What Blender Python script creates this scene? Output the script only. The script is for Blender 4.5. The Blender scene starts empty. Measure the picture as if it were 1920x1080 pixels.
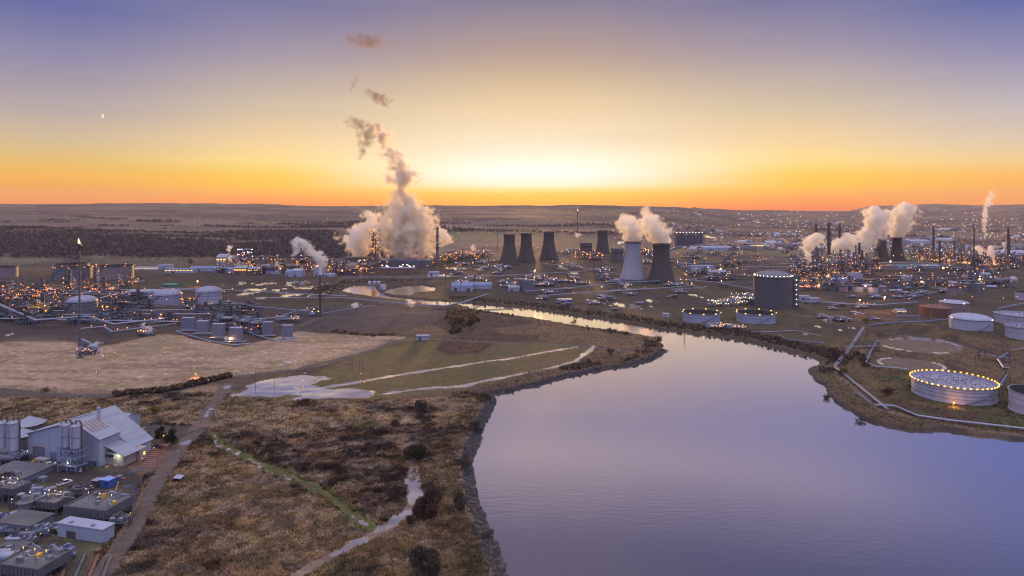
import bpy, math, random
import numpy as np
R = math.radians
S = bpy.context.scene
COL = S.collection
# ------------------------------------------------------------------ camera, light, exposure
H, F, HY = 110.0, 1200.0, 392.0        # eye height (m), focal length in pixels of a 1920 px wide picture, horizon row
cam = bpy.data.cameras.new("camera"); camo = bpy.data.objects.new("camera", cam); COL.objects.link(camo)
camo.location = (0, 0, H); camo.rotation_euler = (R(90), 0, 0)
cam.sensor_width = 36; cam.lens = 36 * F / 1920; cam.shift_y = -(540 - HY) / 1920
cam.clip_start = 1; cam.clip_end = 60000
S.camera = camo
S.view_settings.view_transform = 'Standard'; S.view_settings.look = 'None'
S.view_settings.exposure = 0.0; S.view_settings.gamma = 1
S.render.engine = 'CYCLES'
S.cycles.use_denoising = True; S.cycles.pixel_filter_type = 'BLACKMAN_HARRIS'; S.cycles.filter_width = 1.2
S.cycles.max_bounces = 6; S.cycles.diffuse_bounces = 2; S.cycles.glossy_bounces = 3
S.cycles.transparent_max_bounces = 12; S.cycles.volume_bounces = 5
S.cycles.sample_clamp_indirect = 4
S.cycles.volume_max_steps = 256
S.cycles.volume_step_rate = 1.0
S.cycles.use_adaptive_sampling = False; S.cycles.adaptive_threshold = 0.02

def srgb(r, g, b):
    f = lambda c: c / 12.92 if c <= .04045 else ((c + .055) / 1.055) ** 2.4
    return (f(r / 255), f(g / 255), f(b / 255), 1)

SUN_AZ, SUN_EL = R(2.0), R(2.0)        # azimuth to the right of +Y
w = bpy.data.worlds.new("World"); S.world = w; w.use_nodes = True
nt = w.node_tree; nt.nodes.clear()
def N(t, nt, **k):
    n = nt.nodes.new(t)
    for a, b in k.items(): setattr(n, a, b)
    return n
def ramp(nt, stops, interp='LINEAR'):
    n = N('ShaderNodeValToRGB', nt); cr = n.color_ramp; cr.interpolation = interp
    while len(cr.elements) < len(stops): cr.elements.new(0.5)
    for e, (p, c) in zip(cr.elements, stops): e.position = p; e.color = c
    return n
def math_(nt, op, a, b=None, c=None, clamp=False):
    n = N('ShaderNodeMath', nt, operation=op, use_clamp=clamp)
    for i, v in enumerate((a, b, c)):
        if v is None: continue
        if isinstance(v, (int, float)): n.inputs[i].default_value = v
        else: nt.links.new(v, n.inputs[i])
    return n.outputs[0]
def mixc(nt, f, a, b, blend='MIX'):
    n = N('ShaderNodeMix', nt, data_type='RGBA', blend_type=blend)
    for i, v in ((0, f), (6, a), (7, b)):
        if isinstance(v, (int, float, tuple)): n.inputs[i].default_value = v
        else: nt.links.new(v, n.inputs[i])
    return n.outputs[2]
tc = N('ShaderNodeTexCoord', nt); sep = N('ShaderNodeSeparateXYZ', nt); nt.links.new(tc.outputs['Generated'], sep.inputs[0])
sx, sy, sz = sep.outputs
az = math_(nt, 'ARCTAN2', sx, sy)                                  # azimuth from +Y
da = math_(nt, 'ABSOLUTE', math_(nt, 'SUBTRACT', az, SUN_AZ))
def sky_ramp(st, ca=1.0): # (row in the photo, colour)
    out = []
    for y, c, m in st:
        e = math.sin(math.atan((HY - y) / F * ca)) if not isinstance(y, str) else float(y)
        out.append((max(0, e), tuple(v * m for v in srgb(*c)[:3]) + (1,)))
    n = ramp(nt, out); nt.links.new(sz, n.inputs[0]); return n.outputs[0]
mid = sky_ramp([(392, (255, 150, 0), 1.15), (384, (255, 176, 0), 1.15), (374, (255, 192, 0), 1.15), (364, (255, 205, 40), 1.15), (355, (255, 228, 140), 1.15), (346, (255, 246, 215), 1.15), (325, (255, 249, 236), 1.2), (298, (255, 246, 222), 1.1), (268, (253, 236, 202), 1), (240, (250, 226, 188), 1), (200, (240, 212, 170), 1), (150, (214, 188, 155), 1), (100, (184, 160, 150), 1), (0, (134, 128, 152), 1),
                ("0.36", (168, 154, 168), 1), ("0.46", (94, 98, 142), .75), ("0.53", (94, 98, 142), .6), ("0.7", (180, 172, 188), 2.4), ("1.0", (182, 174, 190), 3.6)])
qua = sky_ramp([(392, (240, 116, 14), 1.1), (382, (246, 136, 12), 1.1), (370, (250, 162, 16), 1.1), (352, (255, 192, 24), 1.1), (330, (255, 206, 66), 1.05), (300, (254, 222, 140), 1.05), (262, (248, 214, 160), 1), (200, (214, 195, 166), 1), (100, (166, 154, 168), 1), (0, (118, 119, 160), 1),
                ("0.36", (152, 143, 168), 1), ("0.46", (80, 88, 140), .75), ("0.53", (80, 88, 140), .6), ("0.7", (180, 172, 188), 2.4), ("1.0", (182, 174, 190), 3.6)], .93)
lef = sky_ramp([(392, (222, 118, 8), 1.1), (380, (232, 136, 18), 1.1), (360, (240, 154, 30), 1.05), (330, (241, 178, 60), 1.05), (300, (230, 188, 104), 1.02), (260, (213, 190, 150), 1), (200, (182, 169, 168), 1), (100, (143, 139, 170), 1), (0, (98, 107, 164), 1),
                ("0.36", (116, 118, 160), 1), ("0.46", (72, 84, 140), .75), ("0.53", (72, 84, 140), .6), ("0.7", (180, 172, 188), 2.4), ("1.0", (182, 174, 190), 3.6)], .8)
rig = sky_ramp([(392, (226, 122, 6), 1.1), (380, (238, 146, 20), 1.1), (360, (246, 164, 40), 1.05), (330, (252, 186, 76), 1.05), (300, (241, 204, 142), 1.02), (260, (220, 200, 176), 1), (200, (194, 184, 187), 1), (100, (143, 141, 178), 1), (0, (88, 106, 168), 1),
                ("0.36", (98, 106, 160), 1), ("0.46", (66, 82, 140), .75), ("0.53", (66, 82, 140), .6), ("0.7", (180, 172, 188), 2.4), ("1.0", (182, 174, 190), 3.6)], .8)
bak = sky_ramp([(392, (112, 118, 165), 1.1), (200, (118, 132, 190), 1.35), ("0.3", (128, 142, 205), 1.7), ("0.6", (165, 165, 195), 2.4), ("1.0", (182, 174, 190), 3.6)])
side = mixc(nt, math_(nt, 'GREATER_THAN', az, SUN_AZ), lef, rig)
fr = N('ShaderNodeMapRange', nt, interpolation_type='SMOOTHSTEP'); fr.inputs[1].default_value = R(1); fr.inputs[2].default_value = R(24); nt.links.new(da, fr.inputs[0])
fq = N('ShaderNodeMapRange', nt, interpolation_type='SMOOTHSTEP'); fq.inputs[1].default_value = R(20); fq.inputs[2].default_value = R(39); nt.links.new(da, fq.inputs[0])
front = mixc(nt, fq.outputs[0], mixc(nt, fr.outputs[0], mid, qua), side)
fb = N('ShaderNodeMapRange', nt, interpolation_type='SMOOTHSTEP'); fb.inputs[1].default_value = R(46); fb.inputs[2].default_value = R(115); nt.links.new(da, fb.inputs[0])
grad = mixc(nt, fb.outputs[0], front, bak)
# faint streaks of thin high cloud
mp = N('ShaderNodeMapping', nt); mp.inputs['Scale'].default_value = (2, 2, 34); nt.links.new(tc.outputs['Generated'], mp.inputs[0])
nz = N('ShaderNodeTexNoise', nt); nz.inputs['Scale'].default_value = 1.6; nz.inputs['Detail'].default_value = 4; nt.links.new(mp.outputs[0], nz.inputs[0])
mr = N('ShaderNodeMapRange', nt); nt.links.new(nz.outputs[0], mr.inputs[0]); mr.inputs[1].default_value = .3; mr.inputs[2].default_value = .7; mr.inputs[3].default_value = .98; mr.inputs[4].default_value = 1.02
grad = mixc(nt, 1.0, grad, mr.outputs[0], 'MULTIPLY')
bg2 = N('ShaderNodeBackground', nt); nt.links.new(grad, bg2.inputs[0]); bg2.inputs[1].default_value = 1.0
sky = N('ShaderNodeTexSky', nt, sky_type='NISHITA', sun_disc=False, sun_elevation=SUN_EL, sun_rotation=SUN_AZ, altitude=100)
bg1 = N('ShaderNodeBackground', nt); nt.links.new(sky.outputs[0], bg1.inputs[0]); bg1.inputs[1].default_value = 0.0008
ad = N('ShaderNodeAddShader', nt); nt.links.new(bg1.outputs[0], ad.inputs[0]); nt.links.new(bg2.outputs[0], ad.inputs[1])
wo = N('ShaderNodeOutputWorld', nt); nt.links.new(ad.outputs[0], wo.inputs[0])

sl = bpy.data.lights.new("sun", 'SUN'); sl.energy = 5.0; sl.angle = R(4); sl.color = (1, .54, .17)
so = bpy.data.objects.new("sun", sl); COL.objects.link(so); so.location = (0, -50, 300)
so.rotation_euler = (R(90) - SUN_EL, 0, R(180) - SUN_AZ)   # shines from ahead of the camera towards it

# ------------------------------------------------------------------ helpers
rnd = random.Random(7); rng = np.random.default_rng(7)
def P(px, py, z=0.0):
    "ground point seen at a pixel of the photograph"
    Y = (H - z) * F / (py - HY); return ((px - 960) / F * Y, Y)
def poly(pts, z=0.0): return np.array([P(x, y, z) for x, y in pts])
def XZ(px, py, Y): return ((px - 960) / F * Y, H - (py - HY) / F * Y)    # x and height of a pixel at a known distance

class MB:
    def __init__(s): s.v = []; s.f = []
    def add(s, vs, fs):
        o = len(s.v); s.v += [tuple(v) for v in vs]; s.f += [tuple(i + o for i in f) for f in fs]; return s
    def box(s, x, y, z0, sx, sy, sz, rz=0):
        c, n = math.cos(rz), math.sin(rz); vs = []
        for dz in (0, sz):
            for a, b in ((-1, -1), (1, -1), (1, 1), (-1, 1)):
                u, v = a * sx / 2, b * sy / 2
                vs.append((x + u * c - v * n, y + u * n + v * c, z0 + dz))
        return s.add(vs, [(3, 2, 1, 0), (4, 5, 6, 7), (0, 1, 5, 4), (1, 2, 6, 5), (2, 3, 7, 6), (3, 0, 4, 7)])
    def tube(s, p, q, r, n=6, r2=None):
        p = np.array(p, float); q = np.array(q, float); d = q - p; L = np.linalg.norm(d)
        if L < 1e-6: return s
        d /= L; a = np.cross(d, (0, 0, 1) if abs(d[2]) < .9 else (1, 0, 0)); a /= np.linalg.norm(a); b = np.cross(d, a)
        r2 = r if r2 is None else r2
        vs = []
        for c, rr in ((p, r), (q, r2)):
            for i in range(n):
                t = 2 * math.pi * i / n; vs.append(c + rr * (a * math.cos(t) + b * math.sin(t)))
        fs = [(i, (i + 1) % n, n + (i + 1) % n, n + i) for i in range(n)] + [tuple(range(n))[::-1], tuple(range(n, 2 * n))]
        return s.add(vs, fs)
    def path(s, pts, r, n=6):
        for p, q in zip(pts[:-1], pts[1:]): s.tube(p, q, r, n)
        return s
    def lathe(s, prof, n=32, x=0, y=0, close=False):
        vs = []; m = len(prof)
        for r, z in prof:
            for i in range(n):
                t = 2 * math.pi * i / n; vs.append((x + r * math.cos(t), y + r * math.sin(t), z))
        fs = []
        for j in range(m if close else m - 1):
            k = (j + 1) % m
            for i in range(n):
                i2 = (i + 1) % n; fs.append((j * n + i, j * n + i2, k * n + i2, k * n + i))
        return s.add(vs, fs)
    def cyl(s, x, y, z0, r, h, n=16, r2=None):
        r2 = r if r2 is None else r2
        return s.lathe([(.001, z0), (r, z0), (r2, z0 + h), (.001, z0 + h)], n, x, y)
    def dome(s, x, y, z0, r, h, n=24, m=6):
        return s.lathe([(r * math.cos(k / m * math.pi / 2) + .001, z0 + h * math.sin(k / m * math.pi / 2)) for k in range(m + 1)], n, x, y)
    def ball(s, x, y, z, r, n=16, m=10, sq=1.0):
        return s.lathe([(r * math.sin(k / m * math.pi) + .0005, z - sq * r * math.cos(k / m * math.pi)) for k in range(m + 1)], n, x, y)
    def prism(s, pts, z0, z1):
        n = len(pts); vs = [(x, y, z0) for x, y in pts] + [(x, y, z1) for x, y in pts]
        return s.add(vs, [tuple(range(n))[::-1], tuple(range(n, 2 * n))] + [(i, (i + 1) % n, n + (i + 1) % n, n + i) for i in range(n)])
    def slab(s, pts, t):
        "a flat polygon in 3-D given a thickness t downwards"
        n = len(pts); vs = [tuple(p) for p in pts] + [(p[0], p[1], p[2] - t) for p in pts]
        return s.add(vs, [tuple(range(n)), tuple(range(n, 2 * n))[::-1]] + [(i, n + i, n + (i + 1) % n, (i + 1) % n) for i in range(n)])
    def gable(s, x0, x1, y0, y1, ze, zr, z0=0, axis='x'):
        "walls with gable ends and a closed top"
        if axis == 'x':
            ym = (y0 + y1) / 2
            vs = [(x0, y0, z0), (x1, y0, z0), (x1, y1, z0), (x0, y1, z0), (x0, y0, ze), (x1, y0, ze), (x1, y1, ze), (x0, y1, ze), (x0, ym, zr), (x1, ym, zr)]
            fs = [(0, 1, 5, 4), (2, 3, 7, 6), (1, 2, 6, 9, 5), (3, 0, 4, 8, 7), (4, 5, 9, 8), (6, 7, 8, 9), (3, 2, 1, 0)]
        else:
            xm = (x0 + x1) / 2
            vs = [(x0, y0, z0), (x1, y0, z0), (x1, y1, z0), (x0, y1, z0), (x0, y0, ze), (x1, y0, ze), (x1, y1, ze), (x0, y1, ze), (xm, y0, zr), (xm, y1, zr)]
            fs = [(1, 2, 6, 5), (3, 0, 4, 7), (0, 1, 5, 8, 4), (2, 3, 7, 9, 6), (5, 6, 9, 8), (7, 4, 8, 9), (3, 2, 1, 0)]
        return s.add(vs, fs)
    def build(s, name, m, parent=None, smooth=False, loc=None, rz=0):
        me = bpy.data.meshes.new(name); me.from_pydata(s.v, [], s.f); me.materials.append(m)
        if smooth:
            me.polygons.foreach_set('use_smooth', [True] * len(me.polygons))
            try: me.set_sharp_from_angle(angle=R(38))
            except Exception: pass
        me.update()
        o = bpy.data.objects.new(name, me); COL.objects.link(o)
        if parent: o.parent = parent
        if loc is not None: o.location = loc
        if rz: o.rotation_euler = (0, 0, rz)
        return o

def tag(o, label=None, cat=None, group=None, kind=None):
    if label: o['label'] = label
    if cat: o['category'] = cat
    if group: o['group'] = group
    if kind: o['kind'] = kind
    return o
def thing(name, label, cat, loc=(0, 0, 0), rz=0, group=None):
    o = bpy.data.objects.new(name, None); COL.objects.link(o); o.empty_display_size = 1
    if len(loc) == 2: loc = (loc[0], loc[1], 0)
    o.location = loc; o.rotation_euler = (0, 0, rz); return tag(o, label, cat, group)
def copy_tree(o, loc, rz=None, label=None, group=None, scale=None, parent=None):
    c = o.copy(); COL.objects.link(c)
    if parent is not None: c.parent = parent
    if loc is not None:
        c.location = (loc[0], loc[1], loc[2] if len(loc) > 2 else 0)
    if rz is not None: c.rotation_euler = (0, 0, rz)
    if scale is not None: c.scale = scale if isinstance(scale, tuple) else (scale,) * 3
    if label: c['label'] = label
    if group: c['group'] = group
    for ch in list(o.children): copy_tree(ch, None, parent=c)
    return c

def mat(name, col, rough=.7, metal=0, noise=None, bump=0, emit=None, es=0, spec=.5, stretch=None):
    "procedural surface: base colour broken up by two noises (weathering), optional bump and vertical streaks"
    m = bpy.data.materials.new(name); m.use_nodes = True; t = m.node_tree; b = t.nodes['Principled BSDF']
    c = tuple(col[:3]) + (1,)
    b.inputs['Roughness'].default_value = rough; b.inputs['Metallic'].default_value = metal; b.inputs['Specular IOR Level'].default_value = spec
    b.inputs['Base Color'].default_value = c
    if noise:
        sc, amt = noise
        co = N('ShaderNodeTexCoord', t); src = co.outputs['Object']
        if stretch:
            mpn = N('ShaderNodeMapping', t); mpn.inputs['Scale'].default_value = stretch; t.links.new(src, mpn.inputs[0]); src = mpn.outputs[0]
        n1 = N('ShaderNodeTexNoise', t); n1.inputs['Scale'].default_value = sc; n1.inputs['Detail'].default_value = 6; n1.inputs['Roughness'].default_value = .65
        t.links.new(src, n1.inputs[0])
        rp = ramp(t, [(.3, tuple(v * (1 - amt) for v in c[:3]) + (1,)), (.5, c), (.72, tuple(min(1, v * (1 + amt * .6)) for v in c[:3]) + (1,))])
        t.links.new(n1.outputs[0], rp.inputs[0]); t.links.new(rp.outputs[0], b.inputs['Base Color'])
        if bump:
            bn = N('ShaderNodeBump', t); bn.inputs['Strength'].default_value = bump; bn.inputs['Distance'].default_value = .3
            t.links.new(n1.outputs[0], bn.inputs['Height']); t.links.new(bn.outputs[0], b.inputs['Normal'])
    if emit:
        b.inputs['Emission Color'].default_value = tuple(emit[:3]) + (1,); b.inputs['Emission Strength'].default_value = es
    return m
# ------------------------------------------------------------------ noise and distance fields (numpy)
def _hash(ix, iy, s):
    h = (ix.astype(np.int64) * 374761393 + iy.astype(np.int64) * 668265263 + s * 974711) & 0x7fffffff
    h = ((h ^ (h >> 13)) * 1274126177) & 0x7fffffff
    return ((h ^ (h >> 16)) & 0xffff) / 65535.0
def vnoise(x, y, s=0):
    ix = np.floor(x); iy = np.floor(y); fx = x - ix; fy = y - iy
    fx = fx * fx * (3 - 2 * fx); fy = fy * fy * (3 - 2 * fy)
    a = _hash(ix, iy, s); b = _hash(ix + 1, iy, s); c = _hash(ix, iy + 1, s); d = _hash(ix + 1, iy + 1, s)
    return (a + (b - a) * fx) * (1 - fy) + (c + (d - c) * fx) * fy
def fbm(x, y, s=0, o=4):
    t = 0; a = .5; n = 0
    for i in range(o):
        t = t + a * vnoise(x, y, s + i * 17); n += a; a *= .5; x = x * 2.03 + 11.3; y = y * 2.03 + 5.7
    return t / n
def sstep(a, b, x):
    t = np.clip((x - a) / (b - a), 0, 1); return t * t * (3 - 2 * t)
def seg_d(X, Y, pts, closed):
    n = len(pts); D = np.full(X.shape, 1e9); ins = np.zeros(X.shape, bool)
    for i in range(n if closed else n - 1):
        x0, y0 = pts[i]; x1, y1 = pts[(i + 1) % n]; dx, dy = x1 - x0, y1 - y0
        t = np.clip(((X - x0) * dx + (Y - y0) * dy) / (dx * dx + dy * dy + 1e-9), 0, 1)
        D = np.minimum(D, (X - x0 - t * dx) ** 2 + (Y - y0 - t * dy) ** 2)
        if closed and y0 != y1:
            c = ((y0 > Y) != (y1 > Y)) & (X < (x1 - x0) * (Y - y0) / (y1 - y0) + x0); ins ^= c
    D = np.sqrt(D); return np.where(ins, -D, D) if closed else D
def sdf(X, Y, pts, closed=True, m=60):
    "signed distance (negative inside), only worked out near the shape"
    lo = pts.min(0) - m; hi = pts.max(0) + m
    k = (X > lo[0]) & (X < hi[0]) & (Y > lo[1]) & (Y < hi[1]); D = np.full(X.shape, float(m))
    if k.any(): D[k] = np.minimum(seg_d(X[k], Y[k], pts, closed), m)
    return D

WZ = -1.6                                # water level
def wpoly(pts): return np.array([P(x, y, WZ) for x, y in pts])
RIVER = np.vstack([wpoly([(938, 1080), (926, 1040), (908, 995), (890, 950), (881, 905), (876, 868), (888, 835), (903, 795), (918, 765), (924, 752), (919, 741), (935, 737), (1000, 724), (1060, 707), (1120, 695),
    (1180, 687), (1225, 673), (1249, 657), (1245, 646), (1225, 634), (1190, 627), (1140, 619), (1090, 613), (1040, 604), (990, 596), (950, 590), (912, 585), (880, 578), (858, 571), (830, 575), (790, 570), (750, 563), (700, 557), (660, 551), (640, 545), (662, 535),
    (700, 534), (706, 545), (722, 554), (765, 560), (810, 564), (850, 565), (880, 569), (905, 572), (960, 576), (1010, 582), (1060, 589), (1110, 597), (1160, 604), (1210, 613), (1260, 621), (1310, 627), (1360, 633), (1410, 642),
    (1470, 657), (1512, 668), (1541, 677), (1516, 696), (1522, 707), (1540, 722), (1552, 741), (1580, 763), (1618, 786), (1660, 801), (1712, 811), (1770, 808), (1840, 818), (1920, 826), (2100, 845)]),
    np.array([(420, 60), (420, -400), (-3, -400), (-3, 130)])])
POND = wpoly([(716, 547), (735, 541), (752, 537), (790, 535), (817, 539), (813, 546), (780, 549), (772, 554), (742, 554)])
meadow = poly([(560, 715), (612, 690), (700, 655), (800, 641), (1000, 640), (1096, 646), (1112, 655), (1060, 680), (960, 710), (840, 737), (700, 748), (560, 748), (440, 745), (470, 718)])
tan = poly([(-60, 642), (120, 640), (180, 652), (240, 640), (300, 627), (330, 628), (440, 652), (560, 622), (640, 628), (762, 632), (700, 655), (610, 683), (560, 692), (430, 707), (330, 728), (220, 738), (120, 738), (-60, 722)])
gravel = poly([(480, 625), (520, 590), (570, 575), (700, 562), (850, 578), (832, 602), (700, 622), (600, 628)])
plantl = poly([(-150, 545), (200, 535), (420, 545), (560, 580), (600, 590), (540, 640), (440, 648), (320, 622), (180, 640), (100, 630), (-150, 632)])
heath = poly([(-100, 745), (200, 748), (330, 735), (400, 722), (480, 748), (700, 752), (915, 742), (905, 790), (870, 860), (880, 950), (930, 1090), (-100, 1100)])
yard = poly([(-80, 800), (60, 800), (270, 795), (400, 800), (330, 850), (268, 905), (215, 1000), (170, 1100), (-80, 1100)])
asph = poly([(-80, 872), (60, 872), (180, 884), (290, 888), (262, 912), (90, 905), (-80, 930)])
carpark = poly([(240, 876), (298, 830), (345, 838), (300, 884), (262, 892)])
backlot = poly([(235, 800), (300, 793), (395, 797), (350, 818), (262, 822)])
strip = np.array([P(x, y) for x, y in [(400, 812), (412, 835), (455, 855), (510, 880), (545, 892), (610, 928), (655, 962), (690, 988)]])
road = np.array([P(x, y) for x, y in [(150, 1120), (195, 1072), (240, 1005), (268, 950), (300, 895), (335, 845), (372, 800), (392, 770), (408, 745), (425, 722)]])
roadn = np.array([P(x, y) for x, y in [(372, 792), (400, 797)]])
track = np.array([P(x, y) for x, y in [(540, 1092), (590, 1060), (640, 1035), (700, 1003), (735, 985), (762, 966), (772, 950), (775, 920), (776, 880), (770, 862)]])
groads = [np.array([P(x, y) for x, y in p]) for p in [[(1618, 620), (1590, 660), (1556, 692), (1600, 726), (1650, 768), (1720, 786), (1800, 800), (1940, 820)], [(1650, 632), (1700, 626), (1790, 640), (1860, 662), (1940, 690)]]] + [np.array([P(x, y) for x, y in p]) for p in [
    [(-40, 600), (60, 590), (140, 600), (300, 605), (430, 605), (560, 612), (600, 596), (830, 584)], [(150, 672), (160, 640), (260, 600), (330, 590)], [(250, 560), (420, 556), (640, 528), (900, 515), (1160, 530)], [(640, 522), (900, 520), (1200, 545), (1420, 590), (1500, 620)],
    [(1500, 555), (1600, 572), (1680, 560), (1760, 545), (1920, 520)], [(1500, 556), (1640, 540), (1720, 540), (1900, 545)], [(1490, 590), (1580, 600), (1680, 598), (1740, 610)], [(1640, 612), (1700, 600), (1800, 560), (1960, 545)], [(1270, 520), (1400, 500), (1500, 490), (1940, 470)], [(960, 500), (1100, 505), (1260, 490), (1500, 462)], [(1240, 480), (1330, 520), (1420, 540)], [(900, 560), (1010, 530), (1170, 545)]]]
groadw = [(4 if i < 2 else 7 if i > 5 else 4) for i in range(len(groads))]
fenceroad = np.array([P(x, y) for x, y in [(-60, 730), (60, 738), (200, 742), (330, 734), (430, 708), (500, 699), (560, 692), (640, 672), (700, 655), (745, 638), (800, 634), (880, 640), (1000, 644), (1110, 651), (1180, 660)]])
puds = [poly(p) for p in [
    [(440, 742), (470, 722), (520, 706), (580, 702), (640, 702), (668, 700), (640, 709), (610, 714), (600, 722), (640, 727), (700, 735), (690, 745), (600, 748), (540, 742), (500, 745)],
    [(500, 722), (560, 733), (630, 728), (690, 736), (680, 746), (590, 749), (540, 744)]]]
pudl = [(np.array([P(x, y) for x, y in p]), wd) for p, wd in [
    ([(440, 740), (560, 733), (650, 720), (740, 704), (880, 683), (980, 668), (1060, 654), (1082, 650)], 2.6),
    ([(560, 748), (690, 742), (780, 730), (860, 725), (920, 712), (985, 699), (1040, 688), (1080, 676), (1106, 656), (1112, 651)], 2.8),
    ([(415, 836), (455, 856), (500, 882)], 2.6), ([(500, 884), (535, 893), (548, 900)], 2.0), ([(655, 966), (690, 985)], 1.6), ([(402, 815), (404, 834), (425, 850)], .9)]]
trackwet = np.array([P(x, y) for x, y in [(640, 1030), (700, 1000), (735, 983), (762, 966), (772, 952), (775, 920), (776, 880)]])
# puddles of the far flats: (x, y, half width) in the photo
far_puds = [(x, y, r) for x, y, r in [(165, 665, 26), (182, 658, 16), (20, 627, 8), (540, 678, 14), (1050, 594, 4), (1200, 575, 28), (1215, 563, 14), (1295, 553, 10), (1320, 558, 12), (1165, 573, 22), (1115, 565, 22), (1000, 508, 14), (1062, 500, 12), (1080, 512, 12), (1130, 535, 22),
    (1150, 545, 16), (1180, 542, 10), (1560, 596, 10), (1545, 602, 14), (1527, 612, 12), (1503, 591, 5), (1560, 577, 10), (1620, 572, 8), (1510, 627, 7), (1600, 615, 7), (1570, 618, 9), (600, 520, 8), (565, 540, 24), (595, 552, 20), (560, 530, 26), (500, 532, 24), (470, 545, 26), (520, 545, 22), (540, 552, 26), (610, 532, 10), (440, 532, 18), (620, 548, 12), (460, 552, 20), (490, 559, 14), (650, 541, 8),
    (1250, 470, 16), (1100, 470, 18), (1170, 460, 18), (1040, 470, 14), (860, 503, 24), (880, 498, 18), (900, 505, 14), (820, 516, 26), (945, 500, 14), (1330, 446, 30), (1280, 455, 20), (1400, 470, 20), (580, 488, 26), (660, 497, 18), (520, 487, 14), (700, 512, 10)]]
pondring = [(P(1722, 648), 66, 15), (P(1708, 683), 54, 11)]
bunds = [(np.array([P(x, y) for x, y in p]), ww, hh) for p, ww, hh in [
    ([(1602, 684), (1626, 712), (1668, 744), (1706, 766), (1790, 777), (1960, 800)], 5, 2.4),
    ([(1598, 690), (1625, 655), (1640, 628), (1700, 618)], 6, 2.5),
    ([(1700, 620), (1780, 633), (1860, 655), (1990, 690)], 8, 3.0),
    ([(1500, 612), (1580, 596), (1640, 590), (1720, 596)], 5, 1.8), ([(1640, 628), (1760, 640), (1850, 668)], 5, 1.8), ([(1740, 612), (1800, 640), (1870, 650), (1960, 672)], 6, 2.2), ([(1700, 562), (1800, 566), (1900, 584)], 5, 2),
    ([(1760, 715), (1700, 725), (1668, 722)], 5, 1.6), ([(1670, 585), (1760, 572), (1900, 540)], 6, 2.0)]]
rightside = poly([(1530, 690), (1560, 640), (1640, 610), (1960, 560), (2100, 700), (2100, 850), (1700, 805), (1580, 760)])
flatr = poly([(905, 570), (1100, 540), (1270, 535), (1500, 560), (1640, 600), (1560, 660), (1400, 630), (1200, 600), (1000, 580)])
brownp = poly([(815, 655), (830, 640), (900, 638), (930, 645), (900, 662), (840, 668)])
penin = poly([(760, 625), (840, 590), (910, 588), (1060, 612), (1180, 628), (1245, 645), (1235, 668), (1100, 695), (990, 715), (1060, 685), (1112, 655), (1000, 640), (800, 636)])
wetyard = poly([(0, 640), (60, 632), (140, 640), (215, 650), (230, 668), (170, 680), (140, 665)])

CREST = [(-1.2, 141), (-.8, 141), (-.5, 145), (-.2, 143), (.0, 141), (.12, 138), (.22, 126), (.34, 112), (.5, 104), (1.2, 100)]
def height(X, Y, dr=None):
    D = np.hypot(X, Y); a = X / np.maximum(Y, 1.0)
    cr = np.interp(a, [c[0] for c in CREST], [c[1] for c in CREST]); cr = np.where(Y < 100, 120, cr)
    rise = sstep(.22, .42, a)
    t = np.clip((D - (1600 + 1700 * rise)) / (4700 + 2600 * rise), 0, 1)
    hill = cr * (.72 * t + .28 * t * t) + (fbm(X / 900, Y / 700, 3) - .5) * 46 * sstep(.03, .5, t) + (fbm(X / 160, Y / 160, 9, 3) - .5) * 9 * sstep(.4, 1, t)
    far = sstep(6600 + 2600 * rise, 9500 + 2600 * rise, D); hill = hill * (1 - far * .75)
    rid = np.interp(a, [.38, .5, .56, .62, .66, .72, .8, 1.2], [0, 0, 168, 182, 200, 172, 186, 150])
    hill = hill + sstep(11500, 14500, D) * np.maximum(0, rid - 40) * 1.15
    rid2 = np.interp(a, [.05, .1, .3, .5], [0, 60, 55, 0]); hill = hill + sstep(10500, 13000, D) * rid2
    z = hill + (fbm(X / 22, Y / 22, 21, 3) - .5) * .9 * (D < 2500)
    if dr is None: dr = sdf(X, Y, RIVER)
    dp = sdf(X, Y, POND)
    d2 = np.minimum(dr, dp); jag = (fbm(X / 7, Y / 7, 5, 3) - .5) * np.clip(D / 60, 3, 9)
    bank = sstep(-1.0, 2.4, d2 + jag * .9)
    for pts, ww, hh in bunds: z = z + hh * sstep(ww, ww * .25, sdf(X, Y, pts, False)) * (dr > 0)
    return z * bank + (WZ - 2.2) * (1 - bank), dr, d2 + jag * .9

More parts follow.
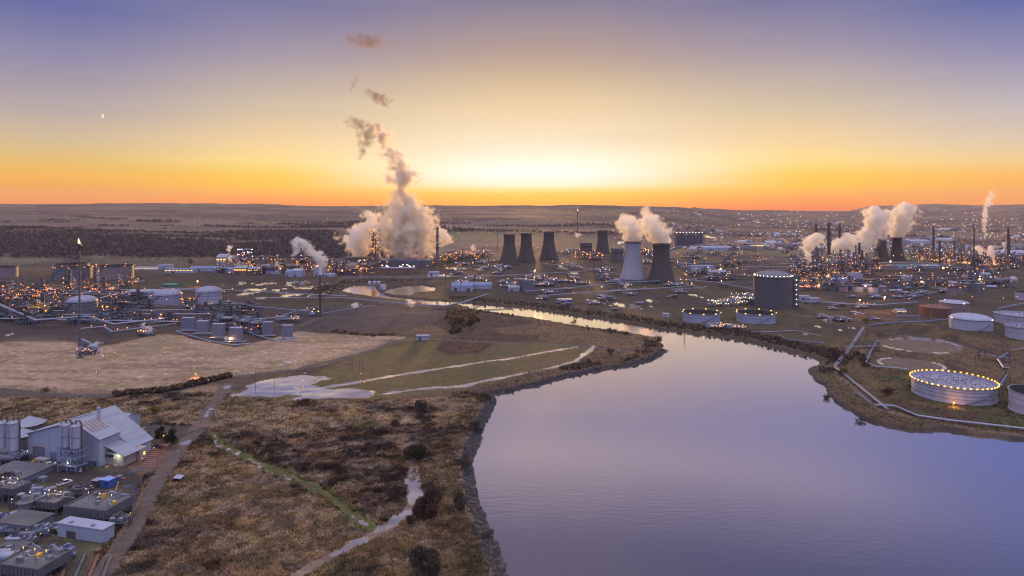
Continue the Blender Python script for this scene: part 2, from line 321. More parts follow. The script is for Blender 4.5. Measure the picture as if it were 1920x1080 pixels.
def classify(X, Y):
    "height, colour, wetness and scrub density of the ground at world points"
    z, dr, db = height(X, Y); D = np.hypot(X, Y); n = X.shape[0]
    f1 = fbm(X / 42, Y / 42, 1); f2 = fbm(X / 11, Y / 11, 2); f3 = fbm(X / 3.1, Y / 3.1, 4, 3); f4 = fbm(X / 260, Y / 260, 8)
    C = np.zeros((n, 3)); wet = np.zeros(n); sc = np.zeros(n)
    def put(m, c): C[:] = C * (1 - m[:, None]) + np.array(c) * m[:, None]
    def zone(pts, c, soft=2, amp=4, closed=True, wdt=0):
        m = sstep(soft, -soft, sdf(X, Y, pts, closed) - wdt + (f2 - .5) * amp); put(m, c); return m
    put(np.ones(n), (.05, .041, .036)); put(sstep(.42, .6, f4), (.042, .036, .035)); put(sstep(.5, .62, f1), (.066, .052, .042)); put(sstep(.42, .32, f1) * .6, (.05, .052, .032))
    # far fields, woods and hillsides
    fd = sstep(1300, 1800, D)
    g1 = vnoise(X / 330 + Y / 900, Y / 210, 31); g2 = fbm(X / 420, Y / 150, 33, 4); g3 = fbm(X / 60, Y / 60, 35)
    put(fd, (.095, .078, .075)); put(fd * sstep(.57, .68, g1), (.11, .108, .072)); put(fd * sstep(.42, .3, g1), (.125, .1, .085)); put(fd * sstep(.5, .56, g2 + (g3 - .5) * .15), (.062, .052, .052))
    aa = X / np.maximum(Y, 1); belt = sstep(1440, 1520, Y) * sstep(2250, 2100, Y) * (aa < -.13) * sstep(.28, .36, fbm(X / 200, Y / 120, 77)); put(belt, (.06, .05, .05))
    zone(plantl, (.05, .043, .042), 10, 20); zone(flatr, (.055, .049, .036), 8, 16); zone(gravel, (.05, .047, .053), 2, 4)
    m = zone(rightside, (.082, .064, .044), 6, 14); put(m * sstep(.54, .64, f1), (.05, .054, .028)); put(m * sstep(.45, .36, f2), (.055, .043, .033)); sc = np.maximum(sc, m * .35)
    blk = _hash(np.floor(X / 95 + .2 * np.sin(Y / 60)), np.floor(Y / 120), 99); fl = (Y > 560) & (Y < 1500) & (sdf(X, Y, meadow) > 5) & (sdf(X, Y, tan) > 5) & (dr > 12); put(fl * (blk > .72) * .55, (.036, .034, .036)); put(fl * (blk < .16) * .4, (.052, .056, .032)); put(fl * sstep(.55, .7, f2) * .6, (.036, .031, .028))
    zone(wetyard, (.08, .07, .065), 3, 8)
    m = zone(penin, (.088, .068, .048), 3, 10); put(m * sstep(.5, .58, f1), (.055, .041, .034)); sc = np.maximum(sc, m * .6)
    m = zone(heath, (.15, .118, .074), 3, 10); sc = np.maximum(sc, m)
    q = f1 * .55 + f2 * .45; put(m * sstep(.525, .455, q), (.044, .034, .031)); put(m * sstep(.54, .6, q), (.2, .16, .1)); put(m * sstep(.5, .62, fbm(X / 17, Y / 8, 53)) * .38, (.2, .125, .062)); put(m * sstep(.52, .64, fbm(X / 13, Y / 7, 54)) * .55, (.15, .125, .115)); put(m * sstep(.56, .66, fbm(X / 5, Y / 5, 52, 3)) * .5, (.23, .18, .13)); put(m * sstep(.62, .72, fbm(X / 25, Y / 25, 51)) * .6, (.1, .095, .05))
    m = zone(tan, (.235, .185, .142), 2, 5)
    put(m * sstep(.53, .7, f1) * .75, (.16, .14, .085)); put(m * sstep(.47, .34, fbm(X / 34, Y / 9, 61)) * .8, (.15, .115, .09)); put(m * sstep(.6, .72, f3) * .4, (.33, .26, .19)); sc = sc * (1 - m)
    m = zone(meadow, (.066, .064, .036), 2, 6); put(m * sstep(.5, .64, f1) * .8, (.084, .068, .047)); put(m * sstep(.58, .7, f2) * .5, (.056, .068, .028)); sc = sc * (1 - m)
    m = zone(brownp, (.055, .038, .032), 1.5, 4); sc = np.maximum(sc, m * .5)
    m = zone(yard, (.052, .048, .045), 2, 5); put(m * sstep(.52, .62, f2) * .6, (.075, .085, .04)); sc = sc * (1 - m)
    zone(asph, (.035, .035, .038), .6, .6); zone(carpark, (.10, .07, .06), .5, .5); zone(backlot, (.05, .049, .052), .8, 1)
    m = zone(strip, (.072, .066, .038), 1.5, 6, False, 2.8); put(m * sstep(.5, .62, f2) * .7, (.11, .095, .05)); sc = sc * (1 - m)
    ds = sdf(X, Y, strip, False); put(sstep(1.2, .3, np.abs(ds - 1.9)) * .8, (.06, .085, .025))
    m = zone(road, (.085, .078, .08), .8, 1.5, False, 3.7); put(m * sstep(.45, .6, f3) * .6, (.075, .06, .055)); sc = sc * (1 - m)
    m = zone(roadn, (.12, .092, .08), .8, 1.5, False, 4.0); sc = sc * (1 - m)
    m = zone(track, (.15, .12, .105), .5, 1.2, False, 2.4); sc = sc * (1 - m)
    m = zone(fenceroad, (.07, .066, .07), .8, 1.4, False, 3.0); sc = sc * (1 - m)
    for i, pl in enumerate(groads): zone(pl, (.12, .10, .085) if i == 0 else (.04, .039, .044) if i % 2 else (.085, .074, .068), 1.2, 3, False, groadw[i] * .5)
    for c, rx, ry in pondring:
        rr = np.hypot((X - c[0]) / (rx / F * c[1]), (Y - c[1]) / (rx / F * c[1] * .98)); put(sstep(1.05, .97, rr + (f2 - .5) * .1), (.105, .088, .08))
        ang = np.arctan2(Y - c[1], X - c[0]); sc = sc * (rr > 1.1)
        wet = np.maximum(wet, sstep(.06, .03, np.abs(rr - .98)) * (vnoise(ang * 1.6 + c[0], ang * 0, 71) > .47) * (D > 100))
    # water lying on the land
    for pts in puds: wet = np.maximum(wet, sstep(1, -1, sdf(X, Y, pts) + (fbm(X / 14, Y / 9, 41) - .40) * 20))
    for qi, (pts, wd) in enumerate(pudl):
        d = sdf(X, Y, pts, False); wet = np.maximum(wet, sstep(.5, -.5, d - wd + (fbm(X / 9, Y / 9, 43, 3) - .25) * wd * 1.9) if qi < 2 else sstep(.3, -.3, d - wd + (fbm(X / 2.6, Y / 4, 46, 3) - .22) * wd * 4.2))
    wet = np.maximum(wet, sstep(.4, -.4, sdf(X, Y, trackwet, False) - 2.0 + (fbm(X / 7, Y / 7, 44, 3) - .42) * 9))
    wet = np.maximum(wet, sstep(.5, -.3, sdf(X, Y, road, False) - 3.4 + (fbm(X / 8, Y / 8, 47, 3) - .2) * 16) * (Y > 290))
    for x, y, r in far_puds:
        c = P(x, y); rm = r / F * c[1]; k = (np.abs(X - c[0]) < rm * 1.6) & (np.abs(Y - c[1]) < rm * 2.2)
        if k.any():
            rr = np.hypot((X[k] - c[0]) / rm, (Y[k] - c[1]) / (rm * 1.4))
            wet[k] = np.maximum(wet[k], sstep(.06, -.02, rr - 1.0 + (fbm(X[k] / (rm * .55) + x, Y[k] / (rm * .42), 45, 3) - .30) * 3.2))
    # river banks: dark mud and stone, and scrub along them
    mud = sstep(4.6, .6, db + (f2 - .5) * 6); put(mud, (.045, .04, .037)); wet = wet * (db > 5); sc = np.where(db < 4, 0, sc)
    edge = sstep(26, 5, dr) * sstep(3, 6, dr); edge = edge * (sdf(X, Y, yard) > 0); sc = np.maximum(sc, edge * .8); put(edge * .6, (.085, .068, .045))
    sc = np.where(wet > .3, 0, sc)
    put(wet, (.36, .33, .32))      # puddles: pale base colour imitates the bright sky they reflect
    C *= (.95 + .42 * f3)[:, None] * np.array([1.13, 1.01, .86])
    return z, np.clip(C, 0, 1), wet, sc

def add_attrs(me, C, wet=None):
    a = me.attributes.new("Col", 'FLOAT_COLOR', 'POINT'); a.data.foreach_set('color', np.hstack([C, np.ones((len(C), 1))]).astype(np.float32).ravel())
    if wet is not None:
        a = me.attributes.new("Wet", 'FLOAT', 'POINT'); a.data.foreach_set('value', wet.astype(np.float32))
def np_mesh(name, V, Fq, m):
    me = bpy.data.meshes.new(name); k = Fq.shape[1]
    me.vertices.add(len(V)); me.vertices.foreach_set('co', V.astype(np.float32).ravel())
    me.loops.add(Fq.size); me.loops.foreach_set('vertex_index', Fq.astype(np.int32).ravel())
    me.polygons.add(len(Fq)); me.polygons.foreach_set('loop_start', np.arange(0, Fq.size, k, dtype=np.int32)); me.polygons.foreach_set('loop_total', np.full(len(Fq), k, np.int32))
    me.materials.append(m); me.update(calc_edges=True)
    o = bpy.data.objects.new(name, me); COL.objects.link(o); return o

def ground_mat():
    m = bpy.data.materials.new("ground"); m.use_nodes = True; t = m.node_tree; b = t.nodes['Principled BSDF']; out = t.nodes['Material Output']
    at = N('ShaderNodeAttribute', t, attribute_name="Col"); wt = N('ShaderNodeAttribute', t, attribute_name="Wet"); ge = N('ShaderNodeNewGeometry', t)
    n1 = N('ShaderNodeTexNoise', t); n1.inputs['Scale'].default_value = 1.1; n1.inputs['Detail'].default_value = 5; t.links.new(ge.outputs['Position'], n1.inputs[0])
    n2 = N('ShaderNodeTexNoise', t); n2.inputs['Scale'].default_value = .22; n2.inputs['Detail'].default_value = 6; t.links.new(ge.outputs['Position'], n2.inputs[0])
    k = math_(t, 'MULTIPLY', math_(t, 'ADD', n1.outputs[0], .45), math_(t, 'ADD', n2.outputs[0], .55))
    c = mixc(t, 1.0, at.outputs['Color'], k, 'MULTIPLY'); t.links.new(c, b.inputs['Base Color']); b.inputs['Roughness'].default_value = .9; b.inputs['Specular IOR Level'].default_value = .15
    bn = N('ShaderNodeBump', t); bn.inputs['Strength'].default_value = .7; bn.inputs['Distance'].default_value = .5; t.links.new(n1.outputs[0], bn.inputs['Height']); t.links.new(bn.outputs[0], b.inputs['Normal'])
    g = N('ShaderNodeBsdfGlossy', t); g.inputs['Roughness'].default_value = .05; g.inputs['Color'].default_value = (.9, .9, .9, 1)
    lw = N('ShaderNodeLayerWeight', t); lw.inputs[0].default_value = .5
    fac = math_(t, 'MULTIPLY', wt.outputs['Fac'], math_(t, 'ADD', math_(t, 'MULTIPLY', lw.outputs['Facing'], 1.7), -.22, clamp=True))
    mx = N('ShaderNodeMixShader', t); t.links.new(fac, mx.inputs[0]); t.links.new(b.outputs[0], mx.inputs[1]); t.links.new(g.outputs[0], mx.inputs[2]); t.links.new(mx.outputs[0], out.inputs[0])
    return m
fa = np.degrees(np.arctan(np.linspace(-.9, .9, 1300)))
ang = np.radians(np.concatenate([np.arange(-180, -44, 3.0), fa, np.arange(44, 180, 3.0)]))
k = np.concatenate([np.arange(700, 420, -5), np.arange(420, 240, -1.35), np.arange(240, 44, -.75)]); rad = np.concatenate([[15, 40, 70], H * 640 / k, np.geomspace(1640, 15900, 95)])
AA, RR = np.meshgrid(ang, rad); GX = (RR * np.sin(AA)).ravel(); GY = (RR * np.cos(AA)).ravel()
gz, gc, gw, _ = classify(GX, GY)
na, nr = len(ang), len(rad); I = np.arange(nr * na).reshape(nr, na); J = np.roll(I, -1, axis=1)
Fq = np.stack([I[:-1], J[:-1], J[1:], I[1:]], -1).reshape(-1, 4)[:, ::-1]
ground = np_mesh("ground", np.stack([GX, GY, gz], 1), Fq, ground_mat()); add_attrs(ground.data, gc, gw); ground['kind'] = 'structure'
ground.data.polygons.foreach_set('use_smooth', np.ones(len(Fq), bool))

def water_mat():
    m = bpy.data.materials.new("water"); m.use_nodes = True; t = m.node_tree; b = t.nodes['Principled BSDF']; out = t.nodes['Material Output']
    b.inputs['Base Color'].default_value = (.045, .05, .075, 1); b.inputs['Roughness'].default_value = .6
    ge = N('ShaderNodeNewGeometry', t); mpn = N('ShaderNodeMapping', t); mpn.inputs['Scale'].default_value = (.22, .6, 1); mpn.inputs['Rotation'].default_value = (0, 0, .25); t.links.new(ge.outputs['Position'], mpn.inputs[0])
    n1 = N('ShaderNodeTexNoise', t); n1.inputs['Scale'].default_value = 1; n1.inputs['Detail'].default_value = 4; t.links.new(mpn.outputs[0], n1.inputs[0])
    bn = N('ShaderNodeBump', t); bn.inputs['Distance'].default_value = .3; n2 = N('ShaderNodeTexNoise', t); n2.inputs['Scale'].default_value = .018; n2.inputs['Detail'].default_value = 3; t.links.new(mpn.outputs[0], n2.inputs[0]); t.links.new(math_(t, 'MULTIPLY', math_(t, 'SUBTRACT', n2.outputs[0], .32, clamp=True), .5), bn.inputs['Strength']); t.links.new(n1.outputs[0], bn.inputs['Height'])
    g = N('ShaderNodeBsdfGlossy', t); g.inputs['Roughness'].default_value = .085; g.inputs['Color'].default_value = (1, .98, .99, 1); t.links.new(bn.outputs[0], g.inputs['Normal'])
    lw = N('ShaderNodeLayerWeight', t); lw.inputs[0].default_value = .5
    fac = math_(t, 'MAXIMUM', math_(t, 'ADD', math_(t, 'MULTIPLY', math_(t, 'POWER', lw.outputs['Facing'], 1.6), 2.3), -.3, clamp=True), .05)
    mx = N('ShaderNodeMixShader', t); t.links.new(fac, mx.inputs[0]); t.links.new(b.outputs[0], mx.inputs[1]); t.links.new(g.outputs[0], mx.inputs[2]); t.links.new(mx.outputs[0], out.inputs[0])
    return m
M_WATER = water_mat()
mb = MB(); mb.slab([(-400, -450, WZ), (700, -450, WZ), (700, 1500, WZ), (-400, 1500, WZ)], .5)
water = mb.build("river_water", M_WATER); water['kind'] = 'structure'
# ------------------------------------------------------------------ materials
M_CONC = mat("concrete", (.105, .108, .12), .9, noise=(.06, .35), bump=.1, stretch=(1, 1, .25))
M_CONCD = mat("concrete_dark", (.10, .098, .10), .9, noise=(.08, .4), stretch=(1, 1, .2))
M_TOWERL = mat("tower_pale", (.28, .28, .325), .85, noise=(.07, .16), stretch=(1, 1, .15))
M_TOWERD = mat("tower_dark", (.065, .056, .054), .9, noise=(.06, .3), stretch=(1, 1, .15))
M_WHITE = mat("white_paint", (.36, .36, .43), .55, noise=(.25, .18), stretch=(1, 1, .2))
M_WHITE2 = mat("white_panel", (.29, .31, .40), .6, noise=(.4, .12), stretch=(1, 1, .3))
M_PINK = mat("pinkish_paint", (.22, .175, .18), .6, noise=(.2, .2), stretch=(1, 1, .2))
M_GREYT = mat("tank_grey", (.14, .135, .16), .6, noise=(.2, .25), stretch=(1, 1, .15))
M_ROOFB = mat("dome_grey", (.22, .23, .30), .5, noise=(.3, .2))
M_RUST = mat("rusty_steel", (.17, .085, .055), .85, noise=(.5, .5), stretch=(1, 1, .08))
M_RUSTW = mat("rust_ring", (.22, .10, .07), .85, noise=(.6, .4))
M_LNG = mat("lng_concrete", (.085, .087, .092), .8, noise=(.5, .35), stretch=(.1, .1, 1))
M_STEEL = mat("galvanised", (.27, .29, .36), .45, .5, noise=(.4, .25))
M_DSTEEL = mat("dark_steel", (.09, .085, .09), .6, .2, noise=(.5, .4))
M_BSTEEL = mat("blue_steel", (.16, .21, .33), .55, .2, noise=(.4, .25))
M_STACK = mat("stack_dark", (.075, .062, .06), .8, noise=(.3, .3))
M_ROOF = mat("roof_sheet", (.26, .29, .35), .6, .1, noise=(.5, .2), stretch=(1, .15, 1))
M_ROOFBL = mat("roof_blue", (.16, .20, .34), .5, noise=(.3, .2), stretch=(.2, 1, 1))
M_WALL = mat("wall_sheet", (.30, .34, .42), .65, noise=(.6, .12), stretch=(1, 1, .1))
M_CREAM = mat("wall_cream", (.32, .29, .27), .7, noise=(.5, .12))
M_BRICK = mat("brick", (.22, .12, .09), .9, noise=(2, .3))
M_DARK = mat("dark_opening", (.03, .03, .035), .4)
M_GLASS = mat("glass", (.03, .035, .045), .08, 0, spec=1.0)
M_GREENR = mat("green_sheet", (.05, .17, .14), .6, noise=(.5, .2))
M_WOODP = mat("weathered_wood", (.10, .075, .055), .9, noise=(3, .3))
M_YEL = mat("yellow_paint", (.55, .33, .03), .5, noise=(1, .2))
M_RED = mat("red_paint", (.42, .06, .04), .5, noise=(1, .2))
M_BLUEP = mat("blue_paint", (.05, .12, .36), .45, noise=(.8, .25))
M_TYRE = mat("tyre", (.02, .02, .02), .9)
M_ASPHALT = mat("asphalt", (.05, .05, .05), .9, noise=(1.5, .3), bump=.2)
M_GREYBOX = mat("grey_louvre", (.16, .175, .23), .6, noise=(.8, .25))
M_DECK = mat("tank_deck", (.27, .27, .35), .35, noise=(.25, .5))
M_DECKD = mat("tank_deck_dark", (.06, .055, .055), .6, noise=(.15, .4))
M_STONE = mat("armour_stone", (.04, .037, .038), .9, noise=(1, .4))
def lampmat(n, c, s, samp='NONE'):
    m = mat(n, c, .5, emit=c, es=s)
    try: m.cycles.emission_sampling = samp
    except Exception: pass
    return m
E_OR = lampmat("lamp_orange", (1, .27, .025), 3.6); E_AM = lampmat("lamp_amber", (1, .42, .07), 3.8); E_WH = lampmat("lamp_white", (1, .84, .62), 3.5)
E_RD = lampmat("lamp_red", (1, .16, .03), 6); E_BL = lampmat("lamp_bluewhite", (.66, .62, 1), 3.2); E_YG = lampmat("lamp_green", (.85, 1, .35), 5)
E_BIG = lampmat("lamp_big", (1, .40, .08), 30); E_RIM = lampmat("rim_lamp", (1, .52, .07), 2.2); E_FL = lampmat("flame", (1, .55, .25), 3.0)
E_WIN = lampmat("lit_window", (1, .55, .12), 2.2); E_FAR = lampmat("far_orange", (1, .36, .07), 4); E_FARW = lampmat("far_white", (1, .82, .64), 4)
LAMPC = {'o': E_OR, 'a': E_AM, 'w': E_WH, 'r': E_RD, 'b': E_BL, 'g': E_YG}
def glow(parent, z, energy, col=(1, .4, .1), x=0, y=0, rad=.6):
    l = bpy.data.lights.new("glow", 'POINT'); l.energy = energy; l.color = col; l.shadow_soft_size = rad
    o = bpy.data.objects.new("lamp_light", l); COL.objects.link(o); o.parent = parent; o.location = (x, y, z); return o

# ------------------------------------------------------------------ steam
def steam(name, label, Y, pts, dens=.12, amp=1.9, scale=None, fade=.0, top=1.0, group=None, cat='steam', col=(.985, .94, .86), seed=0, soft=.2):
    "plume of real vapour: pts are (px, py, half width px) from the base upwards, at distance Y"
    W = [XZ(a, b, Y) + (c / F * Y,) for a, b, c in pts]
    x0, z0, _ = W[0]; hgt = W[-1][1] - z0
    L = [((z - z0) / hgt, x - x0, r) for x, z, r in W]
    mxr = max(r for _, _, r in L); xr = max(abs(x) for _, x, _ in L) * 2 + 1e-3
    m = bpy.data.materials.new("steam"); m.use_nodes = True; t = m.node_tree; t.nodes.clear()
    tc = N('ShaderNodeTexCoord', t); sp = N('ShaderNodeSeparateXYZ', t); t.links.new(tc.outputs['Object'], sp.inputs[0])
    tt = math_(t, 'DIVIDE', sp.outputs[2], hgt, clamp=True)
    def fc(vals):
        n = N('ShaderNodeFloatCurve', t); cv = n.mapping.curves[0]
        while len(cv.points) < len(vals): cv.points.new(.5, .5)
        for p_, (a, b) in zip(cv.points, vals): p_.location = (a, b); p_.handle_type = 'VECTOR'
        n.mapping.update(); t.links.new(tt, n.inputs[1]); return n.outputs[0]
    cx = math_(t, 'MULTIPLY', math_(t, 'SUBTRACT', fc([(a, b / xr + .5) for a, b, _ in L]), .5), xr)
    rr = math_(t, 'MULTIPLY', fc([(a, c / mxr) for a, _, c in L]), mxr)
    sc = scale or 1 / (mxr * .75)
    nz = N('ShaderNodeTexNoise', t); nz.inputs['Scale'].default_value = sc; nz.inputs['Detail'].default_value = 7; nz.inputs['Roughness'].default_value = .62; nz.inputs['Lacunarity'].default_value = 2.1
    mp = N('ShaderNodeMapping', t); mp.inputs['Location'].default_value = (seed * 37.1 + x0 * .37, seed * 11.3, seed * 5.1); t.links.new(tc.outputs['Object'], mp.inputs[0]); t.links.new(mp.outputs[0], nz.inputs[0])
    dx = math_(t, 'SUBTRACT', sp.outputs[0], cx)
    d = math_(t, 'SQRT', math_(t, 'ADD', math_(t, 'MULTIPLY', dx, dx), math_(t, 'MULTIPLY', sp.outputs[1], sp.outputs[1])))
    q = math_(t, 'DIVIDE', d, math_(t, 'MAXIMUM', rr, .05))
    vo = N('ShaderNodeTexVoronoi', t, feature='SMOOTH_F1'); vo.inputs['Scale'].default_value = sc * 1.7; vo.inputs['Detail'].default_value = 1.5; vo.inputs['Roughness'].default_value = .5; vo.inputs['Smoothness'].default_value = .25
    wv = N('ShaderNodeVectorMath', t, operation='MULTIPLY_ADD'); wv.inputs[1].default_value = (mxr * .5,) * 3; t.links.new(nz.outputs[1], wv.inputs[0]); t.links.new(mp.outputs[0], wv.inputs[2]); t.links.new(wv.outputs[0], vo.inputs['Vector'])
    q = math_(t, 'ADD', q, math_(t, 'MULTIPLY', math_(t, 'SUBTRACT', vo.outputs['Distance'], .42), .75))
    v = math_(t, 'ADD', math_(t, 'SUBTRACT', 1.12, q), math_(t, 'MULTIPLY', math_(t, 'SUBTRACT', nz.outputs[0], .5), math_(t, 'MULTIPLY_ADD', tt, amp * 1.5, amp * .9)))
    v = math_(t, 'POWER', math_(t, 'DIVIDE', v, math_(t, 'MULTIPLY_ADD', tt, .35, soft), clamp=True), 1.5)
    dn = math_(t, 'MULTIPLY', v, dens * 1.7)
    if fade: dn = math_(t, 'MULTIPLY', dn, math_(t, 'POWER', math_(t, 'SUBTRACT', 1, tt, clamp=True), fade))
    vol = N('ShaderNodeVolumePrincipled', t); vol.inputs['Color'].default_value = col + (1,); vol.inputs['Anisotropy'].default_value = .35; t.links.new(dn, vol.inputs['Density'])
    o = N('ShaderNodeOutputMaterial', t); t.links.new(vol.outputs[0], o.inputs['Volume'])
    prof = []; n = 28; rg = random.Random(seed + int(x0))
    ts = np.linspace(0, 1, max(10, int(len(L) * 5)))
    vs = []; fs = []
    for i, a in enumerate(ts):
        x = np.interp(a, [l[0] for l in L], [l[1] for l in L]); r = np.interp(a, [l[0] for l in L], [l[2] for l in L]) * 1.55
        if i in (0, len(ts) - 1): r *= .75
        for j in range(n):
            th = 2 * math.pi * j / n; k = 1 + .10 * math.sin(th * 3 + a * 19 + seed) + .07 * math.sin(th * 5 - a * 31)
            vs.append((x + r * k * math.cos(th), r * k * math.sin(th), a * hgt))
    for i in range(len(ts) - 1):
        for j in range(n): fs.append((i * n + j, i * n + (j + 1) % n, (i + 1) * n + (j + 1) % n, (i + 1) * n + j))
    fs.append(tuple(range(n))[::-1]); fs.append(tuple(range((len(ts) - 1) * n, len(ts) * n)))
    mb = MB(); mb.add(vs, fs); ob = mb.build(name, m, loc=(x0, Y, z0)); tag(ob, label, cat, group); return ob

# ------------------------------------------------------------------ tanks, towers, stacks
def ground_c(px, py, w):
    "centre of a round thing whose front foot is at py and whose width is w pixels"
    w = w * math.cos(math.atan((px - 960) / F)); Yf = H * F / (py - HY); Yc = Yf / (1 - w / (2 * F)); return (px - 960) / F * Yc, Yc, w / (2 * F) * Yc, Yf
def tank(label, px, py, w, yrim, roof='dome', m=None, mroof=None, rings=2, ringm=None, lamps=0, name='storage_tank', rise=.28, group=None, lampm=None, stairs=True, stripes=False, cat='tank'):
    X, Y, r, Yf = ground_c(px, py, w); h = max(2, H - (yrim - HY) * Yf / F); m = m or M_WHITE; n = 64 if w > 40 else 32
    t = thing(name, label, cat, (X, Y, 0), group=group)
    ti = .012 * r + .05
    mb = MB(); mb.lathe([(r + .4, -.6), (r + .4, .25), (r, .25), (r, h), (r - ti, h)], n); mb.build("shell", m, t, True)
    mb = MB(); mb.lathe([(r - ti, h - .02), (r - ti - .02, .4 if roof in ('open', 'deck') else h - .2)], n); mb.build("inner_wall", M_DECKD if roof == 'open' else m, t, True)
    rm = ringm or M_DSTEEL
    for k in range(rings):
        z = h * (1 - .0 * k) if k == 0 else h * (1 - k / (rings + .2)); wd = .035 * r + .1 if k == 0 else .16; mb = MB()
        mb.lathe([(r + .003, z - .14), (r + wd, z - .1), (r + wd, z + .04), (r + .003, z + .08)], n); mb.build("wind_girder" if k == 0 else "ring", rm, t, True)
    if stripes:
        mb = MB(); mb.tube((0, 0, h * .6), (0, 0, h * .97), .14, 4); pst = None
        for k in range(30):
            a = 2 * math.pi * k / 30; p_ = ((r + .1) * math.cos(a), (r + .1) * math.sin(a), 0)
            if pst is None: pst = mb.build("stiffener", rm, t, loc=p_)
            else: c_ = pst.copy(); COL.objects.link(c_); c_.parent = t; c_.location = p_
    if roof == 'dome':
        mb = MB(); mb.dome(0, 0, h - .05, r - ti * .3, r * rise, n, 8); o = mb.build("roof", mroof or m, t, True)
        mb = MB(); mb.cyl(0, 0, h + r * rise - .2, .05 * r, .8, 10); mb.build("roof_vent", M_STEEL, o)
    elif roof == 'cone':
        mb = MB(); mb.lathe([(r - .02, h - .05), (r * .5, h + r * .09), (.01, h + r * .16)], n); o = mb.build("roof", mroof or m, t, True)
        mb = MB(); mb.cyl(0, 0, h + r * .14, .05 * r, .7, 8); mb.build("roof_vent", M_STEEL, o)
    else:
        zd = h * .78 if roof == 'deck' else h * .45
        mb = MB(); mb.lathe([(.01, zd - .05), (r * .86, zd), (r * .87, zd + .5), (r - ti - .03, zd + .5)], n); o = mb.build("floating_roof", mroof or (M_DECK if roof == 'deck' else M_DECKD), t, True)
        npst = 46 if w > 100 else 10 if w > 60 else 0; mb = MB(); mb.tube((0, 0, 0), (0, 0, 2.2), .1, 5); pst = None
        for k in range(npst):
            a = k * 2.399963; q = r * .82 * math.sqrt((k + .5) / npst); p_ = (q * math.cos(a), q * math.sin(a), zd)
            if pst is None: pst = mb.build("deck_post", M_DSTEEL, o, loc=p_)
            else: c_ = pst.copy(); COL.objects.link(c_); c_.parent = o; c_.location = p_
        if w > 100:
            mb = MB()
            for k in range(150):
                a = rnd.uniform(0, 6.28); q = r * .8 * math.sqrt(rnd.random()); u = rnd.uniform(0, 3.14); L = rnd.uniform(.6, 2.6); c, s_ = q * math.cos(a), q * math.sin(a)
                mb.box(c, s_, zd - .04, L, .35, .10, u)
            mb.build("puddle_marks", M_DECKD, o)
    if stairs and w > 24:
        mb = MB(); pv = None
        a0 = R(205 if px < 960 else 250)
        for k in range(17):
            a = a0 + k / 16 * R(62); q = (r + .75) * np.array([math.cos(a), math.sin(a)]); z = h * k / 16
            if pv is not None:
                mb.tube((pv[0], pv[1], pv[2]), (q[0], q[1], z), .32, 5); mb.tube((pv[0] * 1.005, pv[1] * 1.005, pv[2] + 1), (q[0] * 1.005, q[1] * 1.005, z + 1), .06, 4)
            pv = (q[0], q[1], z)
        mb.build("stair", rm, t)
    for k in range(lamps):
        a = 2 * math.pi * (k + .5) / lamps; mb = MB(); s = .42 if w > 100 else .5; mb.box(0, 0, 0, s * 2.4, s, s * 1.5, 0)
        mb.build("lamp", lampm or E_RIM, t, loc=((r + .9) * math.cos(a), (r + .9) * math.sin(a), h + .15), rz=a + math.pi / 2)
    return t, (X, Y, r, h)

def cooling_tower(label, px, py, wb, ytop, wt, m, legs=False):
    cs = math.cos(math.atan((px - 960) / F)); wb *= cs; wt *= cs; Yf = H * F / (py - HY); Y = Yf + wb / 2 / F * Yf * .6; X = (px - 960) / F * Y; rb = wb / 2 / F * Y; rt = wt / 2 / F * Y; h = H - (ytop - HY) * Y / F
    t = thing("cooling_tower", label, "cooling tower", (X, Y, 0)); prof = []; rth = rt * .93; z0 = 4.2 if legs else 3.0
    hz = h * .80
    for k in range(25):
        z = z0 + (h - z0) * k / 24; u = (z - hz) / hz; a = math.sqrt(max(0, (rb / rth) ** 2 - 1)) if u < 0 else math.sqrt((rt / rth) ** 2 - 1) / .25
        prof.append((rth * math.sqrt(1 + (a * u) ** 2), z))
    inner = [(r - .7, z) for r, z in reversed(prof)]
    mb = MB(); mb.lathe(prof + inner, 72, close=True); mb.build("shell", m, t, True)
    mb = MB(); r0 = prof[-1][0]; mb.lathe([(r0 + .02, h - 2.2), (r0 + .5, h - 2.0), (r0 + .5, h + .2), (r0 - .75, h + .2)], 72); mb.build("rim", M_DSTEEL, t, True)
    n = 32; r1 = prof[0][0]; mb = MB()
    for k in range(n):
        a0, a1 = 2 * math.pi * k / n, 2 * math.pi * (k + .5) / n; a2 = 2 * math.pi * (k + 1) / n
        for p, q in ((a0, a1), (a2, a1)): mb.tube(((r1 + 1) * math.cos(p), (r1 + 1) * math.sin(p), -.3), ((r1 - .3) * math.cos(q), (r1 - .3) * math.sin(q), z0 + .3), .38, 5)
    mb.build("leg_lattice", M_CONCD if not legs else M_WHITE2, t)
    mb = MB(); mb.cyl(0, 0, -.4, r1 - 4, z0 + .3, 40); mb.build("fill_pack", M_DARK, t)
    mb = MB(); mb.lathe([(r1 + 1.2, -.5), (r1 + 2.0, -.5), (r1 + 2.0, 1.0), (r1 + 1.2, 1.0)], 48, close=True); mb.build("basin_wall", M_CONC, t)
    if legs:
        mb = MB(); a = R(280)
        for k in range(24): r_, z = prof[k]; r2, z2 = prof[k + 1]; mb.tube(((r_ + .2) * math.cos(a), (r_ + .2) * math.sin(a), z), ((r2 + .2) * math.cos(a), (r2 + .2) * math.sin(a), z2), .18, 4)
        mb.build("ladder", M_GREYT, t)
    return t
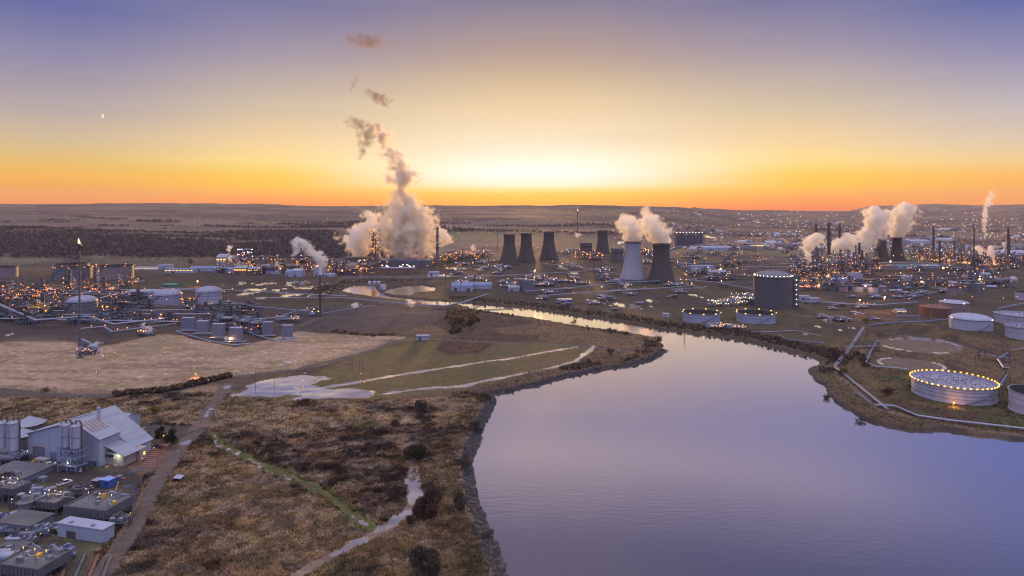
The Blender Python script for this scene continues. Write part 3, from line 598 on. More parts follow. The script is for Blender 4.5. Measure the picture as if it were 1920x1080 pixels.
def stack(label, px, py, ytop, w, m=None, bands=False, name="chimney_stack", cat="chimney", steps=2, tipm=None):
    Y = H * F / (py - HY); X = (px - 960) / F * Y; h = H - (ytop - HY) * Y / F; r = w / 2 / F * Y * math.cos(math.atan((px - 960) / F))
    t = thing(name, label, cat, (X, Y, 0)); mb = MB(); mb.lathe([(r * 1.3, -.5), (r * 1.18, h * .15), (r, h * .9), (r, h), (r * .8, h), (r * .8, h * .9)], 18); mb.build("shaft", m or M_STACK, t, True)
    mb = MB(); mb.lathe([(r * 1.0, h - r * 2.2), (r * 1.18, h - r * 2.2), (r * 1.18, h + .1), (r * .85, h + .1)], 18); mb.build("cap_ring", tipm or M_DSTEEL, t, True)
    for k in range(steps):
        z = h * (.45 + .3 * k); mb = MB(); mb.lathe([(r * 1.0, z), (r * 1.9, z), (r * 1.9, z + .25), (r * 1.0, z + .25)], 14); mb.lathe([(r * 1.85, z + .2), (r * 1.9, z + .2), (r * 1.9, z + 1.3), (r * 1.85, z + 1.3)], 14); mb.build("platform", M_DSTEEL, t)
    mb = MB(); mb.tube((r * 1.05, -r * .8, 0), (r * .8, -r * .8, h * .95), .12 + .03 * r, 4); mb.build("ladder", M_DSTEEL, t)
    return t, (X, Y, h)

# ------------------------------------------------------------------ buildings
def shed(label, px0, px1, py, ytop, depth=14, m=None, mr=None, roof='gable', name="warehouse", doors=1, rz=0, group=None, win=0, winm=None, cat="building"):
    "building whose front foot runs from px0 to px1 at row py and whose top is at ytop"
    Y = H * F / (py - HY); x0 = (px0 - 960) / F * Y; x1 = (px1 - 960) / F * Y; L = x1 - x0; h = max(2.2, H - (ytop - HY) * (Y + depth * .5) / F)
    t = thing(name, label, cat, ((x0 + x1) / 2, Y + depth / 2, 0), rz, group); m = m or M_WALL; mr = mr or M_ROOF
    he = h * .74 if roof == 'gable' else h
    mb = MB()
    if roof == 'gable': mb.gable(-L / 2, L / 2, -depth / 2, depth / 2, he - .05, h - .1, -.5)
    else: mb.box(0, 0, -.5, L, depth, h + .4)
    mb.build("wall", m, t)
    mb = MB(); e = .3
    if roof == 'gable':
        for s in (-1, 1): mb.slab([(-L / 2 - e, s * (depth / 2 + e), he - .05), (L / 2 + e, s * (depth / 2 + e), he - .05), (L / 2 + e, 0, h + .15), (-L / 2 - e, 0, h + .15)][::s], .15)
    else: mb.box(0, 0, h, L + .5, depth + .5, .35)
    o = mb.build("roof", mr, t)
    if L > 16:
        for k in range(int(L / 9)):
            mb = MB(); zz = (he + h) / 2 + .25 if roof == 'gable' else h + .36
            mb.box(-L / 2 + 4.5 + k * 9, -depth / 4, zz, 1.2, min(2.4, depth * .2), .45); mb.build("roof_vent", M_STEEL, o)
    for k in range(doors):
        mb = MB(); dw = min(4.5, L * .2); dx = L * (-.3 + .6 * (k / max(1, doors - 1)) if doors > 1 else -.2); mb.box(dx, -depth / 2 - .03, -.2, dw, .16, min(4.2, he * .62)); mb.build("door", M_DSTEEL, t)
    for k in range(win):
        mb = MB(); mb.box(-L / 2 + L * (k + .5) / win, -depth / 2 - .02, he * .62, L / win * .6, .14, he * .16); mb.build("window", winm or M_GLASS, t)
    return t

# ------------------------------------------------------------------ process units (steelwork, vessels, pipes, lamps)
def lamp_part(parent, x, y, z, m, s=.5):
    mb = MB(); mb.ball(0, 0, 0, s, 8, 6); return mb.build("lamp", m, parent, loc=(x, y, z))
_lamp_me = {}
def lamp_child(parent, x, y, z, m, s=.5):
    k = (m.name, round(s, 2))
    if k not in _lamp_me: o = lamp_part(parent, x, y, z, m, s); _lamp_me[k] = o.data; return o
    o = bpy.data.objects.new("lamp", _lamp_me[k]); COL.objects.link(o); o.parent = parent; o.location = (x, y, z); return o
def unit(label, seed, W=26, D=16, levels=3, lh=5, columns=2, drums=2, lamps=10, pal='oaw', tall=26, loc=(0, 0, 0), group=None, steelm=None, lsize=.5, frame=True, gl=0, nm="process_unit", cat="process plant"):
    r = random.Random(seed); t = thing(nm, label, cat, loc, 0, group); sm = steelm or M_DSTEEL
    nx = max(2, int(W / 6)); ny = max(1, int(D / 7)); mb = MB(); ht = levels * lh
    if frame:
        for i in range(nx + 1):
            for j in range(ny + 1):
                hh = ht * r.choice((1, 1, .67)); mb.tube((-W / 2 + W * i / nx, -D / 2 + D * j / ny, -.5), (-W / 2 + W * i / nx, -D / 2 + D * j / ny, hh), .22, 4)
        for l in range(1, levels + 1):
            for j in range(ny + 1): mb.tube((-W / 2, -D / 2 + D * j / ny, l * lh), (W / 2, -D / 2 + D * j / ny, l * lh), .18, 4)
            for i in range(nx + 1): mb.tube((-W / 2 + W * i / nx, -D / 2, l * lh), (-W / 2 + W * i / nx, D / 2, l * lh), .18, 4)
        for i in range(nx):
            l = r.randrange(levels); mb.tube((-W / 2 + W * i / nx, -D / 2, l * lh), (-W / 2 + W * (i + 1) / nx, -D / 2, (l + 1) * lh), .12, 4)
        mb.build("steel_frame", sm, t)
        for l in range(1, levels + 1):
            mb = MB(); mb.box(r.uniform(-.1, .1) * W, 0, l * lh + .2, W * r.uniform(.5, .9), D * r.uniform(.6, 1), .12)
            for i in range(7): mb.box(r.uniform(-.42, .42) * W, r.uniform(-.4, .4) * D, l * lh + .3, r.uniform(1, 3), r.uniform(1, 3), r.uniform(.8, 2.8))
            mb.build("deck", M_STEEL if l % 2 else sm, t)
    for k in range(columns):
        x, y = r.uniform(-.42, .42) * W, r.uniform(-.35, .35) * D; rr = r.uniform(.8, 1.7); h = tall * r.uniform(.6, 1)
        mb = MB(); mb.lathe([(rr, -.5), (rr, h), (rr * .8, h + rr * .5), (.01, h + rr * .8)], 14, x, y); o = mb.build("column", r.choice((M_STEEL, M_GREYT, sm, M_WHITE2)), t, True)
        for q in range(3):
            z = h * (.45 + .25 * q); mb = MB(); mb.lathe([(rr, z), (rr + 1, z), (rr + 1, z + .2), (rr, z + .2)], 12, x, y); mb.lathe([(rr + .95, z), (rr + 1, z), (rr + 1, z + 1.1), (rr + .95, z + 1.1)], 12, x, y); mb.build("platform", sm, o)
        mb = MB(); mb.path([(x + rr, y, h * .9), (x + rr + .6, y, h * .88), (x + rr + .6, y, 1), (x + rr + 5, y - 2, 1)], .22, 5); mb.build("downpipe", M_STEEL, o)
        if lamps:
            for q in range(2): lamp_child(t, x + r.choice((-1, 1)) * (rr + 1), y - rr, h * r.uniform(.4, 1.0), LAMPC[r.choice(pal)], lsize)
    for k in range(drums):
        x, y, z = r.uniform(-.3, .3) * W, r.uniform(-.4, .4) * D, r.choice((1.2, lh + .6)); rr = r.uniform(.9, 1.6); L = r.uniform(5, 9)
        mb = MB(); mb.tube((x - L / 2, y, z + rr), (x + L / 2, y, z + rr), rr, 12); mb.tube((x - L / 2 - .5, y, z + rr), (x - L / 2, y, z + rr), rr * .7, 12, rr); mb.tube((x + L / 2, y, z + rr), (x + L / 2 + .5, y, z + rr), rr, 12, rr * .7)
        mb.box(x - L / 3, y, z - 1.2, .5, 1.6, 1.5); mb.box(x + L / 3, y, z - 1.2, .5, 1.6, 1.5); mb.build("drum", r.choice((M_STEEL, M_WHITE2, M_GREYT)), t)
    mb = MB()
    for k in range(12):
        x, y = r.uniform(-.5, .5) * W, r.uniform(-.55, .55) * D; z = r.uniform(.8, ht + 1); x2 = r.uniform(-.5, .5) * W; y2 = r.uniform(-.55, .55) * D
        mb.path([(x, y, .2), (x, y, z), (x2, y, z), (x2, y2, z), (x2, y2, r.uniform(.2, z))], r.uniform(.14, .34), 5)
    mb.build("pipework", M_STEEL, t)
    if gl: glow(t, lh * 1.5, gl, (1, .42, .12), W * .1, -D / 2 - 2.5, .5)
    for k in range(lamps):
        lamp_child(t, r.uniform(-.5, .5) * W, r.choice((-.5, -.5, 0, .5)) * D - .4, r.choice(range(1, levels + 1)) * lh + r.uniform(.5, 2.2), LAMPC[r.choice(pal)], lsize)
    return t
def lamp_post(label, px, py, ytop=None, h=9, m='o', s=.6, group=None, light=0, name="lamp_post", pole=True):
    X, Y = P(px, py)
    if ytop is not None: h = max(2.5, H - (ytop - HY) * Y / F)
    t = thing(name, label, "lamp", (X, Y, 0), 0, group); mb = MB(); mb.tube((0, 0, -.5), (0, 0, h), .1 + h * .006, 6, .08); mb.tube((0, 0, h), (0, -.9, h + .2), .07, 5); mb.build("pole", M_DSTEEL, t)
    lm = E_BIG if light > 5000 else LAMPC[m]
    lamp_child(t, 0, -1.1, h - .05, lm, s)
    if light: glow(t, h - .1 - s * 1.3, light, y=-1.1, rad=.3)
    return t
def pipe_rack(label, pts, hgt, pipes, m=None, sm=None, step=14, width=None, name="pipe_rack", cat="pipe rack", lamps=0, lamp='o'):
    "pts are photo pixels of its foot; pipes: radii"
    m = m or M_STEEL; sm = sm or M_BSTEEL
    W = [np.array(P(x, y) if len(pts[0]) == 2 else (x, y)) for x, y in pts]; o0 = W[0]
    t = thing(name, label, cat, (o0[0], o0[1], 0)); W = [p - o0 for p in W]; off = 0; tot = sum(pipes) * 2 + .25 * len(pipes); width = width or tot
    dirs = [(b - a) / np.linalg.norm(b - a) for a, b in zip(W[:-1], W[1:])]
    nrm = []
    for i in range(len(W)):
        d = dirs[0] if i == 0 else dirs[-1] if i == len(W) - 1 else (dirs[i - 1] + dirs[i]); d = d / np.linalg.norm(d); nrm.append(np.array([-d[1], d[0]]))
    off = -tot / 2
    for k, r in enumerate(pipes):
        off += r + .12; mb = MB(); q = [(W[i] + nrm[i] * off) for i in range(len(W))]; z = hgt + r + .15
        mb.path([(a[0], a[1], z) for a in q], r, 8)
        for a in q[1:-1]: mb.ball(a[0], a[1], z, r * 1.02, 8, 6)
        mb.build("pipe", m if k % 3 != 2 else M_GREYT, t, True); off += r + .12
    mb = MB(); hw = width / 2 + .3
    mb.tube((0, -hw, -.6), (0, -hw, hgt), .2, 4); mb.tube((0, hw, -.6), (0, hw, hgt), .2, 4); mb.tube((0, -hw - .3, hgt), (0, hw + .3, hgt), .2, 4)
    if hgt > 3.5: mb.tube((0, -hw, hgt * .55), (0, hw, hgt * .55), .14, 4)
    proto = None
    n = 0
    for a, b, d in zip(W[:-1], W[1:], dirs):
        L = np.linalg.norm(b - a)
        for k in range(max(1, int(L / step))):
            if n > 95: break
            p = a + d * (k + .3) * step if L > step else a + d * L / 2; rz = math.atan2(d[1], d[0])
            if proto is None: proto = mb.build("bent_frame", sm, t, loc=(p[0], p[1], 0), rz=rz)
            else:
                c = proto.copy(); COL.objects.link(c); c.parent = t; c.location = (p[0], p[1], 0); c.rotation_euler = (0, 0, rz)
            n += 1
    tl = sum(np.linalg.norm(b - a) for a, b in zip(W[:-1], W[1:]))
    for k in range(lamps):
        i = rnd.randrange(len(W) - 1); u = rnd.random(); p = W[i] + (W[i + 1] - W[i]) * u; lamp_child(t, p[0], p[1], hgt + 2.2, LAMPC[lamp], .4)
    return t

# ------------------------------------------------------------------ vegetation
def foliage_mat(name, c, amt=.5):
    m = bpy.data.materials.new(name); m.use_nodes = True; t = m.node_tree; b = t.nodes['Principled BSDF']; b.inputs['Roughness'].default_value = .9; b.inputs['Specular IOR Level'].default_value = .1
    at = N('ShaderNodeAttribute', t, attribute_name="Col"); ge = N('ShaderNodeTexCoord', t); n1 = N('ShaderNodeTexNoise', t); n1.inputs['Scale'].default_value = 1.2; n1.inputs['Detail'].default_value = 3; t.links.new(ge.outputs['Object'], n1.inputs[0])
    k = math_(t, 'ADD', math_(t, 'MULTIPLY', n1.outputs[0], amt * 2), 1 - amt); t.links.new(mixc(t, 1.0, at.outputs['Color'], k, 'MULTIPLY'), b.inputs['Base Color']); return m
M_FOL = foliage_mat("foliage", None)
def blades(C, n_per, size, col, r, up=.6, spread=.6, jit=.25, hscale=1.0, name="scrub"):
    "numpy mesh of thin triangles: tufts standing at points C"
    n = len(C); k = n * n_per; B = np.repeat(C, n_per, 0); s = np.repeat(size, n_per)
    a = r.uniform(0, 2 * np.pi, k); e = r.uniform(0, spread, k); L = s * r.uniform(.5, 1.15, k)
    dirv = np.stack([np.cos(a) * e, np.sin(a) * e, np.full(k, up) * hscale], 1); root = B + np.stack([np.cos(a), np.sin(a), np.zeros(k)], 1) * (s * r.uniform(0, .45, k))[:, None]
    tip = root + dirv * L[:, None]; b = a + np.pi / 2 + r.uniform(-.6, .6, k); wv = np.stack([np.cos(b), np.sin(b), r.uniform(-.2, .2, k)], 1) * (s * .22)[:, None]
    root[:, 2] -= .15 * s; V = np.stack([root - wv, root + wv, tip], 1).reshape(-1, 3); Fc = np.arange(k * 3).reshape(-1, 3)
    cc = np.repeat(col, n_per, 0) * r.uniform(1 - jit, 1 + jit, (k, 1)); cc = np.repeat(cc, 3, 0)
    o = np_mesh(name, V, Fc, M_FOL); add_attrs(o.data, np.clip(cc, 0, 1)); return o
def crown_mesh(name, rx, ry, rz, n, leaf, cols, seed, lumps=9, hollow=.35):
    r = np.random.default_rng(seed); Lc = r.normal(0, 1, (lumps, 3)); Lc /= np.linalg.norm(Lc, axis=1)[:, None]; Lc *= r.uniform(.35, .75, (lumps, 1)); Lr = r.uniform(.28, .5, lumps)
    k = r.integers(0, lumps, n); d = r.normal(0, 1, (n, 3)); d /= np.linalg.norm(d, axis=1)[:, None]; p = Lc[k] + d * (Lr[k] * r.uniform(hollow, 1.0, n) ** .6)[:, None]
    p[:, 2] = np.maximum(p[:, 2], -.85); p = p * np.array([rx, ry, rz])
    u = r.normal(0, 1, (n, 3)); u /= np.linalg.norm(u, axis=1)[:, None]; v = np.cross(u, r.normal(0, 1, (n, 3))); v /= np.linalg.norm(v, axis=1)[:, None]; s = (leaf * r.uniform(.6, 1.3, n))[:, None]
    sp_ = r.random(n) < .55; dr_ = d * np.array([rx, ry, rz]) / max(rx, rz) + np.array([0, 0, .5]); dr_ /= np.linalg.norm(dr_, axis=1)[:, None]; u = np.where(sp_[:, None], dr_ + u * .35, u); s1 = s * np.where(sp_, 1.9, 1)[:, None]; s2 = s * np.where(sp_, .16, .6)[:, None]
    V = np.stack([p - u * s1, p + v * s2, p + u * s1, p - v * s2], 1).reshape(-1, 3); Fq = np.arange(n * 4).reshape(-1, 4)
    c = np.array(cols)[r.integers(0, len(cols), lumps)][k] * r.uniform(.65, 1.3, (n, 1)); o = np_mesh(name, V, Fq, M_FOL); add_attrs(o.data, np.repeat(c, 4, 0)); return o
def tree(name, label, X, Y, h, wd, cols, seed, n=900, leaf=None, trunk=.35, group=None, cat="tree", z=0, bare=False):
    t = thing(name, label, cat, (X, Y, z), seed * .7, group); r = random.Random(seed); th = h * trunk; mb = MB()
    mb.tube((0, 0, -.4), (r.uniform(-.1, .1), 0, th), .022 * h + .05, 6, .014 * h + .03)
    for k in range(9 if bare else 6):
        a = r.uniform(0, 6.28); zz = th * r.uniform(.5, 1.0); e = (wd * .36 * math.cos(a), wd * .36 * math.sin(a), th + (h - th) * r.uniform(.3, .85)); mb.tube((0, 0, zz), e, .010 * h + .02, 5, .02)
        if bare:
            for q in range(4): b = r.uniform(0, 6.28); mb.tube(e, (e[0] + wd * .18 * math.cos(b), e[1] + wd * .18 * math.sin(b), e[2] + h * r.uniform(.05, .18)), .03, 4, .01)
    mb.build("trunk", M_WOODP, t)
    c = crown_mesh("crown", wd / 2, wd / 2, (h - th * .6) / 2, n, leaf or wd * .055, cols, seed); c.parent = t; c.location = (0, 0, th * .6 + (h - th * .6) / 2); return t
# ================================================================== large structures
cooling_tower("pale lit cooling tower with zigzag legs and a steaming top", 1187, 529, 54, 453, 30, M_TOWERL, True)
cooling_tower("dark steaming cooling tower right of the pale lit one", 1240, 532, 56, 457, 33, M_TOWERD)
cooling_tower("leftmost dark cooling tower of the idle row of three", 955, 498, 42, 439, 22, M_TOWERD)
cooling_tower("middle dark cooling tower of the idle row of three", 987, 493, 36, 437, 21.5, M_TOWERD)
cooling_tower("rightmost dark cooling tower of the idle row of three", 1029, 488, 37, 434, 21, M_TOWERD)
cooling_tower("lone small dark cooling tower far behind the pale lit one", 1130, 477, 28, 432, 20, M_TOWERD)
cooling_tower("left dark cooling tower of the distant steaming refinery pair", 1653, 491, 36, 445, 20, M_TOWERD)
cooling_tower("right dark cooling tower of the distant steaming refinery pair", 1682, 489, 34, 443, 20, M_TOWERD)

# the big concrete gas tank with its stair tower and lit pipe deck
lt, (lx, ly, lr, lh) = tank("huge grey concrete gas tank with shallow dome and ring of roof lamps", 1450, 580, 75, 521.5, 'dome', M_LNG, M_GREYT, 2, M_DSTEEL, 0, "gas_tank", .3, stairs=False)
for k in range(26):
    a = R(20 + k * 12.4); lamp_child(lt, lr * .97 * math.cos(a), lr * .97 * math.sin(a), lh + 1.6, E_YG if k % 3 == 0 else E_WH, .45)
mb = MB(); mb.box(lr + 3, -lr * .1, -.4, 5.5, 6, lh + 2); mb.build("stair_tower", M_CONC, lt)
mb = MB()
for k in range(6): mb.box(lr * .93, -lr * .58, lh * (.12 + .16 * k), 5, 5, .2); mb.tube((lr * .93 - 2.3, -lr * .58 - 2.3, 0), (lr * .93 - 2.3, -lr * .58 - 2.3, lh), .15, 4); mb.tube((lr * .93 + 2.3, -lr * .58 - 2.3, 0), (lr * .93 + 2.3, -lr * .58 - 2.3, lh), .15, 4)
mb.build("pipe_tower", M_STEEL, lt)
for k in range(6): lamp_child(lt, lr * .93, -lr * .58 - 3, lh * (.14 + .155 * k), E_YG if k % 2 else E_WH, .5)
mb = MB(); mb.path([(lr * .95, -lr * .7, 9), (lr * 1.0, -lr * .95, 9), (lr * 1.5, -lr * 1.0, 8), (lr * 1.5, -lr * 1.0, .2)], .8, 8); mb.build("loading_pipe", M_BSTEEL, lt, True)
glow(lt, lh + 3, 9000, (1, .9, .5), lr * .6, -lr * .3)

# floating roof and domed tanks on the left
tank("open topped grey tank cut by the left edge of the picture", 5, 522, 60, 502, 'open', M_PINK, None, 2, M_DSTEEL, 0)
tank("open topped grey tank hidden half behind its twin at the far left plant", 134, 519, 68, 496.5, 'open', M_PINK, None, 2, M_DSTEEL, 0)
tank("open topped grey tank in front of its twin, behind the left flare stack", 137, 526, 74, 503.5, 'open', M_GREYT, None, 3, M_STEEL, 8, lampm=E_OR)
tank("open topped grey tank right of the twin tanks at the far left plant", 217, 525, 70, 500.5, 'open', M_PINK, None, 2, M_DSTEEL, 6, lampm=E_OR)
tank("dark grey domed tank standing behind the tall left flare stack", 154, 592, 61, 568, 'dome', M_GREYT, M_ROOFB, 3, M_DSTEEL, 0, rise=.42)
tank("domed tank with rust streaked ribbed shell in the middle of the left plant", 314, 574, 57, 555, 'dome', M_WHITE2, M_ROOFB, 3, M_RUSTW, 0, rise=.4, stripes=True)
tank("palest domed tank with rusty rings at the right of the left plant", 391, 571, 51, 549, 'dome', M_WHITE, M_ROOFB, 3, M_RUSTW, 0, rise=.42, stripes=True)
# open tanks by the river
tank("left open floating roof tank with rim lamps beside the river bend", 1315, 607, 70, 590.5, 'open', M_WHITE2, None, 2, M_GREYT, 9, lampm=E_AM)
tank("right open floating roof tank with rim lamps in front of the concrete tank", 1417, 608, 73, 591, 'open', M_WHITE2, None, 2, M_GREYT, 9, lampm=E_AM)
# right hand tank farm
BIGT = tank("big white open tank ringed with bright yellow rim lamps by the shore", 1787, 760, 161, 731, 'deck', M_WHITE, None, 4, M_GREYT, 44, "oil_tank", lampm=E_RIM)
tank("open topped grey tank cut by the right edge beside the lamp ringed tank", 1956, 789, 134, 750, 'open', M_WHITE, None, 3, M_GREYT, 0, "oil_tank")
tank("white tank with smooth bulging dome roof in the right tank farm", 1820, 622, 83, 602, 'dome', M_WHITE, M_WHITE2, 1, M_GREYT, 3, rise=.25, lampm=E_WH)
tank("white open tank half hidden behind the white domed tank", 1912, 612, 100, 595, 'deck', M_WHITE, None, 2, M_GREYT, 0)
tank("white open tank cut by the right edge below its twin", 1936, 642, 106, 620, 'deck', M_WHITE, None, 2, M_GREYT, 0)
tank("rust brown cone roofed tank with streaked shell", 1754, 596, 62, 579, 'cone', M_RUST, M_RUST, 1, M_RUST, 0)
tank("pinkish domed tank directly behind the rust brown tank", 1789, 590, 58, 570, 'dome', M_PINK, M_WHITE2, 1, M_RUSTW, 2, rise=.16, lampm=E_WH)
tank("small open tank with pinkish shell and orange rim lamps", 1790, 554, 33, 540, 'open', M_PINK, None, 1, M_RUST, 2, lampm=E_OR)
tank("small flat grey tank just behind the pink open tank", 1811, 548, 21, 532, 'cone', M_GREYT, M_GREYT, 1)
tank("small bluish grey tank left of the white pressure drum", 1836, 550, 22, 532.5, 'cone', M_GREYT, M_ROOFB, 1)
tank("low white tank peeping out behind the pink open tank", 1787, 537, 24, 530, 'cone', M_WHITE, M_WHITE, 1)
tank("white open tank at the right edge above the tank farm", 1922, 564, 40, 549, 'open', M_WHITE, None, 2)
for lab, px, py, ww, yr, rf, m_ in [("small brown tank at the left end of the refinery tank row", 1561, 546, 19, 536.5, 'open', M_CONCD), ("small brown grey tank second from the left in the refinery row", 1580, 547, 19, 537.5, 'open', M_PINK),
    ("small blue grey upright tank behind the refinery tank row", 1592, 542, 9, 531.5, 'cone', M_GREYT), ("white open tank below the domed tank in the refinery row", 1609, 547, 20, 537.5, 'open', M_WHITE), ("low domed white tank beside a red lamp in the refinery row", 1625, 542, 20, 535.5, 'dome', M_WHITE2),
    ("white open tank with dark rim right of the red lamp", 1637, 549, 20, 539, 'open', M_WHITE), ("pink domed tank at the right end of the refinery row", 1655, 547, 17, 538, 'dome', M_PINK), ("wide brown tank behind the refinery tank row", 1626, 534, 30, 525, 'cone', M_RUST),
    ("red brown tank by the refinery road", 1671, 527, 28, 518, 'cone', M_RUST), ("white squat tank right of the red brown one", 1697, 527, 24, 518.5, 'cone', M_WHITE), ("leftmost tiny white tank of a row of three", 1683, 542, 9, 536, 'cone', M_WHITE), ("middle tiny white tank of a row of three", 1694, 542, 9, 535, 'cone', M_WHITE), ("rightmost tiny white tank of a row of three", 1705, 541, 9, 534, 'cone', M_WHITE)]:
    tank(lab, px, py, ww, yr, rf, m_, None, 1)
tank("front ribbed grey silo beside the low shed in the middle distance", 990, 548, 23, 526, 'cone', M_GREYT, M_GREYT, 3, M_GREYT, name="silo", cat="silo")
tank("slimmer rear ribbed silo behind the front one in the middle distance", 975, 545, 13, 524, 'cone', M_GREYT, M_GREYT, 3, M_GREYT, name="silo", cat="silo")
def sphere(label, px, py, r, m=None, parent=None):
    Y = H * F / (py + r * 1.35 - HY); X = (px - 960) / F * Y; rr = r / F * Y * math.cos(math.atan((px - 960) / F)); t = thing("sphere_tank", label, "tank", (X, Y, 0)); zc = rr * 1.35
    mb = MB(); mb.ball(0, 0, zc, rr, 24, 14); mb.build("shell", m or M_WHITE, t, True)
    for k in range(8):
        a = 2 * math.pi * k / 8; mb = MB(); mb.tube((rr * .95 * math.cos(a), rr * .95 * math.sin(a), -.3), (rr * .95 * math.cos(a), rr * .95 * math.sin(a), zc), .06 * rr, 5); mb.build("leg", m or M_WHITE, t)
    mb = MB(); mb.cyl(0, 0, zc + rr * .97, rr * .3, .25, 8); mb.tube((0, 0, zc + rr), (0, 0, zc + rr * 1.3), .15, 4); mb.build("top_platform", M_DSTEEL, t); return t
sphere("round brownish gas sphere standing alone on the refinery grass", 1808, 518, 7.2, M_PINK)
sphere("largest grey gas sphere beside the white pressure drum", 1871, 524, 9, M_GREYT); sphere("middle gas sphere tucked between two bigger spheres", 1886, 523, 7, M_GREYT); sphere("bright white gas sphere at the right of three", 1900, 522, 8.2, M_WHITE)
sphere("round pink gas sphere left of the bigger one in the middle plant", 634, 501, 6.4, M_PINK); sphere("bigger round gas sphere at the right end of the middle plant", 661, 500, 8.4, M_PINK)
def bullet(label, px, py, L, r, m=None):
    Y = H * F / (py - HY); X = (px - 960) / F * Y; s = Y / F; t = thing("pressure_drum", label, "tank", (X, Y, 0)); L *= s; r *= s; mb = MB(); mb.tube((-L / 2, 0, r + .8), (L / 2, 0, r + .8), r, 14)
    for q in (-1, 1): mb.tube((q * L / 2, 0, r + .8), (q * (L / 2 + r * .7), 0, r + .8), r, 14, r * .45)
    mb.build("shell", m or M_WHITE, t, True); mb = MB()
    for q in (-.35, .35): mb.box(q * L, 0, -.4, .6, r * 1.6, 1.6)
    mb.build("saddle", M_CONC, t)
bullet("white horizontal pressure drum beside the gas spheres", 1859, 541, 16, 2.6); bullet("long white horizontal drum below the tiny tank row", 1679, 548, 22, 2.2)
# chimneys and masts
for a in [("leftmost thick dark refinery chimney rising out of white steam", 1530, 482, 420, 5.4), ("tallest middle dark refinery chimney of the left three", 1554, 494, 418, 6), ("slim right dark refinery chimney of the left three", 1574, 484, 419, 3.8), ("short dark column chimney in front of the big diagonal steam plume", 1611, 511, 455, 4),
          ("shorter dark chimney just right of the column chimney", 1617, 512, 469, 3), ("dark chimney right of the refinery cooling towers", 1750, 486, 425, 3.8), ("thin dark mast chimney with red top light", 1826, 509, 420, 2.2), ("dark topped chimney near the right edge of the refinery", 1890, 496, 427, 3.8),
          ("grey chimney at the right edge of the huge steam cloud", 820, 498, 425, 4.6), ("short smoking chimney behind the right steam tangle", 1847, 483, 462, 2.6), ("squat brown column right of the dark refinery chimney", 1762, 500, 451, 3.6), ("pale column stack in the middle of the right refinery", 1789, 500, 453, 3.4), ("twin pipe stack beside the dark topped chimney", 1893, 496, 440, 2.2), ("dark stub chimney left of the white dome hall", 1871, 492, 476, 3.4)]:
    stack(a[0], *a[1:], m=M_STACK if 'grey' not in a[0] and 'pale' not in a[0] else M_GREYT)
for lab, px, py, yt, w_ in [("tall guyed mast left of the blue roofed warehouse", 835, 548, 498, 1), ("tall lattice mast right of the blue roofed warehouse front", 864, 558, 497, 1), ("tall pale mast reflected in the river bend", 1283, 580, 515, 1.5), ("thin far flare mast with flame left of the idle cooling towers", 833, 460, 413, 1), ("far twin flare mast with flame in front of the hills", 933, 470, 413, .9)]:
    t, (x_, y_, h_) = stack(lab, px, py, yt, w_, M_GREYT, name="mast", cat="mast", steps=1)
    mb = MB(); mb.tube((-1.2, 0, h_ * .96), (1.2, 0, h_ * .96), .15, 4); mb.build("cross_arm", M_DSTEEL, t); lamp_child(t, 0, 0, h_ + .5, E_OR, .7 if py < 500 else .4)
def flame(t, z, s, lean=-.25):
    mb = MB(); r = random.Random(int(z)); pr = [(.1, 0), (.75, .6), (1.0, 1.6), (.8, 3.0), (.45, 4.6), (.02, 6.4)]; vs = []; n = 10
    for q, zz in pr:
        for k in range(n): a = 6.283 * k / n; j = 1 + .3 * math.sin(a * 3 + zz * 2); vs.append((q * s * j * math.cos(a) + lean * zz * s + .25 * s * math.sin(zz * 1.7), q * s * j * math.sin(a), zz * s))
    mb.add(vs, [(j * n + i, j * n + (i + 1) % n, (j + 1) * n + (i + 1) % n, (j + 1) * n + i) for j in range(5) for i in range(n)]); o = mb.build("flare_flame", E_FL, None, True, loc=(t.location.x, t.location.y, z)); return o
ft, (fx, fy, fh) = stack("tall slim flare stack with burner tip in the left foreground plant", 149, 656, 460, 3.4, M_GREYT, name="flare_stack", cat="flare stack", steps=0, tipm=M_DARK)
mb = MB(); mb.cyl(0, 0, fh - 3.5, 1.0, 3.2, 10, 1.5); mb.cyl(0, 0, fh - .4, 1.5, 1.6, 10, 1.2); mb.tube((1.4, 0, fh - 8), (1.4, 0, fh + .8), .2, 5); mb.tube((-1.4, 0, fh - 6), (-1.4, 0, fh + .8), .2, 5); mb.build("burner_tip", M_DARK, ft)
mb = MB(); mb.lathe([(1.25, 0), (1.5, 0), (1.5, .4), (1.25, .4)], 10); fl0 = mb.build("flange", M_DSTEEL, ft, loc=(0, 0, fh / 19))
for k in range(2, 18): c_ = fl0.copy(); COL.objects.link(c_); c_.parent = ft; c_.location = (0, 0, fh * k / 19)
tag(flame(ft, fh + .9, .75, -.2), "pale flame at the tip of the tall left flare stack", "flame")
f2, (gx, gy, gh) = stack("dark flare stack blowing a thick white steam plume", 600, 594, 516, 3.4, M_STACK, name="flare_stack", cat="flare stack", steps=1)
f3, (hx, hy, hh) = stack("distant flare mast burning behind the small lone cooling tower", 1083, 452, 396, 1.2, M_STACK, name="flare_stack", cat="flare stack", steps=1)
tag(flame(f3, hh + .5, 1.3, .1), "small flame on the distant flare mast", "flame")

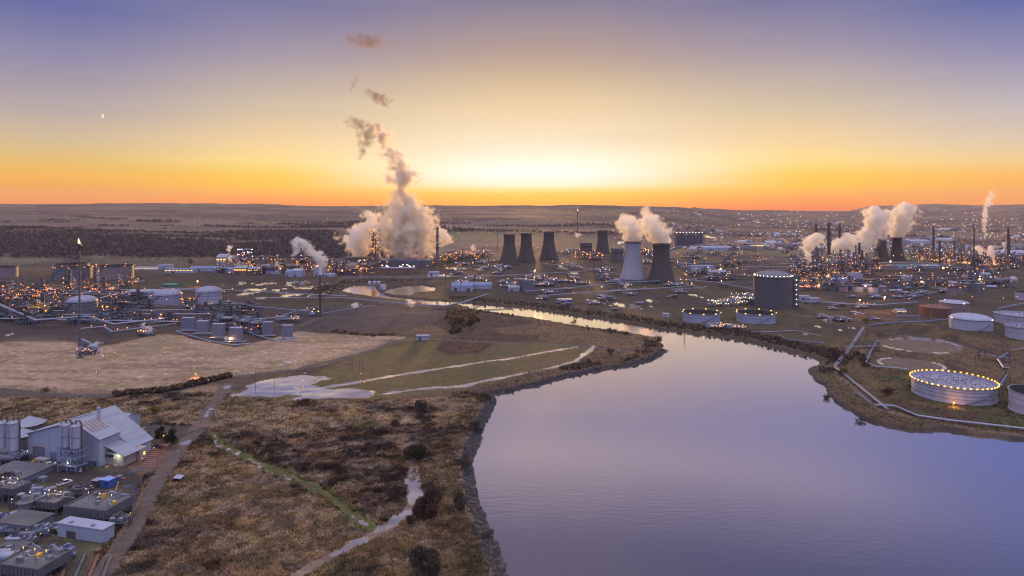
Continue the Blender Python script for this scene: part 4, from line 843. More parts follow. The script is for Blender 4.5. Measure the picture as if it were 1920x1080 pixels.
# ================================================================== middle distance buildings
shed("front bay of the blue roofed warehouse beside the masts", 846, 886, 546, 530, 26, M_WALL, M_ROOFBL, doors=2)
shed("long rear bay of the blue roofed warehouse", 868, 921, 542, 529, 22, M_WALL, M_ROOFBL, doors=1)
shed("low pale shed beside the ribbed silos", 953, 975, 546, 535, 14, M_WALL, M_ROOF)
shed("long low grey shed among the left plant pipes", 232, 316, 561, 545, 22, M_WALL, M_ROOF, 'flat', doors=3, win=7)
shed("round backed green hut behind the long low shed", 305, 328, 539, 531, 20, M_GREENR, M_GREENR)
shed("tall pale boiler house with lit orange windows at the wood edge", 405, 424, 497, 476, 26, M_CREAM, M_ROOF, win=3, winm=E_WIN)
shed("tall rear half of the boiler house with dark doorway", 423, 440, 496, 478, 30, M_CREAM, M_ROOF)
for i, (a, b, py, yt, lab) in enumerate([(252, 296, 507, 500, "long white shed with a row of lit windows at the far left"), (296, 317, 505, 496, "white framed canopy right of the long white shed"), (308, 362, 512, 504, "long blue roofed shed with lit front right of the canopy"), (355, 412, 509, 499, "wide pale blue roofed shed left of the boiler house"),
        (400, 436, 512, 501, "pale blue roofed shed below the boiler house"), (438, 462, 514, 498, "brick walled plant hall with orange lit roof"), (464, 488, 514, 500, "grey brick hall beside the lit plant hall"), (486, 500, 513, 497, "cream block at the middle plant"), (535, 548, 519, 505, "blue framed hall beside the second flare"),
        (548, 566, 519, 503, "grey gabled hall in front of the lamp covered steelwork"), (588, 606, 519, 501, "plain blue block behind the second flare"), (604, 626, 519, 512, "low white shed right of the second flare"), (498, 520, 514, 507, "low blue shed in front of the middle plant steam")]):
    shed(lab, a, b, py, yt, 18, M_BRICK if 'brick' in lab else M_CREAM if 'cream' in lab else M_WALL, M_ROOFBL if 'blue' in lab else M_ROOF, 'flat' if 'block' in lab or 'canopy' in lab else 'gable', win=8 if 'lit' in lab else 0, winm=E_WIN)
shed("long low station hall under the huge steam cloud", 714, 806, 501, 487, 40, M_CONC, M_ROOFBL, 'flat', doors=4)
shed("dark low hall left of the station under the steam", 645, 694, 497, 482, 40, M_DSTEEL, M_CONCD, 'flat', doors=2)
shed("brick fronted shed with a row of white eave lamps", 713, 776, 513, 502, 20, M_BRICK, M_ROOF, 'flat', doors=2, win=9)
shed("dark office block right of the pale cooling tower", 1148, 1168, 492, 466, 18, M_CONCD, M_CONCD, 'flat', win=5)
shed("dark rack building with open floors in front of the lone tower", 1089, 1110, 479, 455, 20, M_DSTEEL, M_CONCD, 'flat', win=6)
shed("lit white office block with rows of windows in the far town", 1407, 1432, 468, 457, 20, M_CREAM, M_ROOF, 'flat', win=9, winm=E_WIN)
shed("pale blue low works shed right of the dark cooling tower", 1297, 1340, 511, 498, 24, M_WALL, M_ROOFBL, 'flat', doors=3)
shed("small lit shed with orange lamp at its door", 1330, 1362, 517, 506, 14, M_CREAM, M_ROOF)
shed("wide white roof hall far behind the dark cooling tower", 1318, 1372, 470, 461, 60, M_WALL, M_WHITE2)
shed("long white depot far away right of the refinery towers", 1708, 1746, 459, 449, 60, M_WALL, M_WHITE2)
shed("white roofed works hall among the refinery lamps", 1712, 1732, 473, 466, 40, M_WALL, M_WHITE2)
shed("big white dome roofed hall at the right edge", 1876, 1935, 482, 469, 60, M_WHITE, M_WHITE)
shed("white block building with square opening behind the refinery tanks", 1598, 1618, 528, 512, 16, M_WHITE2, M_ROOF, 'flat')
shed("low grey control building left of the white block building", 1562, 1590, 531, 520, 14, M_WALL, M_ROOFBL)
shed("green roofed long shed in front of the refinery towers", 1684, 1724, 503, 496, 24, M_WALL, M_GREENR)
shed("grey roofed long shed right of the green roofed one", 1730, 1764, 503, 496, 24, M_WALL, M_ROOF)
shed("small grey hut on the refinery grass above the spheres", 1842, 1858, 519, 511, 9, M_WALL, M_ROOF)
shed("low white pipe store right of the concrete gas tank", 1500, 1520, 563, 555, 8, M_WHITE, M_WHITE2, 'flat'); shed("low white shed continuing right of the pipe store", 1519, 1538, 566, 559, 8, M_WHITE2, M_WHITE2, 'flat')
shed("small slate roofed hut with orange lit front left of the rusty tank", 1681, 1700, 588, 579, 9, M_CREAM, M_ROOFBL, winm=E_WIN, win=4)
shed("tiny white hut on the far river bank", 1244, 1255, 596, 588, 5, M_WHITE, M_WHITE2, 'flat'); shed("small dark shed on the flats near the river", 1148, 1160, 583, 579, 6, M_DSTEEL, M_DSTEEL, 'flat'); shed("blue container office on the far river flats", 1045, 1072, 568, 561, 9, M_BLUEP, M_ROOFBL, 'flat')
shed("long white site cabin with dark windows beside the fence road", 780, 804, 638, 629, 4, M_WHITE, M_WHITE2, 'flat', win=5, doors=1)
shed("white control box left of the ponds by the river", 713, 722, 543, 534, 6, M_WHITE, M_WHITE2, 'flat'); shed("white workshop behind the flats left of the warehouse", 803, 822, 517, 510, 12, M_WHITE, M_WHITE2, 'flat', win=5)
for i, x in enumerate((694, 703, 711)): shed("small pale pump hut %s of three by the river head" % ("leftmost", "middle", "rightmost")[i], x - 10 + 6, x - 10 + 11, 533, 527, 5, M_WHITE, M_WHITE2, name="pump_hut")
X0, Y0 = P(1292, 464)
sb = thing("silo_block", "row of tall grain silos joined under one roof in the far town", "silo", (X0, Y0, 0))
for k in range(9):
    mb = MB(); mb.cyl(-36 + k * 9, 0, -.5, 4.6, 36 + (k % 3) * 2, 16); mb.build("silo_cell", M_CONC, sb, True)
mb = MB(); mb.box(0, 0, 39.6, 84, 9, 5); mb.build("top_house", M_CONCD, sb)
for k in range(9): lamp_child(sb, -36 + k * 9, -5, 43, E_WH, 1.1)

# ================================================================== process plants
LP = "steel process unit hung with orange lamps in the left plant"
protos = {}
def units(key, label, seeds, spots, group, **kw):
    "a few prototype units, then copies of each"
    pr = []
    for i, sp in enumerate(spots):
        px, py = sp[0], sp[1]; sc = sp[2] if len(sp) > 2 else 1.0; X, Y = P(px, py)
        if i < len(seeds):
            t = unit(label, seeds[i], group=group, **kw); pr.append(t)
            t.location = (X, Y, 0); t.scale = (sc,) * 3; t.rotation_euler = (0, 0, rnd.uniform(-.3, .3))
        else: copy_tree(pr[i % len(seeds)], (X, Y, 0), rnd.choice((0, math.pi)) + rnd.uniform(-.3, .3), scale=sc)
units('left', "low steelwork and vessels lit orange in the left plant", [1, 2, 3], [(14, 553), (52, 551), (92, 549), (128, 546), (30, 566), (78, 562), (112, 572), (176, 545), (208, 548), (232, 540), (255, 534), (68, 585)], "process units of the left plant", W=24, D=12, levels=2, lh=4, columns=1, drums=2, lamps=7, pal='oooa', tall=20, lsize=.36, gl=3000)
unit("pair of tall pale columns with platforms behind the domed tank", 71, 10, 8, 2, 4, 2, 1, 8, 'oa', 36, P(128, 552) + (0,), frame=True)
unit("tall lamp lined column cluster between the open tanks", 72, 10, 8, 2, 4, 2, 0, 8, 'ooa', 40, P(178, 549) + (0,))
unit("white vessel with yellow gantry posts beside the blue pipe bridge", 73, 14, 9, 2, 4.5, 2, 2, 8, 'aaw', 15, P(74, 592) + (0,), steelm=M_YEL)
unit("orange lit pump skid between the two pale domed tanks", 74, 16, 8, 2, 3.2, 0, 3, 10, 'oo', 9, P(354, 573) + (0,))
unit("small lit valve skid right of the dark domed tank", 75, 8, 6, 2, 3.5, 1, 1, 7, 'aoa', 9, P(201, 588) + (0,))
unit("steaming lit pump skid at the corner of the dry field", 76, 14, 6, 1, 3.5, 0, 3, 6, 'ao', 8, P(276, 630) + (0,), lsize=.4)
unit("brightly lit skid at the foot of the tall left flare", 77, 12, 8, 1, 3, 0, 3, 9, 'oao', 5, P(163, 664) + (0,), lsize=.34)
unit("lit pump skid left of the foot of the second flare", 78, 10, 6, 2, 3.2, 1, 2, 10, 'gwa', 7, P(590, 592) + (0,), lsize=.42)
unit("orange lit valve skid beside the two right louvred coolers", 79, 24, 6, 1, 3.2, 0, 3, 8, 'oo', 7, P(543, 604) + (0,), lsize=.4)
for i, (px, py) in enumerate([(424, 618), (458, 622), (482, 626)]): unit(("biggest", "middle", "smallest")[i] + " dark open steel rack behind the louvred coolers", 80 + i, 20 - 4 * i, 12, 3, 3.6, 1, 2, 4, 'or', 12, P(px, py) + (0,), lsize=.36)
units('mid', "orange lit steelwork of the middle plant", [11, 12, 13], [(450, 502, 1.2), (470, 505, 1.2), (508, 506, 1.2), (523, 510), (560, 506, 1.3), (578, 505, 1.3), (592, 508, 1.2), (618, 512), (640, 514), (676, 510), (690, 512)], "process units of the middle plant", W=24, D=14, levels=4, lh=5, columns=1, drums=2, lamps=12, pal='oooaw', tall=24, lsize=.5, gl=7000)
unit("tall steel tower crusted with orange lamps beside the huge steam cloud", 90, 22, 16, 11, 6.2, 2, 1, 34, 'ooa', 62, P(705, 499) + (0,), lsize=.8)
unit("violet lit steelwork right of the boiler house", 94, 30, 10, 5, 6, 0, 0, 22, 'b', 20, P(461, 497) + (0,), lsize=.9)
for i, (px, hgt) in enumerate([(769, 44), (778, 40), (733, 22)]): unit(("taller twin vessel stack", "shorter twin vessel stack", "small vessel stack")[i] + " on the station hall under the steam", 91 + i, 10, 8, 2, 9, 2, 0, 4, 'o', hgt, P(px, 499) + (0,), lsize=.9)
units('back', "low lit steelwork right of the huge steam cloud", [21, 22], [(838, 492), (856, 488), (872, 486), (884, 490), (900, 484), (812, 497)], "process units right of the huge steam cloud", W=34, D=14, levels=3, lh=5, columns=1, drums=1, lamps=9, pal='ooa', tall=26, lsize=.8)
units('lone', "dark steelwork with amber lamps behind the pale cooling tower", [25, 26], [(1118, 488), (1158, 482), (1204, 478), (1222, 482), (1090, 486)], "steelwork behind the pale cooling tower", W=30, D=14, levels=3, lh=5, columns=2, drums=1, lamps=9, pal='oaw', tall=26, lsize=.9)
units('ref', "tall refinery steelwork and columns with amber lamps left of the cooling towers", [31, 32, 33, 34], [(1506, 532, .9), (1524, 528), (1544, 524), (1562, 518), (1580, 514), (1600, 520), (1618, 515), (1500, 516), (1520, 510), (1540, 508), (1570, 505), (1590, 508), (1612, 503), (1640, 508), (1530, 540, .6), (1486, 526, .8)], "refinery units left of the cooling towers", W=24, D=14, levels=5, lh=4.5, columns=3, drums=2, lamps=10, pal='ooaaw', tall=42, lsize=.45, gl=5000)
units('refr', "dark refinery steelwork with mixed lamps right of the cooling towers", [41, 42, 43], [(1722, 490), (1738, 486), (1755, 492), (1772, 494), (1788, 492), (1806, 498), (1830, 500), (1845, 502), (1862, 500), (1880, 500), (1900, 504), (1916, 500), (1720, 480), (1790, 482)], "refinery units right of the cooling towers", W=34, D=16, levels=4, lh=5, columns=3, drums=2, lamps=8, pal='ooaawb', tall=34, lsize=.52, gl=8000)
units('lng', "pipe deck covered with green white lamps left of the concrete tank", [51, 52, 53], [(1345, 575, .8), (1372, 573, .8), (1398, 571, .9), (1392, 564, .9)], "pipe deck beside the concrete tank", W=28, D=10, levels=2, lh=4, columns=0, drums=3, lamps=26, pal='wwgwa', tall=14, lsize=.42, steelm=M_STEEL)
units('jet', "jumble of blue pipes and amber lamps between the river tanks", [55, 56], [(1338, 615, .7), (1362, 612, .7), (1380, 616, .7)], "pipe jumble between the river tanks", W=22, D=12, levels=1, lh=2.6, columns=0, drums=3, lamps=12, pal='aoa', tall=6, lsize=.42, steelm=M_BSTEEL)
unit("orange lit burner row right of the concrete gas tank", 58, 26, 8, 1, 4, 0, 1, 12, 'or', 8, P(1514, 544) + (0,), lsize=.6)

def scatter(box, n, seed, avoid=()):
    r = random.Random(seed); out = []; k = 0
    while len(out) < n and k < 4000:
        k += 1; px, py = r.uniform(box[0], box[1]), r.uniform(box[2], box[3])
        if all(abs(px - a) > 9 or abs(py - b) > 3.2 for a, b, *_ in out) and all(not (a0 < px < a1 and b0 < py < b1) for a0, a1, b0, b1 in avoid): out.append((px, py, r.uniform(.6, 1.05)))
    return out
TK = [(115, 195, 550, 604), (276, 350, 540, 585), (360, 425, 535, 582), (560, 640, 500, 600)]
units('ly', "dark low pipework and small vessels among the left plant", [301, 302, 303, 304], scatter((-10, 300, 540, 608), 64, 1, TK) + scatter((300, 480, 574, 612), 20, 2, TK), "dark pipework of the left plant", W=20, D=9, levels=2, lh=3, columns=1, drums=2, lamps=0, pal='oa', tall=12, lsize=.4)
units('my', "dark low pipework along the edge of the middle plant", [311, 312], scatter((410, 700, 492, 516), 26, 3), "dark pipework of the middle plant", W=26, D=12, levels=3, lh=4, columns=1, drums=1, lamps=2, pal='oo', tall=18, lsize=.55)
units('cy', "dark low works and pipe yards around the cooling towers", [321, 322, 323], scatter((840, 1290, 470, 540), 64, 4, [(930, 1050, 470, 502), (1155, 1270, 500, 536)]), "pipe yards around the cooling towers", W=34, D=12, levels=1, lh=4, columns=1, drums=2, lamps=2, pal='oaw', tall=12, lsize=.6, nm="pipe_yard", cat="pipe yard")
units('ry', "dark low works and pipe yards of the right refinery", [331, 332, 333], scatter((1290, 1520, 466, 530), 30, 5, [(1405, 1500, 500, 560)]) + scatter((1620, 1900, 495, 545), 34, 6, [(1630, 1700, 495, 500)]) + scatter((1490, 1640, 500, 545), 26, 7), "pipe yards of the right refinery", W=30, D=12, levels=2, lh=3.4, columns=1, drums=2, lamps=2, pal='oaw', tall=14, lsize=.55, nm="pipe_yard", cat="pipe yard")
units('fy', "small dark pipe manifold on the brown flats by the river", [341, 342], scatter((1000, 1275, 543, 574), 14, 8) + scatter((1500, 1660, 556, 606), 14, 9) + scatter((1660, 1770, 548, 562), 6, 10), "pipe manifolds on the flats", W=22, D=8, levels=1, lh=2.4, columns=0, drums=2, lamps=1, pal='oa', tall=6, lsize=.35, nm="pipe_manifold", cat="pipe manifold")
# louvred coolers
def cooler(label, px, py, yt, w_, group=None):
    X, Y = P(px, py); s = Y / F; h = H - (yt - HY) * s; W_ = w_ * s; t = thing("louvred_cooler", label, "cooler", (X, Y, 0), R(rnd.uniform(-6, 6)), group); mb = MB(); mb.box(0, 0, h * .18, W_, W_ * .45, h * .82); mb.build("casing", M_GREYBOX, t)
    mb = MB()
    for k in range(7): mb.box(-W_ / 2 + W_ * k / 6, -W_ * .225 - .05, h * .18, .16, .14, h * .82)
    for k in range(5): mb.box(0, -W_ * .225 - .08, h * (.18 + .2 * k), W_ + .3, .2, .22)
    mb.build("louvre_frame", M_STEEL, t); mb = MB(); mb.box(0, 0, h, W_ + .4, W_ * .5, .4); mb.build("top_rail", M_WHITE2, t)
    for a in (-1, 1):
        for b in (-1, 1): mb = MB(); mb.tube((a * W_ * .45, b * W_ * .2, -.3), (a * W_ * .45, b * W_ * .2, h * .19), .22, 5); mb.build("leg", M_DSTEEL, t)
    mb = MB(); mb.box(0, 0, .1, W_ * 1.5, W_ * .9, .5); mb.tube((-W_ * .8, -W_ * .5, 1), (W_ * .8, -W_ * .5, 1), .35, 8); mb.build("base_pipe", M_STEEL, t)
for a in [("first louvred cooler from the left in the row of four", 353, 620, 596, 21), ("second louvred cooler from the left in the row of four", 380, 626, 602, 21), ("third louvred cooler from the left in the row of four", 410, 634, 607.5, 22), ("nearest louvred cooler at the right of the row of four", 443, 641, 614.5, 22.5), ("left louvred cooler of the separate pair", 502, 630, 604, 17.5), ("right louvred cooler of the separate pair", 539, 636, 610, 18)]: cooler(*a)

# pipe racks and pipelines
pipe_rack("thick blue pipe bridge running in from the left edge to the flare", [(-40, 566), (68, 616), (165, 608), (214, 624), (308, 613)], 7, [.75, .55, .55], step=12, lamps=6)
pipe_rack("lower pipe bridge from the flare along the dry field edge", [(152, 628), (196, 624), (210, 634), (330, 618)], 5, [.5, .4], step=9, lamps=4)
pipe_rack("short pipe bridge feeding the tall left flare", [(153, 646), (176, 657), (192, 654)], 4, [.55, .45, .3], step=7)
pipe_rack("far pipe bridge behind the dark domed tank", [(-30, 566), (100, 561), (150, 560), (196, 555)], 6, [.6, .5, .4], step=18, lamps=6)
pipe_rack("long pipe rack passing in front of the pale domed tanks", [(190, 577), (280, 578), (360, 586), (480, 594)], 5, [.4, .4, .4], M_DSTEEL, M_DSTEEL, step=14, lamps=5, lamp='a')
pipe_rack("upper pipe rack passing right of the palest domed tank", [(392, 575), (430, 575), (478, 584), (560, 592), (596, 592)], 5, [.4, .35], step=14)
pipe_rack("second long pipe rack below the pale domed tanks", [(180, 590), (260, 590), (330, 598), (420, 600)], 4, [.4, .4], M_DSTEEL, M_DSTEEL, step=14, lamps=3)
pipe_rack("sloping conveyor pipe left of the long low shed", [(188, 570), (224, 560)], 6, [.7], M_WALL, step=10)
pipe_rack("low pipes bounding the louvred coolers", [(330, 624), (384, 640), (436, 650), (470, 647)], 1.0, [.3, .3], step=8)
pipe_rack("low pipes below the separate pair of coolers", [(455, 622), (490, 634), (520, 642), (556, 640)], 1.0, [.3, .3], step=8)
pipe_rack("long pipe rack along the far side of the dark gravel yard", [(478, 565), (570, 564), (640, 564), (700, 570), (760, 576), (832, 580)], 3.5, [.5, .4, .4], step=16, lamps=3)
pipe_rack("pipe bridge crossing the river channel on low trestles", [(832, 581), (870, 573), (915, 557)], 3.5, [.6, .5], step=14)
pipe_rack("thin pipe line across the dark gravel yard", [(603, 590), (650, 582), (700, 575)], .8, [.35], step=14)
pipe_rack("looped pipe rack left of the second flare", [(480, 606), (520, 603), (556, 590), (588, 586)], 3.5, [.5, .4], step=12, lamps=3)
pipe_rack("long pipe rack crossing the flats behind the ribbed silos", [(985, 553), (1080, 545), (1165, 536), (1290, 530), (1345, 525)], 4, [.6, .5, .4], step=24)
pipe_rack("long pipe rack from the dark cooling tower to the concrete tank", [(1290, 531), (1340, 535), (1410, 548)], 4, [.6, .5, .5], step=20)
pipe_rack("low white pipe rail on the flats right of the dark cooling tower", [(1255, 548), (1320, 544), (1326, 540)], 3, [.4], step=16)
pipe_rack("far pipe rack from the idle towers to the pale one", [(1010, 498), (1060, 503), (1110, 510), (1165, 520)], 4, [.6, .5], step=26, lamps=6)
pipe_rack("refinery pipe rack running along the whole right works", [(1720, 508), (1800, 508), (1870, 506), (1940, 505)], 7, [.6, .6, .5], M_DSTEEL, M_DSTEEL, step=24, lamps=8)
pipe_rack("pipe bundle beside the refinery tank row", [(1640, 532), (1700, 537), (1770, 545), (1778, 543)], 1.5, [.5, .5], step=20)
pipe_rack("pipe trench to the pink open tank", [(1705, 561), (1740, 553), (1776, 546)], .8, [.5, .4], step=20)
pipe_rack("blue hooped pipeline left of the white domed tank", [(1628, 612), (1680, 607), (1726, 606), (1778, 601)], .8, [.5], M_BSTEEL, step=12)
pipe_rack("twin pipeline running towards the shore from the inlet", [(1620, 616), (1609, 633), (1594, 656), (1567, 688)], .7, [.42, .38, .38], M_STEEL, M_DSTEEL, step=9)
pipe_rack("twin pipeline turning along the bank below the bund", [(1567, 688), (1566, 692), (1612, 729), (1664, 772)], 1.0, [.4, .36], M_STEEL, M_DSTEEL, step=8)
pipe_rack("blue pipeline skirting the shore in front of the lamp ringed tank", [(1640, 764), (1678, 766), (1720, 784), (1780, 793), (1860, 802), (1975, 815)], 1.0, [.4, .34], M_STEEL, M_DSTEEL, step=8)
pipe_rack("short blue pipeline on the scrub near the shore", [(1606, 738), (1634, 760)], .6, [.3], M_BSTEEL, step=7)
pipe_rack("pipes on trestles beside the drained tank ring", [(1645, 643), (1632, 665), (1624, 684), (1640, 692), (1700, 697)], 1.6, [.3, .3], M_STEEL, M_DSTEEL, step=7)
pipe_rack("pipes at the right edge above the lamp ringed tank", [(1930, 656), (1900, 660), (1872, 678), (1882, 694), (1892, 694)], 1.4, [.35, .3], M_STEEL, M_DSTEEL, step=7)
pipe_rack("low pipes on the flats above the spit", [(1462, 630), (1472, 638), (1510, 642), (1545, 646)], .7, [.35], M_BSTEEL, step=9)
pipe_rack("pipe along the flats in front of the river tanks", [(1400, 626), (1450, 624), (1490, 622), (1540, 632)], .6, [.35], step=12)
pipe_rack("rusty pipes left of the inlet on the flats", [(1578, 594), (1588, 606)], .7, [.35, .35], step=9)
pipe_rack("hooped pipes at the right edge above the white tanks", [(1870, 584), (1900, 577), (1925, 573)], 2.5, [.4, .4], step=9)
pipe_rack("long thin pipe line across the marshy flats behind the second flare", [(300, 545), (420, 548), (560, 556), (650, 560)], 3, [.5, .45, .4], step=22, lamps=2)
pipe_rack("pipe rack along the far road behind the domed tanks", [(200, 548), (330, 548), (420, 552)], 3, [.5, .45, .4], step=22, lamps=2)
pipe_rack("long pipe line over the flats behind the blue roofed warehouse", [(640, 524), (800, 524), (960, 520), (1100, 512)], 3, [.5, .45, .4], step=22, lamps=2)
pipe_rack("low pipe rack crossing the flats in front of the pale tower", [(1010, 560), (1130, 552), (1240, 545), (1300, 540)], 3, [.5, .45, .4], step=22, lamps=2)
pipe_rack("pipe rack behind the concrete gas tank", [(1300, 512), (1400, 520), (1480, 532), (1540, 545)], 3, [.5, .45, .4], step=22, lamps=2)
pipe_rack("far pipe rack right of the dark cooling tower", [(1270, 500), (1380, 492), (1500, 488)], 3, [.5, .45, .4], step=22, lamps=2)
pipe_rack("pipe track left of the rusty tank", [(1540, 572), (1640, 578), (1720, 572)], 3, [.5, .45, .4], step=22, lamps=2)
pipe_rack("first long pipe run from the back across the left plant", [(49, 552), (135, 553.7), (222, 555.4)], 5, [.5, .4, .4], M_BSTEEL, M_DSTEEL, step=15, lamps=4)
pipe_rack("second long pipe run from the back across the left plant", [(53, 560), (155, 557.6), (257, 555.8)], 4, [.5, .4, .4], M_STEEL, M_DSTEEL, step=15, lamps=4)
pipe_rack("third long pipe run from the back across the left plant", [(53, 567), (124, 569.5), (196, 572.0)], 3, [.5, .4, .4], M_DSTEEL, M_DSTEEL, step=15, lamps=4)
pipe_rack("fourth long pipe run from the back across the left plant", [(30, 574), (125, 574.4), (221, 574.3)], 3, [.5, .4, .4], M_BSTEEL, M_DSTEEL, step=15, lamps=4)
pipe_rack("fifth long pipe run from the back across the left plant", [(1, 582), (96, 583.7), (191, 585.3)], 4, [.5, .4, .4], M_DSTEEL, M_DSTEEL, step=15, lamps=4)
pipe_rack("sixth long pipe run from the back across the left plant", [(-7, 590), (196, 588.3), (399, 587.1)], 3, [.5, .4, .4], M_STEEL, M_DSTEEL, step=15, lamps=4)
pipe_rack("seventh long pipe run from the back across the left plant", [(49, 597), (231, 595.6), (413, 594.3)], 3, [.5, .4, .4], M_STEEL, M_DSTEEL, step=15, lamps=4)
pipe_rack("eighth long pipe run from the back across the left plant", [(-4, 604), (175, 607.3), (355, 610.1)], 3, [.5, .4, .4], M_STEEL, M_DSTEEL, step=15, lamps=4)
pipe_rack("first long pipe run from the back across the right refinery", [(1374, 494), (1587, 497.7), (1800, 501.5)], 5, [.7, .6, .5], M_GREYT, M_DSTEEL, step=26, lamps=5)
pipe_rack("second long pipe run from the back across the right refinery", [(1460, 500), (1602, 498.7), (1744, 497.4)], 5, [.7, .6, .5], M_STEEL, M_DSTEEL, step=26, lamps=5)
pipe_rack("third long pipe run from the back across the right refinery", [(1398, 506), (1595, 503.6), (1792, 501.3)], 4, [.7, .6, .5], M_STEEL, M_DSTEEL, step=26, lamps=5)
pipe_rack("fourth long pipe run from the back across the right refinery", [(1337, 512), (1556, 509.9), (1775, 507.8)], 4, [.7, .6, .5], M_GREYT, M_DSTEEL, step=26, lamps=5)
pipe_rack("fifth long pipe run from the back across the right refinery", [(1450, 518), (1545, 519.4), (1641, 520.7)], 5, [.7, .6, .5], M_DSTEEL, M_DSTEEL, step=26, lamps=5)
pipe_rack("sixth long pipe run from the back across the right refinery", [(1316, 524), (1557, 523.8), (1798, 523.6)], 4, [.7, .6, .5], M_DSTEEL, M_DSTEEL, step=26, lamps=5)
pipe_rack("seventh long pipe run from the back across the right refinery", [(1478, 530), (1639, 528.7), (1801, 527.4)], 4, [.7, .6, .5], M_GREYT, M_DSTEEL, step=26, lamps=5)
pipe_rack("eighth long pipe run from the back across the right refinery", [(1345, 536), (1507, 535.2), (1669, 534.3)], 3, [.7, .6, .5], M_GREYT, M_DSTEEL, step=26, lamps=5)
# square pipe hoop
X0, Y0 = P(1703, 606); s0 = Y0 / F
ho = MB(); hp = [(-20 * s0, 0, 1.2), (-20 * s0, 0, 7), (20 * s0, 0, 7), (20 * s0, 0, 1.2)]; ho.path(hp, .5, 8); tag(ho.build("pipe_hoop", M_BSTEEL, loc=(X0, Y0, 0)), "square blue pipe hoop standing over the tank farm track", "pipe")
# lattice pipe bridges
def lattice(label, p0, p1, z0, z1, wd=3, m=None, legs=True):
    a, b = np.array(P(*p0)), np.array(P(*p1)); d = b - a; L = np.linalg.norm(d); t = thing("lattice_bridge", label, "pipe bridge", (a[0], a[1], 0), math.atan2(d[1], d[0])); n = max(4, int(L / 3.5)); mb = MB()
    for y in (-wd / 2, wd / 2):
        mb.tube((0, y, z0), (L, y, z0), .16, 4); mb.tube((0, y, z1), (L, y, z1), .16, 4)
        for k in range(n): mb.tube((L * k / n, y, z0 if k % 2 else z1), (L * (k + 1) / n, y, z1 if k % 2 else z0), .1, 4); mb.tube((L * k / n, y, z0), (L * k / n, y, z1), .1, 4)
    mb.build("truss", m or M_DSTEEL, t); mb = MB(); mb.box(L / 2, 0, z0 - .1, L, wd * .8, .15); mb.build("walkway", M_STEEL, t)
    for x in (0, L):
        mb = MB()
        for y in (-wd / 2, wd / 2): mb.tube((x, y, -.5), (x, y, z1), .2, 4); mb.tube((x, y, 0), (x, -y, z0), .1, 4)
        mb.build("trestle", m or M_DSTEEL, t)
lattice("rusty lattice bridge over the pipes at the inlet", (1582, 660), (1646, 658), 4, 7.5); lattice("lattice gantry at the right above the lamp ringed tank", (1836, 672), (1893, 680), 3.5, 8); lattice("small lattice jetty standing in the river channel", (908, 586), (962, 584), 2, 3.2, 2)
lattice("steel gantry between the lamp ringed tank and its neighbour", (1876, 742), (1890, 720), 6, 8.5, 2.2)

# masts, lamps ----------------------------------------------------
for lab, x, y, yt, c, s, li in [("bright orange lamp standard on the refinery road, the brightest in the picture", 1658, 584, 557, 'o', .75, 16000), ("orange lamp standard left of the brightest one", 1611, 592, 562, 'r', .6, 9000), ("red orange lamp at the dry field hedge", 368, 709, 700, 'r', .33, 1800), ("red lamp on the tall pole left of the coolers", 303, 613, 589, 'r', .45, 2500),
        ("starry orange lamp on the far left flats", 371, 538, 527, 'o', .8, 9000), ("bright white lamp behind the bluish grey tank", 1836, 534, 523, 'w', .9, 9000), ("orange lamp at the foot of the lamp ringed tank", 1787, 762, 754, 'o', .36, 2500), ("red lamp on the grass by the rightmost refinery tower", 1669, 496, 490, 'r', 1.1, 9000), ("red lamp between the small refinery tanks", 1622, 549, 536, 'r', .7, 6000),
        ("orange lamp beyond the office right of the dark tower", 1351, 515, 504, 'o', .9, 9000), ("orange lamp at the road junction by the refinery", 1727, 538, 528, 'r', .8, 6000), ("orange lamp near the spheres", 1768, 526, 502, 'o', .9, 6000), ("white blue lamp by the second louvred cooler", 399, 634, 628, 'b', .42, 2500), ("dazzling white lamp by the nearest louvred cooler", 431, 642, 634, 'b', .5, 4000)]:
    lamp_post(lab, x, y, yt, m=c, s=s, light=li)
def lamps(label, group, n, box, c='o', s=.55, h=8, seed=0):
    r = random.Random(seed); x0, x1, y0, y1 = box; pr = {}
    for i in range(n):
        px, py = r.uniform(x0, x1), y0 + (y1 - y0) * r.random(); k = r.choice(c)
        if k not in pr: pr[k] = lamp_post(label, px, py, h=h, m=k, s=s, group=group)
        else: copy_tree(pr[k], P(px, py), 0, scale=(1, 1, r.uniform(.7, 1.3)))
lamps("orange lamp on a slim pole among the left plant pipes", "lamps among the left plant pipes", 45, (0, 245, 541, 572), 'ooor', 0.40, 9, 1)
lamps("scattered amber lamp at the middle of the left plant", "lamps around the domed tanks", 16, (180, 470, 540, 600), 'oaoa', 0.36, 8, 2)
lamps("orange lamp on the road along the middle plant", "lamps along the middle plant", 28, (400, 700, 500, 521), 'oooaw', 0.54, 10, 3)
lamps("orange lamp around the station under the steam", "lamps around the station", 22, (650, 910, 482, 512), 'ooaw', 0.65, 10, 4)
lamps("small lamp near the flats in the middle of the works", "lamps on the middle flats", 20, (900, 1280, 465, 545), 'ooar', 0.54, 9, 5)
lamps("orange lamp on the roads right of the dark cooling tower", "lamps right of the dark cooling tower", 34, (1265, 1500, 455, 545), 'ooaw', 0.61, 10, 6)
lamps("refinery lamp on a pole among the right works", "lamps among the right works", 60, (1500, 1920, 470, 535), 'ooawwb', 0.61, 12, 7)
lamps("low lamp in the tank farm roads", "lamps on the tank farm roads", 18, (1640, 1920, 520, 575), 'oooa', 0.43, 8, 8)
lamps("small red lamp on the tan field fence", "lamps on the tan field", 9, (60, 720, 660, 725), 'or', .22, 2.5, 9)
lamps("white lamp in the row of eave lights below the station", "white lamps below the station", 16, (712, 778, 507, 508), 'w', .85, 8, 10)
